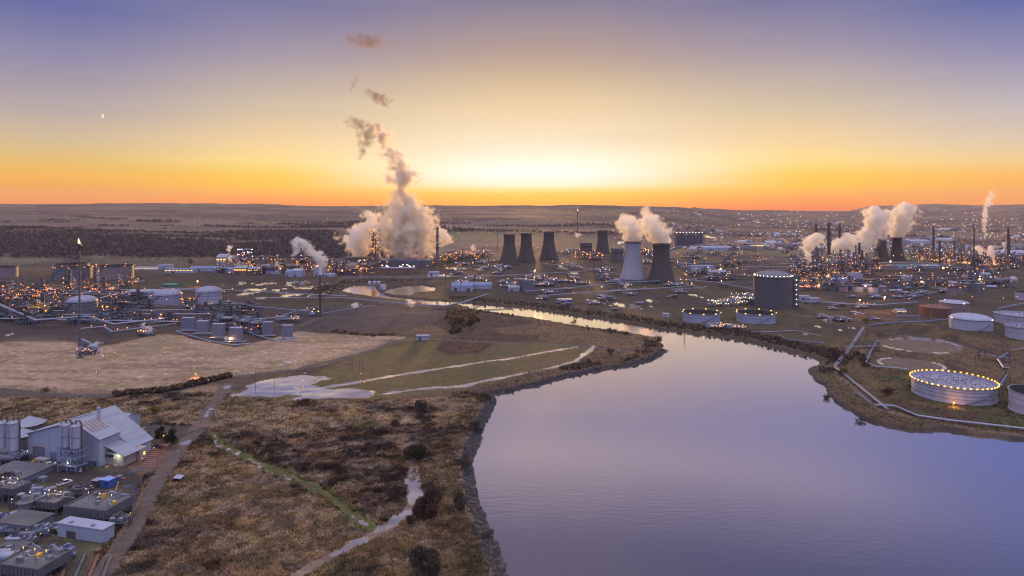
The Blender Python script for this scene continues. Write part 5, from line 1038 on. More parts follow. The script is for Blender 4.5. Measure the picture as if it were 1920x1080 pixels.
lamps("orange lamp beside the path over the far slope", "lamps along the slope path", 8, (470, 505, 440, 455), 'owr', 1.6, 8, 11)

# ================================================================== far town and woods (masses)
def far_lights(name, label, m, n, box, s, seed):
    r = np.random.default_rng(seed); x0, x1, y0, y1 = box; px = r.uniform(x0, x1, n * 4); py = y0 + (y1 - y0) * r.uniform(0, 1, n * 4) ** .8; Y = H * F / (py - HY); X = (px - 960) / F * Y
    k = (vnoise(X / 260, Y / 420, seed) > .5) | (r.random(n * 4) < .15); X, Y = X[k][:n], Y[k][:n]; z, _, _ = height(X, Y, np.full(X.shape, 60.)); n = len(X); sz = s * Y / 2400 * r.uniform(.55, 1.4, n)
    o = np.array([(-1, -1, 0), (1, -1, 0), (1, 1, 0), (-1, 1, 0), (0, 0, 1.2), (0, 0, -1.2)], float); V = (np.stack([X, Y, z + 5], 1)[:, None, :] + o[None] * sz[:, None, None]).reshape(-1, 3)
    f = np.array([(0, 1, 4), (1, 2, 4), (2, 3, 4), (3, 0, 4), (1, 0, 5), (2, 1, 5), (3, 2, 5), (0, 3, 5)]); Fc = (np.arange(n)[:, None, None] * 6 + f[None]).reshape(-1, 3); ob = np_mesh(name, V, Fc, m); ob['kind'] = 'stuff'; ob['label'] = label; ob['category'] = 'town lights'
far_lights("town_lights", "orange street lamps of the far town", E_FAR, 420, (1240, 1960, 407, 470), .6, 101)
far_lights("town_lights_white", "white lamps of the far town", E_FARW, 260, (1380, 1960, 408, 450), .6, 102)
far_lights("hillside_lights", "scattered lights of hillside villages", E_FAR, 170, (180, 1450, 400, 438), .42, 103)
far_lights("works_lights", "scattered lamps of the works roads in the distance", E_FAR, 130, (830, 1500, 438, 490), .6, 104)
def far_houses():
    r = np.random.default_rng(5); n = 2600; px = r.uniform(1180, 1990, n); py = r.uniform(408, 470, n); Y = H * F / (py - HY); X = (px - 960) / F * Y; k = (vnoise(X / 300, Y / 400, 102) > .42); X, Y = X[k], Y[k]; z, _, _ = height(X, Y, np.full(X.shape, 60.)); n = len(X)
    big = r.random(n) < .08; w_ = np.where(big, r.uniform(18, 60, n), r.uniform(7, 13, n)); d_ = np.where(big, r.uniform(15, 30, n), r.uniform(7, 10, n)); h_ = np.where(big, r.uniform(6, 10, n), r.uniform(4, 6, n)); a = r.uniform(0, 3.14, n)
    o = np.array([(-1, -1, 0), (1, -1, 0), (1, 1, 0), (-1, 1, 0), (-1, -1, 1), (1, -1, 1), (1, 1, 1), (-1, 1, 1), (-1, 0, 1.5), (1, 0, 1.5)], float); loc = o[None] * np.stack([w_ / 2, d_ / 2, h_], 1)[:, None, :]
    V = np.stack([X[:, None] + loc[..., 0] * np.cos(a)[:, None] - loc[..., 1] * np.sin(a)[:, None], Y[:, None] + loc[..., 0] * np.sin(a)[:, None] + loc[..., 1] * np.cos(a)[:, None], z[:, None] + loc[..., 2] - .5], -1).reshape(-1, 3)
    f = np.array([(0, 1, 5, 4), (2, 3, 7, 6), (1, 2, 6, 5), (3, 0, 4, 7), (4, 5, 9, 8), (6, 7, 8, 9), (5, 6, 9, 9), (7, 4, 8, 8)]); Fq = (np.arange(n)[:, None, None] * 10 + f[None]).reshape(-1, 4)
    f6 = f[:6]; Fq = (np.arange(n)[:, None, None] * 10 + f6[None]).reshape(-1, 4); c = np.array([(.22, .19, .19), (.14, .12, .13), (.4, .4, .42), (.2, .13, .11)])[r.integers(0, 4, n)]
    ob = np_mesh("town_houses", V, Fq, M_FOL); add_attrs(ob.data, np.repeat(c, 10, 0)); ob['kind'] = 'stuff'; ob['label'] = 'low roofs of the far town beyond the works'; ob['category'] = 'town'
far_houses()
def clumps(name, label, pts, hs, ws, cols, seed, n=14, kind='stuff', cat='woodland'):
    "many small tree crowns as leaf clusters"
    r = np.random.default_rng(seed); m = len(pts); k = m * n; B = np.repeat(pts, n, 0); hh = np.repeat(hs, n); ww = np.repeat(ws, n)
    d = r.normal(0, 1, (k, 3)); d /= np.linalg.norm(d, axis=1)[:, None]; q = r.uniform(.4, 1, k)[:, None]; p = B + d * q * np.stack([ww * .5, ww * .5, hh * .42], 1); p[:, 2] += hh * .5
    u = r.normal(0, 1, (k, 3)); u /= np.linalg.norm(u, axis=1)[:, None]; v = np.cross(u, d); s = (ww * r.uniform(.2, .38, k))[:, None]
    V = np.stack([p - u * s, p + v * s, p + u * s], 1).reshape(-1, 3); c = np.repeat(cols, n, 0) * r.uniform(.6, 1.3, (k, 1)); ob = np_mesh(name, V, np.arange(k * 3).reshape(-1, 3), M_FOL); add_attrs(ob.data, np.clip(np.repeat(c, 3, 0), 0, 1)); ob['kind'] = kind; ob['label'] = label; ob['category'] = cat; return ob
def woods():
    r = np.random.default_rng(9); n = 90000; D = 1350 * (5200 / 1350) ** r.uniform(0, 1, n) ** .8; a = r.uniform(-.85, .85, n); Y = D; X = a * D
    g2 = fbm(X / 420, Y / 150, 33, 4); g3 = fbm(X / 60, Y / 60, 35); k = (g2 + (g3 - .5) * .04 > .56) & (Y < 3300)
    belt = (Y > 1480) & (Y < 2150) & (a < -.13) & (fbm(X / 200, Y / 120, 77) > .32); k = (k & ~((a > -.12) & (Y < 2300)) & ~((a > .2) & (fbm(X / 500, Y / 300, 78) < .52))) | belt
    pxx = 960 + a * F; k &= ~((pxx > 380) & (pxx < 720) & (Y < 1420)); X, Y = X[k][:32000], Y[k][:32000]; z, _, _ = height(X, Y, np.full(X.shape, 60.)); m = len(X)
    h_ = r.uniform(5, 10, m); c = np.array([(.095, .079, .08), (.088, .075, .076), (.105, .081, .076), (.085, .078, .072)])[r.integers(0, 4, m)]
    clumps("far_woodland", "bare dark winter woods on the slopes beyond the works", np.stack([X, Y, z], 1), h_, h_ * r.uniform(.8, 1.2, m), c, 3, 10)
woods()
def riverside():
    r = np.random.default_rng(10); n = 60000; px = r.uniform(560, 1640, n); py = r.uniform(520, 700, n); Y = H * F / (py - HY); X = (px - 960) / F * Y; dr = sdf(X, Y, RIVER); far = np.interp(px, [560, 640, 850, 905, 1100, 1260, 1410, 1540, 1640], [560, 545, 568, 572, 596, 621, 642, 677, 690])
    north = (py < far + 1) & (px > 840); k = (dr > 5) & north & (dr < 20 + 16 * fbm(X / 60, Y / 60, 12)); head = (sdf(X, Y, poly([(560, 560), (600, 535), (650, 528), (720, 522), (800, 524), (800, 530), (700, 532), (655, 536), (638, 547), (620, 556)])) < 0) & (dr > 5)
    k2 = head & (fbm(X / 25, Y / 25, 14) > .42); or_ = (sdf(X, Y, poly([(832, 600), (840, 582), (880, 580), (900, 588), (880, 600), (850, 615)])) < 0) & (dr > 6); south = (~north) & (dr > 6) & (dr < 16) & (px > 890) & (fbm(X / 18, Y / 18, 13) > .5) & (py < 740)
    kk = k | k2 | or_ | south; X, Y, orr = X[kk], Y[kk], or_[kk]; keep = r.random(len(X)) < np.where(orr, .5, .6); X, Y, orr = X[keep], Y[keep], orr[keep]; z, _, _ = height(X, Y); m = len(X)
    h_ = r.uniform(.8, 3.2, m); c = np.array([(.095, .072, .055), (.08, .06, .05), (.115, .08, .052), (.07, .06, .045)])[r.integers(0, 4, m)]; c[orr] = np.array([(.17, .09, .03), (.12, .075, .03), (.09, .065, .035)])[r.integers(0, 3, orr.sum())]
    clumps("riverside_scrub", "bare thorn scrub lining the river banks", np.stack([X, Y, z], 1), h_, h_ * r.uniform(.8, 1.3, m), c, 4, 16, cat='scrub')
riverside()
# ================================================================== foreground gas plant (bottom left)
ax, ay = P(52, 858); bx_, by_ = P(187, 876); rz0 = math.atan2(by_ - ay, bx_ - ax)
ms = thing("main_shed", "big pale metal gas plant shed with stepped gable roofs and chimney", "building", (ax, ay, 0), rz0)
mb = MB(); mb.add([(0, 0, -.5), (40, 0, -.5), (40, 0, 12), (26, 0, 18.2), (0, 0, 10.7), (0, 10, -.5), (40, 10, -.5), (40, 10, 12), (26, 10, 18.2), (0, 10, 10.7)], [(0, 1, 2, 3, 4), (9, 8, 7, 6, 5), (1, 6, 7, 2), (5, 0, 4, 9), (4, 3, 8, 9), (3, 2, 7, 8)])
mb.add([(1, 10.02, -.5), (46, 10.02, -.5), (46, 10.02, 5.5), (25, 10.02, 18.6), (1, 10.02, 10.9), (1, 21, -.5), (46, 21, -.5), (46, 21, 5.5), (25, 21, 18.6), (1, 21, 10.9)], [(0, 1, 2, 3, 4), (9, 8, 7, 6, 5), (1, 6, 7, 2), (5, 0, 4, 9), (4, 3, 8, 9), (3, 2, 7, 8)])
mb.build("wall", M_WALL, ms)
mb = MB(); mb.slab([(-.5, -.5, 10.8), (26, -.5, 18.45), (26, 10.0, 18.45), (-.5, 10.0, 10.8)], .25); mb.slab([(26, -.5, 18.45), (40.6, -.5, 11.95), (40.6, 10.0, 11.95), (26, 10.0, 18.45)], .25)
rf = mb.build("roof", M_ROOF, ms)
mb = MB(); mb.slab([(.4, 10.05, 11.0), (25, 10.05, 18.9), (25, 21.4, 18.9), (.4, 21.4, 11.0)], .25); mb.slab([(25, 10.05, 18.9), (46.8, 10.05, 5.3), (46.8, 21.4, 5.3), (25, 21.4, 18.9)], .25); mb.build("rear_roof", M_ROOF, ms)
mb = MB()
for p, q in (((-.5, -.55, 10.8), (26, -.55, 18.45)), ((26, -.55, 18.45), (40.6, -.55, 11.95)), ((40.65, -.5, 11.95), (40.65, 10, 11.95)), ((25, 21.4, 18.95), (46.8, 21.4, 5.4)), ((46.85, 10, 5.3), (46.85, 21.4, 5.3)), ((26, -.5, 18.5), (26, 10, 18.5))): mb.tube(p, q, .2, 4)
mb.build("roof_trim", M_WHITE, ms)
mb = MB()
for k in range(5): mb.slab([(28 + k * .2, 1 + k * 1.7, 17.75 - k * .09), (36, 1 + k * 1.7, 14.1), (36, 1.8 + k * 1.7, 14.1), (28 + k * .2, 1.8 + k * 1.7, 17.75 - k * .09)], .03)
mb.build("stain_strips", mat("rust_stain", (.27, .20, .15), .8, noise=(.6, .4)), rf)
mb = MB(); mb.slab([(39.9, 2.2, 8.4), (51, 2.2, 4.9), (51, 10, 4.9), (39.9, 10, 8.4)], .3); mb.build("annex_roof", M_ROOF, ms)
mb = MB(); mb.box(44.6, 6.5, -.5, 9.2, 6.6, 5.9); mb.box(48.5, 12, -.5, 5, 4, 5.6); mb.build("annex_wall", M_CREAM, ms)
mb = MB(); mb.box(42.6, 2.9, 3.0, 5.0, .9, 2.2); o = mb.build("bay_window", M_WHITE2, ms)
mb = MB(); mb.box(42.6, 2.4, 3.4, 4.4, .12, 1.4); mb.build("window_pane", M_GLASS, o)
mb = MB(); mb.box(6.5, -.06, -.2, 5.4, .2, 5.2); mb.build("roller_door", M_STEEL, ms)
mb = MB(); mb.box(3.6, -.2, -.2, .3, .3, 5.5); mb.box(9.4, -.2, -.2, .3, .3, 5.5); mb.box(6.5, -.2, 5.2, 6.1, .3, .3); mb.build("door_frame", M_RUSTW, ms)
mb = MB(); mb.box(14.6, -.06, -.2, 3.4, .2, 4.2); mb.build("side_door", M_GREYBOX, ms)
mb = MB(); mb.box(34, -.06, -.2, 1.1, .14, 2.1); mb.build("side_door", M_DSTEEL, ms); mb = MB(); mb.box(37.6, -.06, -.2, 1.1, .14, 2.1); mb.build("side_door", M_DSTEEL, ms)
mb = MB(); mb.box(51.08, 12.3, 2.0, .12, .8, 1.2); mb.build("window", E_WIN, ms)
mb = MB(); mb.box(46.6, 3.1, 4.3, 1.4, .25, .25); mb.build("wall_lamp", E_YG, ms); glow(ms, 3.9, 260, (1, .95, .55), 46.6, 1.6)
mb = MB(); mb.cyl(29.5, 9.0, 14, .75, 8, 14); mb.build("chimney", M_WHITE, ms, True)
shed("blue grey pitched warehouse behind the big gas plant shed", 194, 235, 812, 774, 12, M_WALL, M_ROOF, doors=1, rz=R(-12))
def silo(label, X, Y, r, z0, z1, legs=True, m=None):
    t = thing("silo", label, "silo", (X, Y, 0)); mb = MB(); mb.lathe([(.5, z0 - r * .9), (r, z0), (r, z1), (r * .75, z1 + r * .22), (.01, z1 + r * .32)], 28); mb.build("shell", m or M_WHITE, t, True)
    for z in (z0 + .2, (z0 + z1) / 2, z1 - .2): mb = MB(); mb.lathe([(r + .005, z - .1), (r + .1, z - .1), (r + .1, z + .1), (r + .005, z + .1)], 28); mb.build("band", M_GREYT, t, True)
    mb = MB()
    for k in range(8): a = 6.283 * k / 8; mb.tube((r * .9 * math.cos(a), r * .9 * math.sin(a), z1 + .1), (r * .9 * math.cos(a), r * .9 * math.sin(a), z1 + 1.3), .05, 4)
    mb.lathe([(r * .88, z1 + 1.2), (r * .95, z1 + 1.2), (r * .95, z1 + 1.3), (r * .88, z1 + 1.3)], 16); mb.build("guard_rail", M_DSTEEL, t)
    mb = MB(); mb.tube((-.3, -r - .25, .2), (-.3, -r - .25, z1 + 1), .05, 4); mb.tube((.3, -r - .25, .2), (.3, -r - .25, z1 + 1), .05, 4)
    for k in range(int(z1 / .9)): mb.tube((-.3, -r - .25, .6 + k * .9), (.3, -r - .25, .6 + k * .9), .035, 4)
    mb.build("ladder", M_DSTEEL, t)
    for a in (R(45), R(135), R(225), R(315)): mb = MB(); mb.tube((r * .9 * math.cos(a), r * .9 * math.sin(a), -.4), (r * .9 * math.cos(a), r * .9 * math.sin(a), z0 + .3), .18, 6); mb.build("leg", M_BSTEEL, t)
    mb = MB()
    for k in range(4):
        a, b = R(45 + 90 * k), R(135 + 90 * k); mb.tube((r * .9 * math.cos(a), r * .9 * math.sin(a), 1), (r * .9 * math.cos(b), r * .9 * math.sin(b), z0 - .5), .08, 4); mb.tube((r * .9 * math.cos(a), r * .9 * math.sin(a), z0 * .5), (r * .9 * math.cos(b), r * .9 * math.sin(b), z0 * .5), .1, 4)
    mb.build("bracing", M_BSTEEL, t); mb = MB(); mb.path([(0, 0, z1 + r * .3), (0, 0, z1 + 2), (r * .9, -.2, z1 + 2), (r * 1.2, -.2, z1), (r * 1.2, -.2, 2)], .28, 8); mb.build("feed_pipe", M_DSTEEL, t, True); return t
for px, lab in ((124, "left white silo on the blue steel frame in front of the big shed"), (142.5, "right white silo on the blue steel frame in front of the big shed")):
    Y = 269.5 - (px - 124) * .07; silo(lab, (px - 960) / F * Y, Y, 2.15, 10, 19.2)
X0, Y0 = P(133, 886); fr_ = thing("silo_gantry", "blue steel frame with stair platforms under the twin silos", "steel frame", (X0, Y0 + 1.2, 0), rz0); mb = MB()
for x in (-5, 0, 5):
    for y in (-2.6, 2.6): mb.tube((x, y, -.4), (x, y, 10), .17, 4)
for z in (3.2, 6.4, 9.6):
    for y in (-2.6, 2.6): mb.tube((-5, y, z), (5, y, z), .14, 4)
    for x in (-5, 0, 5): mb.tube((x, -2.6, z), (x, 2.6, z), .14, 4)
for x in (-5, 0): mb.tube((x, -2.6, 0), (x + 5, -2.6, 3.2), .08, 4); mb.tube((x + 5, -2.6, 3.2), (x, -2.6, 6.4), .08, 4); mb.tube((x, -2.6, 6.4), (x + 5, -2.6, 9.6), .08, 4)
mb.build("steel_frame", M_BSTEEL, fr_); mb = MB(); mb.box(0, 0, 3.3, 9.6, 5, .12); mb.box(1, 0, 6.5, 7, 5, .12); mb.build("platform", M_STEEL, fr_)
for k in range(4): mb = MB(); mb.cyl(-3.5 + 2.3 * k, .4, .1, .8, 2.2, 12, .3); mb.build("hopper", M_WHITE2, fr_, True)
lamp_child(fr_, .8, -2.9, 4.6, E_WH, .22); glow(fr_, 4.6, 180, (1, .9, .75), .8, -3.4)
for px, lab in ((3, "large white silo cut by the left edge beside the big shed"), (25, "large white silo with black top pipe left of the big shed")):
    Y = 279.0; silo(lab, (px - 960) / F * Y, Y, 2.5, 4.7, 17.0)
def cone_tank(label, X, Y, r, h, rise):
    t = thing("cone_tank", label, "tank", (X, Y, 0)); mb = MB(); mb.cyl(0, 0, -.4, r, h + .4, 32); mb.build("shell", M_GREYT, t, True); n = 28; mb = MB(); vs = [(0, 0, h + rise)]; fs = []
    for k in range(n): a = 6.283185 * k / n; vs.append(((r + .3) * math.cos(a), (r + .3) * math.sin(a), h - (.35 if k % 2 else -.05)))
    for k in range(n): fs.append((0, 1 + k, 1 + (k + 1) % n))
    mb.add(vs, fs); mb.build("roof", M_ROOF, t); mb = MB(); mb.lathe([(r + .31, h - .6), (r + .45, h - .6), (r + .45, h + .05), (r + .31, h + .05)], 32); mb.build("rim", M_DSTEEL, t, True)
cone_tank("larger pleated cone roofed tank behind the white silos", -234.5, 311, 6.6, 6, 3.6); cone_tank("smaller pleated cone roofed tank behind the silo by the shed corner", -227.0, 297, 5, 5.4, 3)
# elevated concrete blocks on columns
def raised(label, px, py, W, D, zb, zt, rz, seed):
    X, Y = P(px, py); r = random.Random(seed); t = thing("raised_block", label, "plant building", (X, Y, 0), rz); mb = MB(); mb.box(0, D / 2, zb, W, D, zt - zb - .6); mb.box(0, .12, zt - .6, W, .25, .6); mb.box(0, D - .12, zt - .6, W, .25, .6); mb.box(-W / 2 + .12, D / 2, zt - .6, .25, D - .5, .6); mb.box(W / 2 - .12, D / 2, zt - .6, .25, D - .5, .6); mb.build("deck", M_CONC, t)
    mb = MB(); n = int(W / 1.3)
    for k in range(n): mb.box(-W / 2 + .6 + (W - 1.2) * k / (n - 1), -.12, zb + .2, .35, .3, zt - zb - .3)
    mb.build("ribs", M_CONC, t); nx = 5
    for i in range(nx):
        for j in (0.12, .9): mb = MB(); mb.box(-W / 2 + .5 + (W - 1) * i / (nx - 1), D * j, -.4, .6, .6, zb + .45); mb.build("leg", M_CONC, t)
    for k in range(5): mb = MB(); mb.box(r.uniform(-.42, .42) * W, D * r.uniform(.25, .85), zt - .62, r.uniform(.8, 1.8), r.uniform(.8, 1.6), r.uniform(.8, 1.8)); mb.build("roof_unit", r.choice((M_STEEL, M_YEL, M_CREAM, M_GREYT)), t)
    mb = MB()
    for k in range(9):
        x, y = r.uniform(-.45, .45) * W, D * r.uniform(.15, .9); mb.path([(x, y, zt - .6), (x, y, zt + r.uniform(.4, 1.8)), (x + r.uniform(-4, 4), y, zt + .6), (x + r.uniform(-3, 3), y + 2, zt - .5)], .12, 5)
    mb.build("roof_pipes", M_STEEL, t)
    for k in range(3): x, y = W * (-.28 + .28 * k), D * .5; mb = MB(); mb.tube((x, y, zt - .6), (x, y, zt + 2.2), .06, 4); mb.build("lamp_pole", M_DSTEEL, t); lamp_child(t, x, y, zt + 2.25, E_AM, .13); glow(t, zt + 1.9, 90, (1, .7, .35), x, y - .25, .15)
    return t
rz1 = R(-12)
raised("raised concrete plant block on stubby columns with lit roof plant", 158, 986, 17.5, 13, 2.9, 6.2, rz1, 1)
raised("smaller raised concrete block joined at the left of the lit one", 84, 968, 9, 8, 2.6, 5.2, rz1, 2)
raised("raised concrete block in the bottom left corner with lit roof plant", 32, 1096, 15, 11, 2.4, 5.4, rz1, 3)
raised("raised concrete block cut by the left edge above the flat roofed store", 2, 942, 12, 7, 3, 5.6, rz1, 4)
lw = shed("long narrow white shed with mono roof beside the plant road", 100, 206, 1013, 982, 4.4, M_WALL, M_WHITE2, 'flat', "storage_shed", 1, rz0 * .95)
shed("flat grey plant building cut by the left edge below the silos", -40, 57, 905, 882, 14, M_GREYBOX, M_CONC, 'flat', "plant_building", 2, rz1, win=4)
shed("flat roofed dark store left of the long narrow white shed", -10, 68, 1003, 972, 9, M_GREYBOX, M_CONCD, 'flat', "plant_building", 2, rz1, win=3)
shed("white topped low annex on the dark store", 6, 70, 985, 966, 4, M_WALL, M_WHITE2, 'flat', "plant_building", 1, rz1)
shed("small switch room in the bottom left corner by the grey yard", -20, 30, 1050, 1026, 7, M_CONC, M_CONCD, 'flat', "plant_building", 1, rz1)
X0, Y0 = P(48, 968); ve = thing("vessel", "fat round grey plant vessel on legs left of the raised block", "vessel", (X0, Y0, 0)); mb = MB(); mb.lathe([(.6, 2.2), (2.3, 3.0), (2.5, 5.4), (1.5, 6.0), (1.2, 7.4), (.01, 7.9)], 22); mb.build("shell", M_GREYT, ve, True)
for a in range(4): mb = MB(); mb.tube((1.9 * math.cos(a * 1.57 + .8), 1.9 * math.sin(a * 1.57 + .8), -.3), (1.9 * math.cos(a * 1.57 + .8), 1.9 * math.sin(a * 1.57 + .8), 3.2), .14, 5); mb.build("leg", M_DSTEEL, ve)
mb = MB(); mb.lathe([(2.5, 5.3), (3.1, 5.3), (3.1, 5.4), (2.5, 5.4)], 20); mb.lathe([(3.05, 6.4), (3.1, 6.4), (3.1, 6.5), (3.05, 6.5)], 20)
for k in range(10): mb.tube((3.07 * math.cos(k * .628), 3.07 * math.sin(k * .628), 5.4), (3.07 * math.cos(k * .628), 3.07 * math.sin(k * .628), 6.5), .04, 4)
mb.build("walkway", M_DSTEEL, ve)
unit("low pipework and pumps between the raised block and the silos", 201, 12, 7, 1, 2.8, 1, 2, 3, 'aw', 6, P(62, 946) + (0,), lsize=.16)
unit("low pipework and pumps at the left edge above the corner block", 202, 9, 6, 1, 2.6, 1, 2, 3, 'aw', 5, P(10, 1062) + (0,), lsize=.16)
unit("tangle of pipes and blue posts under the left white silos", 203, 12, 6, 1, 3, 0, 2, 3, 'aw', 5, P(20, 866) + (0,), lsize=.16, steelm=M_BSTEEL)
for k, (px, py, W_, lab) in enumerate([(86, 958, 10, "pipes and pumps between the two raised blocks"), (30, 922, 14, "pipework in front of the flat grey plant building"), (130, 996, 14, "pipes under the raised concrete block"), (78, 1000, 8, "pipes and bins between the dark store and the white shed"), (40, 1022, 10, "pipe bundle in front of the dark store"), (86, 1062, 9, "pipe manifold at the bottom yard"), (44, 858, 9, "vessels and pipes behind the white silos"), (6, 984, 10, "steel pipework at the left edge beside the dark store")]):
    unit(lab, 220 + k, W_ * 1.7, 8, 1, 3.4, 1 if k % 2 else 0, 2, 1 if k % 3 == 0 else 0, 'a', 6, P(px, py) + (0,), lsize=.2, steelm=M_BSTEEL if k % 2 else M_DSTEEL).scale = (.55,) * 3
later_boxes = []
for k, (px0, px1, py, yt, d_, m_, lab) in enumerate([(70, 82, 905, 897, 2.5, M_GREYBOX, "small grey cabin by the dark yard"), (88, 98, 925, 917, 2.4, M_WHITE2, "small white cabinet behind the raised block"), (216, 226, 900, 894, 2, M_GREYT, "grey plant box at the gate barriers"), (212, 218, 968, 960, 2, M_WHITE2, "white box beside the gas drums"), (176, 186, 1040, 1034, 1.6, M_RUST, "rusty bin in front of the narrow white shed")]):
    later_boxes.append((lab, px0, px1, py, yt, d_, m_, rz1))
for k, (px, py, W_, lab) in enumerate([(66, 930, 12, "pipe frame behind the round grey vessel"), (150, 930, 10, "low pumps behind the lit raised block"), (22, 1000, 10, "pipe frame in front of the dark store door"), (110, 1050, 9, "pump skid in the bottom yard"), (60, 1090, 10, "pipes at the bottom edge of the plant"), (222, 985, 8, "pipe spools stacked beside the yard fence"), (180, 872, 7, "small skid beside the twin silo frame"), (12, 905, 10, "pipe frame on the flat plant building's left")]):
    unit(lab, 240 + k, W_ * 1.8, 8, 2 if k % 2 else 1, 3.2, k % 2, 2, 1 if k % 2 else 0, 'a', 8, P(px, py) + (0,), lsize=.2, steelm=M_BSTEEL if k % 3 == 0 else M_DSTEEL).scale = (.5,) * 3
# containers, drums, cars
def container(label, px0, px1, py, yt, d, m, rz=0, mr=None):
    Y = H * F / (py - HY); x0, x1 = (px0 - 960) / F * Y, (px1 - 960) / F * Y; L = x1 - x0; h = H - (yt - HY) * Y / F; h = max(1.3, h); t = thing("container", label, "container", ((x0 + x1) / 2, Y + d / 2, 0), rz); mb = MB(); mb.box(0, 0, -.1, L, d, h + .1); mb.build("body", m, t); mb = MB(); n = int(L / .45)
    for k in range(n): mb.box(-L / 2 + (k + .5) * L / n, -d / 2 - .04, .1, .16, .1, h - .3)
    mb.build("corrugation", m, t); mb = MB(); mb.box(0, 0, h, L + .12, d + .12, .1); mb.build("roof", mr or m, t); mb = MB(); mb.box(L * .2, -d / 2 - .1, h * .45, L * .16, .05, h * .3); mb.build("window", M_GLASS, t)
for b_ in later_boxes: container(*b_)
container("bright blue site container with ribbed roof in the plant yard", 187, 207, 916, 901, 3.6, M_BLUEP, rz1, mat("blue_roof", (.22, .33, .62), .5, noise=(.8, .2))); container("grey topped dark container left of the bright blue one", 170, 184, 914, 902, 3.2, M_DSTEEL, rz1, M_ROOF)
container("grey steel cabin on the corner of the raised block", 195, 208, 939, 927, 3, M_GREYBOX, rz1); container("long cream skip with yellow end parked below the big shed", 62, 88, 872, 862, 2.6, M_CREAM, rz0); container("yellow bin at the end of the cream skip", 59, 63, 873, 865, 2, M_YEL, rz0)
for px, py, L, lab in ((222, 955, 16, "white and red horizontal gas drum in the yard, the longer"), (210, 960, 11, "short white horizontal gas drum beside the raised block"), (209, 947, 6, "tiny white drum behind the short one")): bullet(lab, px, py, L, 4.2)
def make_car(label, X, Y, rz, paint, pickup=False, name="car"):
    t = thing(name, label, "pickup truck" if pickup else "car", (X, Y, 0), rz); mb = MB(); w_ = .9
    prof = [(-2.1, .35), (-2.15, .75), (-2.0, .95), (2.0, .9), (2.2, .7), (2.2, .35)] if not pickup else [(-2.6, .4), (-2.65, 1.0), (2.4, 1.0), (2.65, .8), (2.65, .4)]
    vs = [(x, -w_, z) for x, z in prof] + [(x, w_, z) for x, z in prof]; n = len(prof); mb.add(vs, [tuple(range(n)), tuple(range(n, 2 * n))[::-1]] + [(i, n + i, n + (i + 1) % n, (i + 1) % n) for i in range(n)]); mb.build("body", paint, t)
    cab = [(-1.9, .95), (-1.45, 1.45), (.45, 1.48), (1.25, .93)] if not pickup else [(-.5, 1.0), (-.35, 1.72), (.9, 1.74), (1.6, 1.0)]
    def loft(pr, e0, e1):
        b = MB(); m_ = len(pr); ws = [e0 if z < 1.05 else e1 for _, z in pr]; vs = [(x, -q, z) for (x, z), q in zip(pr, ws)] + [(x, q, z) for (x, z), q in zip(pr, ws)]
        return b.add(vs, [tuple(range(m_)), tuple(range(m_, 2 * m_))[::-1]] + [(i, m_ + i, m_ + (i + 1) % m_, (i + 1) % m_) for i in range(m_)])
    loft(cab, .86, .68).build("window_band", M_GLASS, t); mb = MB(); (xa, za), (xb, zb) = cab[1], cab[2]; mb.box((xa + xb) / 2, 0, max(za, zb) - .02, xb - xa + .1, 1.4, .09); mb.build("roof", paint, t)
    if pickup:
        mb = MB(); mb.box(-1.6, 0, .92, 1.9, 1.5, .1); mb.build("load_bed", M_DARK, t); mb = MB(); mb.box(-2.68, 0, .55, .06, 1.7, .35); mb.build("tail_stripe", M_YEL, t)
    for x in (-1.35, 1.35) if not pickup else (-1.7, 1.7):
        for y in (-.82, .82): mb = MB(); mb.tube((x, y - .11, .34), (x, y + .11, .34), .34, 12); o = mb.build("wheel", M_TYRE, t); mb = MB(); mb.tube((x, y - .12, .34), (x, y + .12, .34), .18, 8); mb.build("rim", M_STEEL, o)
    for y in (-.6, .6): mb = MB(); mb.box(2.2 if not pickup else 2.66, y, .62, .06, .3, .16); mb.build("headlight", M_WHITE, t)
    return t
CW = mat("car_white", (.75, .76, .8), .25); CB = mat("car_dark", (.03, .04, .07), .25); CBL = mat("car_blue", (.06, .10, .22), .25)
for lab, px, py, a, c, pk in [("white hatchback parked below the big shed", 94, 873, 35, CW, False), ("white pickup truck with yellow tail in the dark yard", 121, 908, 62, CW, True), ("white hatchback between the dark store and the narrow shed", 53, 1013, 40, CW, False), ("dark blue car by the back warehouse", 244, 808, 65, CBL, False), ("dark car in the striped car park below the pines", 296, 840, 8, CB, False)]:
    make_car(lab, *P(px, py), R(a), c, pk)
# loose goods, barriers, gate, shelter
def barrier_line(label, group, pts, st=1.6):
    W = [np.array(P(*p)) for p in pts]; pr = {}; i = 0
    for a, b in zip(W[:-1], W[1:]):
        d = b - a; L = np.linalg.norm(d); rz = math.atan2(d[1], d[0])
        for k in range(max(1, int(L / st))):
            p = a + d * (k + .5) / max(1, int(L / st)); key = i % 2
            if key not in pr:
                mb = MB(); mb.prism([(-.75, -.25), (.75, -.25), (.75, .25), (-.75, .25)], 0, .18); mb.box(0, 0, .18, 1.5, .22, .6); pr[key] = tag(mb.build("traffic_barrier", M_RED if key else M_WHITE, loc=(p[0], p[1], 0), rz=rz), ("red " if key else "white ") + label, "barrier", group)
            else: c = pr[key].copy(); COL.objects.link(c); c.location = (p[0], p[1], 0); c.rotation_euler = (0, 0, rz)
            i += 1
barrier_line("plastic barrier in the chain round the shed's lit corner", "barriers round the shed corner", [(196, 877), (222, 874), (236, 868), (252, 848), (268, 828)])
barrier_line("plastic barrier in the chain at the plant gate", "barriers at the plant gate", [(186, 899), (204, 895), (240, 900)]); barrier_line("plastic barrier in the chain beside the container", "barriers beside the container", [(222, 906), (216, 924), (222, 938)])
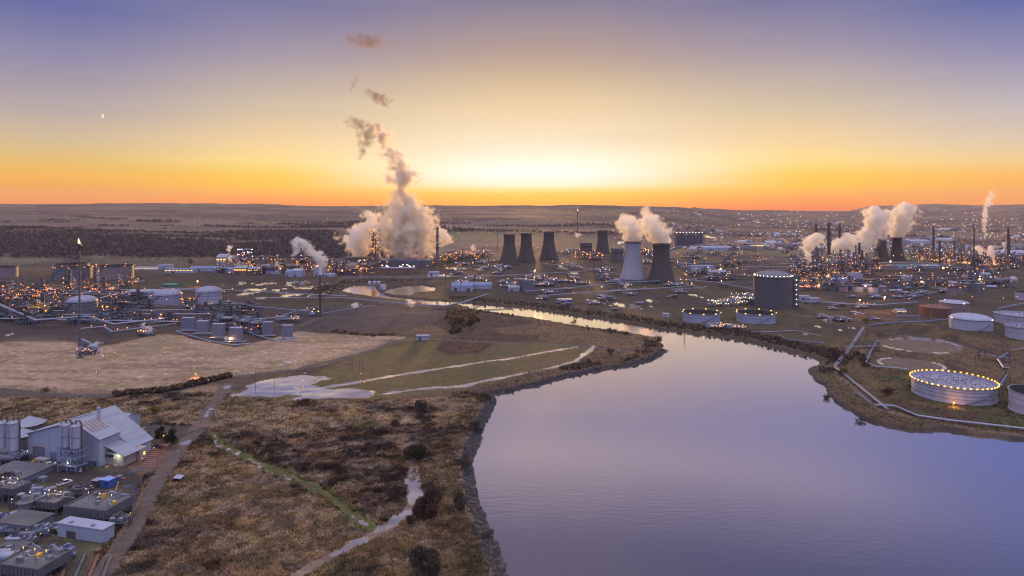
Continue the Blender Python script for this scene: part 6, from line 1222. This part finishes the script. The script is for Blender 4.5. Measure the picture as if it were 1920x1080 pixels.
def fence(label, pts, h=2.2, step=4, m=None, name="palisade_fence"):
    W = [np.array(P(*p)) for p in pts]; o0 = W[0]; t = thing(name, label, "fence", (o0[0], o0[1], 0)); mb = MB(); mb.tube((0, 0, -.4), (0, 0, h + .15), .09, 4); pst = None; n = 0; tot = sum(np.linalg.norm(b - a) for a, b in zip(W[:-1], W[1:])); step = max(step, tot / 95); rb = MB()
    for a, b in zip(W[:-1], W[1:]):
        d = b - a; L = np.linalg.norm(d); k_ = max(1, int(round(L / step))); pv = None; zs = [float(height(np.array([(a + d * k / k_)[0]]), np.array([(a + d * k / k_)[1]]))[0][0]) for k in range(k_ + 1)]
        for k in range(k_ + 1):
            p = a + d * k / k_ - o0
            if k < k_:
                if pst is None: pst = mb.build("post", m or M_DSTEEL, t, loc=(p[0], p[1], zs[k]))
                elif n < 96: c = pst.copy(); COL.objects.link(c); c.parent = t; c.location = (p[0], p[1], zs[k])
                n += 1
            if pv is not None:
                for z in (.3, h * .5, h): rb.tube((pv[0], pv[1], pv[2] + z), (p[0], p[1], zs[k] + z), .05, 4)
                m_ = max(2, int(np.linalg.norm(d) / k_ / 1.1))
                for q in range(m_): u = q / m_; rb.tube((pv[0] + (p[0] - pv[0]) * u, pv[1] + (p[1] - pv[1]) * u, pv[2] + (zs[k] - pv[2]) * u), (pv[0] + (p[0] - pv[0]) * u, pv[1] + (p[1] - pv[1]) * u, pv[2] + (zs[k] - pv[2]) * u + h), .035, 3)
            pv = (p[0], p[1], zs[k])
    rb.build("mesh_panels", m or M_DSTEEL, t); return t
fence("dark palisade fence along the near edge of the tan field", [(-40, 727), (60, 734), (200, 738), (330, 731), (430, 705), (560, 690), (640, 669), (745, 636)])
fence("far palisade fence across the peninsula past the white cabin", [(800, 632), (880, 638), (1000, 642), (1110, 649)], 2, 8)
fence("mesh fence between the plant yard and the dirt road", [(262, 903), (268, 925), (255, 962), (225, 1010), (190, 1068)], 2, 3, M_DSTEEL)
fence("grey steel gate and fence at the plant entrance", [(240, 893), (264, 881), (274, 884)], 1.8, 2.5, M_BSTEEL, "entrance_gate"); fence("low fence round the small back lot by the road", [(330, 826), (358, 812), (394, 801)], 1.2, 4, M_WOODP)
X0, Y0 = P(335, 905); sh = thing("shelter", "small flat roofed shelter standing alone by the dirt road", "shelter", (X0, Y0, 0), R(-8)); mb = MB(); mb.slab([(-1.7, -1.3, 2.3), (1.7, -1.3, 2.2), (1.7, 1.3, 2.6), (-1.7, 1.3, 2.7)], .15); mb.build("roof", M_WHITE2, sh); mb = MB(); mb.box(0, 1.0, -.2, 3, .1, 2.5); mb.box(1.45, 0, -.2, .1, 2.1, 2.4); mb.box(-1.45, 0, -.2, .1, 2.1, 2.4); mb.build("wall", M_WOODP, sh)
for a in (-1, 1): mb = MB(); mb.tube((a * 1.5, -1.1, -.3), (a * 1.5, -1.1, 2.25), .07, 5); mb.build("post", M_DSTEEL, sh)
X0, Y0 = P(240, 914)
for px, py, lab in ((240, 912, "blue hose ring lying in the yard corner"), (256, 921, "blue hose coil against the yard fence")): mb = MB(); mb.lathe([(1.0, .02), (1.25, .02), (1.25, .2), (1.0, .2)], 20, close=True); tag(mb.build("hose_ring", M_BLUEP, loc=P(px, py) + (.05,)), lab, "hose")
for i in range(6):
    a = np.array(P(62 + i * 26, 1085)); b = np.array(P(88 + i * 24, 1034 + i * 2)); d = b - a; mb = MB(); L = np.linalg.norm(d); mb.box(L / 2, 0, -.2, L, .9, .75); mb.box(L / 2, 1.1, -.2, L, .25, .5); o = mb.build("concrete_plinth", M_CONCD if i % 2 else M_RUST, loc=(a[0], a[1], 0), rz=math.atan2(d[1], d[0])); tag(o, ("rusty " if i % 2 == 0 else "grey ") + "low strip plinth in the bottom yard, %s from the left" % ("first", "second", "third", "fourth", "fifth", "sixth")[i], "plinth")
mb = MB(); c0 = [np.array(P(*p)) for p in ((266, 878), (294, 878), (296, 840), (282, 840))]
for k in range(10):
    u = (k + .5) / 10; a = c0[0] + (c0[3] - c0[0]) * u; b = c0[1] + (c0[2] - c0[1]) * u; d = (b - a) / np.linalg.norm(b - a); n_ = np.array([-d[1], d[0]]) * .35; mb.slab([(a[0] - n_[0], a[1] - n_[1], .45), (b[0] - n_[0], b[1] - n_[1], .45), (b[0] + n_[0], b[1] + n_[1], .45), (a[0] + n_[0], a[1] + n_[1], .45)], .6)
mk = mb.build("parking_strips", mat("brick_paving", (.27, .15, .12), .9, noise=(2, .3))); mk['kind'] = 'structure'
r_ = random.Random(44)
for i in range(9):
    px, py = r_.uniform(262, 280), r_.uniform(803, 814); mb = MB(); mb.box(0, 0, -.1, r_.uniform(.5, 1.4), r_.uniform(.5, 1), r_.uniform(.5, 1.2)); mb.tube((0, 0, .3), (.6, .3, 1.1), .1, 5); tag(mb.build("scrap_piece", r_.choice((M_YEL, M_WHITE2, M_RUST, M_STEEL)), loc=P(px, py) + (0,), rz=r_.uniform(0, 3)), "odd piece of scrap in the heap by the pines", "scrap", "scrap heap by the pines")
for lab, px, py, yt, c, s, li in [("amber lamp on a pole in front of the pine trees", 309, 832, 815, 'a', .2, 200), ("orange bollard lamp at the top of the car park", 291, 848, 839, 'o', .17, 60), ("orange lamp beside the striped car park", 270, 868, 858, 'o', .17, 60), ("white yard lamp under the left silos", 23, 868, 853, 'w', .18, 150)]: lamp_post(lab, px, py, yt, m=c, s=s, light=li)

# poles
def pole(label, px, py, yt, group=None, double=True):
    X, Y = P(px, py); z = float(height(np.array([X]), np.array([Y]))[0][0]); h = H - (yt - HY) * Y / F; t = thing("utility_pole", label, "utility pole", (X, Y, z), 0, group)
    for x in ((-.9, .9) if double else (0,)): mb = MB(); mb.tube((x, 0, -.5), (x, 0, h), .17, 6, .12); mb.build("pole", M_WOODP, t)
    mb = MB(); mb.box(0, 0, h - .9, 2.9, .16, .18); mb.build("cross_arm", M_WOODP, t); mb = MB()
    for x in (-1.3, 0, 1.3): mb.cyl(x, 0, h - .72, .07, .35, 6)
    mb.build("insulators", M_STEEL, t)
for a in [("left twin pole by the flooded meadow", 659, 695, 670), ("right twin pole by the flooded meadow", 677, 700, 676), ("twin pole standing in the tawny grass", 540, 807, 781), ("single pole at the fence by the puddles", 479, 722, 700, None, False), ("single pole standing in the puddle grass", 514, 727, 706, None, False), ("single pole on the meadow top", 777, 660, 642, None, False), ("single pole in the middle of the meadow", 892, 690, 671, None, False), ("slim pole at the near meadow edge by the bank", 831, 737, 718, None, False), ("single pole by the dark hedge left of the lane", 334, 741, 723, None, False), ("slim pole on the heath behind the silos", 59, 777, 757, None, False), ("slim pole at the fence in the corner of the tan field", 103, 737, 724, None, False), ("slim pole by the hedge end", 250, 738, 728, None, False)]: pole(*a)

# ================================================================== vegetation in front
def zat(X, Y): return float(height(np.array([X]), np.array([Y]))[0][0])
DK = [(.022, .03, .016), (.03, .036, .018), (.018, .024, .016)]; BR = [(.075, .055, .04), (.055, .042, .033), (.095, .068, .045)]; GD = [(.22, .15, .04), (.17, .12, .04), (.13, .10, .04)]; RD = [(.085, .045, .032), (.065, .035, .028)]
for lab, nm, px, py, yt, wp, cols, n, bare in [("left dark round topped pine by the car park", "pine_tree", 303, 830, 797, 26, DK, 4200, False), ("right broader dark pine by the car park", "pine_tree", 319, 839, 800, 29, DK, 4600, False), ("golden bush left of the dirt lane", "bush", 288, 779, 761, 23, GD, 1500, False), ("dark round bush on the tawny grass near the bank", "bush", 787, 778, 750, 36, BR, 2600, False), ("large dark bush at the head of the wet track", "bush", 776, 866, 822, 52, [(.05, .045, .03), (.06, .05, .035)], 4200, False),
    ("big reddish brown bush beside the wet track", "bush", 802, 975, 918, 58, RD, 5200, False), ("bushy brown thicket on the bank above the rocks", "bush", 862, 960, 922, 46, BR, 3400, False), ("brown bush by the bank in the middle", "bush", 868, 880, 850, 36, BR, 2400, False), ("olive bush on the bank corner by the meadow", "bush", 905, 752, 736, 34, [(.09, .08, .035), (.06, .05, .03)], 2200, False), ("brown bush over the bank top", "bush", 893, 806, 784, 34, BR, 2200, False),
    ("small brown bush left of the bank on the tawny slope", "bush", 742, 800, 786, 22, BR, 1200, False), ("low rusty bush at the bottom edge of the heath", "bush", 800, 1075, 1034, 80, BR, 5200, False), ("dark thicket at the fork of the wet track", "bush", 770, 985, 962, 30, RD, 1800, False), ("golden bush at the fence of the tan field", "bush", 84, 735, 726, 16, GD, 800, False),
    ("bare tree leaning over the far river bank", "bare_tree", 1076, 612, 597, 16, BR, 500, True), ("small bare tree next to the leaning one", "bare_tree", 1100, 616, 609, 9, BR, 250, True), ("bare tree on the tip of the peninsula", "bare_tree", 1234, 646, 628, 22, BR, 800, True), ("bare shrub overhanging the water at the bank bottom", "bare_tree", 912, 1010, 985, 26, BR, 700, True), ("small bare shrub at the meadow corner of the bank", "bare_tree", 935, 740, 732, 12, BR, 300, True),
    ("small white flowered bush near the peninsula tip", "bush", 1145, 662, 650, 18, BR, 700, False), ("orange leaved bush by the river pipe bridge", "bush", 858, 607, 590, 34, GD, 1800, False), ("second orange bush below the pipe bridge", "bush", 884, 602, 588, 28, [(.16, .09, .035), (.12, .075, .035)], 1600, False), ("orange leaved tree at the edge of the far wood", "tree", 356, 500, 486, 14, [(.15, .07, .03), (.11, .06, .03)], 500, False),
    ("left dark tree beyond the works shed", "tree", 1360, 504, 494, 11, DK, 400, False), ("middle dark tree beyond the works shed", "tree", 1374, 505, 493, 10, DK, 400, False), ("right dark tree beyond the works shed", "tree", 1386, 504, 491, 11, DK, 400, False), ("brown bush at the inlet corner of the spit", "bush", 1568, 676, 650, 26, RD, 1600, False), ("rusty bush on the spit by the pipes", "bush", 1580, 705, 690, 26, GD, 1300, False), ("dark bush on the bund in front of the lamp ringed tank", "bush", 1663, 745, 728, 30, BR, 1700, False), ("olive bush left of the rusty tank", "bush", 1625, 606, 596, 20, GD, 700, False), ("bare tree on the shore of the right bank", "bare_tree", 1552, 742, 724, 20, BR, 500, True), ("bare shrub low on the right shore", "bare_tree", 1612, 785, 768, 22, BR, 500, True)]:
    X, Y = P(px, py); s = Y / F; tree(nm, lab, X, Y, (py - yt) * s * 1.02, wp * s, cols, int(px * 7 + py), n, leaf=wp * s * (.03 if n > 1500 else .045), trunk=.35 if nm in ("bare_tree", "tree") else .1, cat="tree" if nm != "bush" else "bush", z=zat(X, Y) if Y < 1000 else 0)
def hedge(label, pts, w_, h_, cols, seed, n):
    W = [np.array(P(*p)) for p in pts]; r = np.random.default_rng(seed); P_ = []
    for a, b in zip(W[:-1], W[1:]):
        k = int(n * np.linalg.norm(b - a)); u = r.random(k)[:, None]; q = a + (b - a) * u; d = (b - a) / np.linalg.norm(b - a); P_.append(q + np.array([-d[1], d[0]]) * r.normal(0, w_ * .35, k)[:, None])
    Q = np.vstack(P_); z, _, _ = height(Q[:, 0], Q[:, 1]); m = len(Q); hs = h_ * r.uniform(.6, 1.15, m); ob = clumps("hedge", label, np.stack([Q[:, 0], Q[:, 1], z], 1), hs, hs * 1.1, np.array(cols)[r.integers(0, len(cols), m)], seed, 40, kind='thing', cat='hedge')
hedge("long dark hedge with orange tips along the field fence", [(215, 742), (300, 736), (345, 728), (432, 706)], 4.0, 3.2, BR + [(.16, .10, .05)], 6, 2.2)
hedge("rusty brush strip on the dark gravel edge", [(625, 622), (700, 630), (740, 628)], 6, 2.0, [(.15, .09, .05), (.11, .07, .045)], 7, 1.0)
hedge("brown brush on the north side of the white cabin road", [(845, 628), (870, 612), (900, 600)], 7, 2.5, BR, 8, .9)
def scrub():
    r = np.random.default_rng(12); n = 330000; px = r.uniform(-40, 940, n); py = r.uniform(735, 1100, n); Y = H * F / (py - HY); X = (px - 960) / F * Y; z, C, wet, sc = classify(X, Y); dens = .30 + .7 * sstep(.38, .6, fbm(X / 6, Y / 6, 91)); k = r.random(n) < sc * dens; X, Y, z, C = X[k][:120000], Y[k][:120000], z[k][:120000], C[k][:120000]
    lum = C.mean(1); dark = lum < .075; s = np.where(dark, r.uniform(.55, 1.2, len(X)), r.uniform(.45, 1.0, len(X))); tall = fbm(X / 9, Y / 9, 95) > .62; s = s * np.where(tall, 1.6, 1)
    col = C * np.where(fbm(X / 4, Y / 4, 97) > .52, 1.45, .85)[:, None] * r.uniform(.75, 1.4, (len(X), 1)); o = blades(np.stack([X, Y, z], 1), 6, s, col, r, up=.75, spread=.8, name="heath_scrub"); o['kind'] = 'stuff'; o['label'] = 'rough brown heath and dead grass in the foreground'; o['category'] = 'heath'
    n = 90000; px = r.uniform(560, 1940, n); py = r.uniform(590, 860, n); Y = H * F / (py - HY); X = (px - 960) / F * Y; k = ((px > 1500) | ((px > 740) & (px < 1260) & (py < 740)) | ((px > 830) & (px < 1250) & (py < 720))) & ~((px < 930) & (py > 735)); X, Y = X[k], Y[k]; z, C, wet, sc = classify(X, Y); k = r.random(len(X)) < sc * .8; X, Y, z, C = X[k][:26000], Y[k][:26000], z[k][:26000], C[k][:26000]
    s = r.uniform(.4, 1.2, len(X)); o = blades(np.stack([X, Y, z], 1), 5, s, C * r.uniform(.8, 1.4, (len(X), 1)), r, up=.7, spread=.8, name="bank_grass"); o['kind'] = 'stuff'; o['label'] = 'rough grass on the peninsula and tank farm banks'; o['category'] = 'grass'
scrub()
def stones():
    r = np.random.default_rng(14); B = wpoly([(938, 1080), (926, 1040), (908, 995), (890, 950), (881, 905), (876, 868), (888, 835), (903, 795), (918, 765), (924, 752), (919, 741), (935, 737), (1000, 724), (1060, 707), (1120, 695), (1180, 687), (1225, 673), (1249, 657)]); P_ = []
    for i, (a, b) in enumerate(zip(B[:-1], B[1:])):
        k = int(np.linalg.norm(b - a) * (30 if i < 10 else 7)); P_.append(a + (b - a) * r.random(k)[:, None] + r.normal(.6, 1.6, (k, 2)))
    Q = np.vstack(P_); dr = sdf(Q[:, 0], Q[:, 1], RIVER); Q = Q[(dr > -1.8) & (dr < 4.5)]; z, _, _ = height(Q[:, 0], Q[:, 1]); z = np.maximum(z, WZ - .1); m = len(Q); s = r.uniform(.2, .75, m) * np.where(r.random(m) < .12, 1.9, 1)
    o = np.array([(-1, -1, -.6), (1, -1, -.6), (1, 1, -.6), (-1, 1, -.6), (-.7, -.7, .6), (.7, -.7, .6), (.7, .7, .6), (-.7, .7, .6)], float); V = (np.concatenate([Q, z[:, None]], 1)[:, None] + (o[None] + r.normal(0, .22, (m, 8, 3))) * s[:, None, None]).reshape(-1, 3)
    f = np.array([(4, 5, 6, 7), (0, 1, 5, 4), (1, 2, 6, 5), (2, 3, 7, 6), (3, 0, 4, 7)]); ob = np_mesh("armour_stones", V, (np.arange(m)[:, None, None] * 8 + f[None]).reshape(-1, 4), M_STONE); ob['kind'] = 'stuff'; ob['label'] = 'dark stones armouring the river bank'; ob['category'] = 'stones'
stones()

# ================================================================== steam, moon
SY = 1262
steam("steam_plume", "huge central column of backlit steam rising past the horizon", SY, [(765, 488, 44), (764, 470, 58), (762, 440, 62), (762, 412, 58), (761, 392, 46), (757, 374, 30), (752, 352, 21), (758, 330, 38), (748, 308, 19), (734, 290, 24), (722, 272, 9), (714, 252, 19), (708, 232, 8)], .13, 2.7, scale=1 / 19, seed=1, col=(.965, .89, .75))
steam("steam_plume", "ragged left cloud of steam beside the huge central column", SY + 25, [(672, 488, 10), (676, 470, 26), (668, 452, 36), (684, 432, 32), (694, 414, 19), (688, 398, 12), (676, 388, 6)], .11, 2.4, scale=1 / 24, fade=.4, seed=2)
steam("steam_plume", "small steam puff right of the grey chimney", SY + 15, [(826, 463, 4), (836, 455, 16), (834, 444, 15), (826, 432, 10), (822, 424, 3)], .1, 2.2, scale=1 / 12, seed=3)
steam("steam_wisp", "thin torn wisp above the huge steam column", SY, [(672, 300, 5), (682, 280, 14), (690, 262, 20), (688, 245, 22), (676, 232, 24), (662, 222, 12), (655, 215, 3)], .035, 3.4, col=(.36, .29, .25), scale=1 / 13, seed=4, soft=.5)  # wisps: albedo darker than natural vapour, imitating backlit shade
steam("steam_wisp", "small dark wisp high above the steam column", SY, [(728, 203, 4), (716, 190, 20), (706, 180, 24), (694, 172, 12), (688, 166, 3)], .04, 3.2, col=(.36, .29, .25), scale=1 / 11, seed=5, soft=.5)
steam("steam_wisp", "tiny slanting wisp left of the small dark wisp", SY, [(657, 172, 2), (662, 160, 7), (668, 148, 8), (672, 140, 2)], .05, 2.8, col=(.36, .29, .25), scale=1 / 8, seed=6, soft=.5)
steam("steam_wisp", "long flat wisp highest in the sky", SY, [(690, 90, 8), (690, 84, 44), (688, 76, 50), (684, 70, 34), (676, 64, 6)], .022, 3.4, col=(.36, .29, .25), scale=1 / 13, seed=7, soft=.5)
steam("steam_plume", "thick white plume leaning left from the second flare stack", 654, [(600, 516, 3), (602, 504, 7), (603, 494, 12), (598, 482, 16), (586, 472, 17), (576, 463, 16), (568, 454, 15), (560, 446, 8)], .3, 1.6, scale=1 / 6.5, seed=8)
steam("steam_plume", "curl of steam left of the second flare plume", 690, [(546, 481, 4), (556, 476, 8), (560, 466, 8), (556, 456, 13), (556, 449, 9), (560, 443, 3)], .16, 2.2, scale=1 / 6, seed=9)
TY = 985
steam("steam_plume", "ragged steam billowing from the pale cooling tower", TY, [(1187, 455, 13), (1189, 446, 23), (1184, 430, 28), (1178, 416, 25), (1172, 405, 16), (1166, 398, 5)], .13, 2.3, scale=1 / 15, fade=.3, seed=10)
steam("steam_plume", "ragged steam billowing from the dark cooling tower", TY, [(1240, 459, 14), (1236, 448, 24), (1230, 434, 29), (1222, 418, 26), (1214, 404, 17), (1210, 392, 9), (1216, 380, 3)], .12, 2.3, scale=1 / 15, fade=.4, seed=11)
steam("steam_plume", "white steam column from the right refinery tower", 1350, [(1682, 445, 13), (1686, 432, 23), (1690, 416, 22), (1694, 400, 24), (1698, 388, 20), (1694, 378, 5)], .12, 1.9, scale=1 / 18, seed=12)
steam("steam_plume", "big diagonal steam plume rising right to the left refinery tower", 1310, [(1598, 490, 10), (1604, 476, 20), (1612, 462, 26), (1628, 446, 30), (1640, 430, 28), (1646, 412, 26), (1646, 396, 24), (1640, 386, 8)], .12, 1.9, scale=1 / 18, seed=13)
steam("steam_plume", "spreading white steam between the tall refinery chimneys", 1330, [(1566, 474, 14), (1572, 464, 24), (1580, 454, 24), (1590, 444, 14), (1588, 436, 4)], .11, 2.0, scale=1 / 15, seed=14)
steam("steam_plume", "low white steam around the leftmost refinery chimney", 1330, [(1510, 474, 8), (1518, 464, 18), (1526, 454, 22), (1530, 444, 20), (1534, 436, 6)], .1, 2.2, scale=1 / 14, seed=15)
steam("steam_plume", "small upright steam jet in front of the refinery columns", 1050, [(1515, 498, 2), (1517, 488, 6), (1514, 478, 8), (1512, 470, 4)], .2, 1.8, scale=1 / 6, seed=16)
steam("steam_plume", "thin twisting steam column near the right horizon", 1440, [(1847, 448, 2), (1845, 430, 4.5), (1847, 412, 6), (1848, 396, 6), (1854, 380, 8), (1858, 368, 7), (1860, 356, 2)], .1, 2.4, scale=1 / 9, seed=17)
steam("steam_plume", "left curl of steam in the right refinery tangle", 1230, [(1842, 482, 4), (1838, 474, 9), (1834, 466, 9), (1833, 459, 4)], .15, 2.2, scale=1 / 8, seed=18); steam("steam_plume", "right leaning steam jet in the refinery tangle", 1180, [(1866, 499, 2), (1864, 488, 4), (1858, 478, 8), (1856, 470, 8), (1860, 460, 5)], .16, 2.0, scale=1 / 7, seed=19); steam("steam_plume", "little steam wisp by the dark topped chimney", 1280, [(1881, 474, 2), (1883, 464, 4), (1882, 454, 3)], .12, 2.2, scale=1 / 6, seed=20)
for i, (px, y0, y1, w_, Y, lab) in enumerate([(424, 496, 474, 5, 1270, "white puff above the boiler house"), (431, 492, 478, 4, 1240, "low puff at the boiler house door"), (430, 473, 458, 5, 1275, "upper curl above the boiler house"), (523, 508, 489, 6, 1110, "steam puff in the middle plant lamps"), (612, 508, 492, 5, 1100, "left puff of a pair by the gas spheres"), (620, 508, 493, 4, 1100, "right puff of a pair by the gas spheres"), (664, 580, 566, 9, 705, "steam puffs over the dark gravel yard"), (770, 576, 560, 8, 712, "steam drifting over the river channel pipes"), (886, 472, 458, 5, 1480, "small puff right of the grey chimney works"), (358, 616, 600, 3.5, 588, "steam by the first louvred cooler"), (382, 624, 609, 3.5, 566, "steam by the second louvred cooler"), (425, 640, 630, 5, 535, "steam by the nearest louvred cooler"), (284, 628, 610, 7, 560, "steam over the lit pump skid by the field"), (270, 618, 604, 5, 580, "steam above the pipe bridge end"), (72, 575, 560, 4, 720, "steam from the white vessel by the pipe bridge"), (1083, 446, 436, 7, 2150, "white steam around the distant flare foot"), (184, 650, 640, 5, 512, "steam at the foot of the tall flare"), (1772, 482, 473, 10, 1480, "flat steam smear among the right refinery columns"), (1552, 512, 500, 7, 1120, "low steam in front of the refinery columns"), (556, 600, 590, 4, 650, "steam on the lit skid left of the second flare"), (426, 571, 562, 4, 755, "white puff beside the palest domed tank"), (1172, 544, 532, 4, 890, "steam at the foot of the pale cooling tower")]):
    steam("steam_puff", lab, Y, [(px, y0, w_ * .4), (px + rnd.uniform(-1, 1) * w_ * .4, y0 * .65 + y1 * .35, w_), (px + rnd.uniform(-1, 1) * w_ * .7, y0 * .3 + y1 * .7, w_ * 1.1), (px + rnd.uniform(-1, 1) * w_, y1, w_ * .3)], min(.6, .9 / (w_ * Y / F)), 2.2, scale=1 / (w_ * Y / F * .8), seed=30 + i)
Ym = 26000; xm, zm = XZ(190, 217, Ym); mr_ = 3.6 / F * Ym; vs = []; n = 24; mb = MB()
for k in range(n + 1):
    a = R(-100 + 200 * k / n - 18); c, s = math.cos(a), math.sin(a); th = math.sin(math.pi * k / n) * .36 * mr_ + .2
    for q, dy in ((mr_, 0), (mr_ - th, 0), (mr_ - th, 30), (mr_, 30)): vs.append((q * c, dy, q * s))
mb.add(vs, [(i * 4 + j, i * 4 + (j + 1) % 4, i * 4 + 4 + (j + 1) % 4, i * 4 + 4 + j) for i in range(n) for j in range(4)]); tag(mb.build("moon", lampmat("moonlight", (1, .92, .8), .75), loc=(xm, Ym, zm)), "thin crescent moon low in the left sky", "moon")
# ------------------------------------------------------------------ air
def haze():
    m = bpy.data.materials.new("haze"); m.use_nodes = True; t = m.node_tree; t.nodes.clear()
    v = N('ShaderNodeVolumePrincipled', t); v.inputs['Color'].default_value = (.86, .75, .80, 1); v.inputs['Density'].default_value = HAZE_D; v.inputs['Anisotropy'].default_value = .15
    o = N('ShaderNodeOutputMaterial', t); t.links.new(v.outputs[0], o.inputs['Volume'])
    mb = MB(); mb.box(0, 0, -12, 32400, 32400, 560); ob = mb.build("haze", m); ob['kind'] = 'stuff'; ob['label'] = 'thin dusk haze over the whole estuary'; return ob
HAZE_D = 1.9e-5
haze()
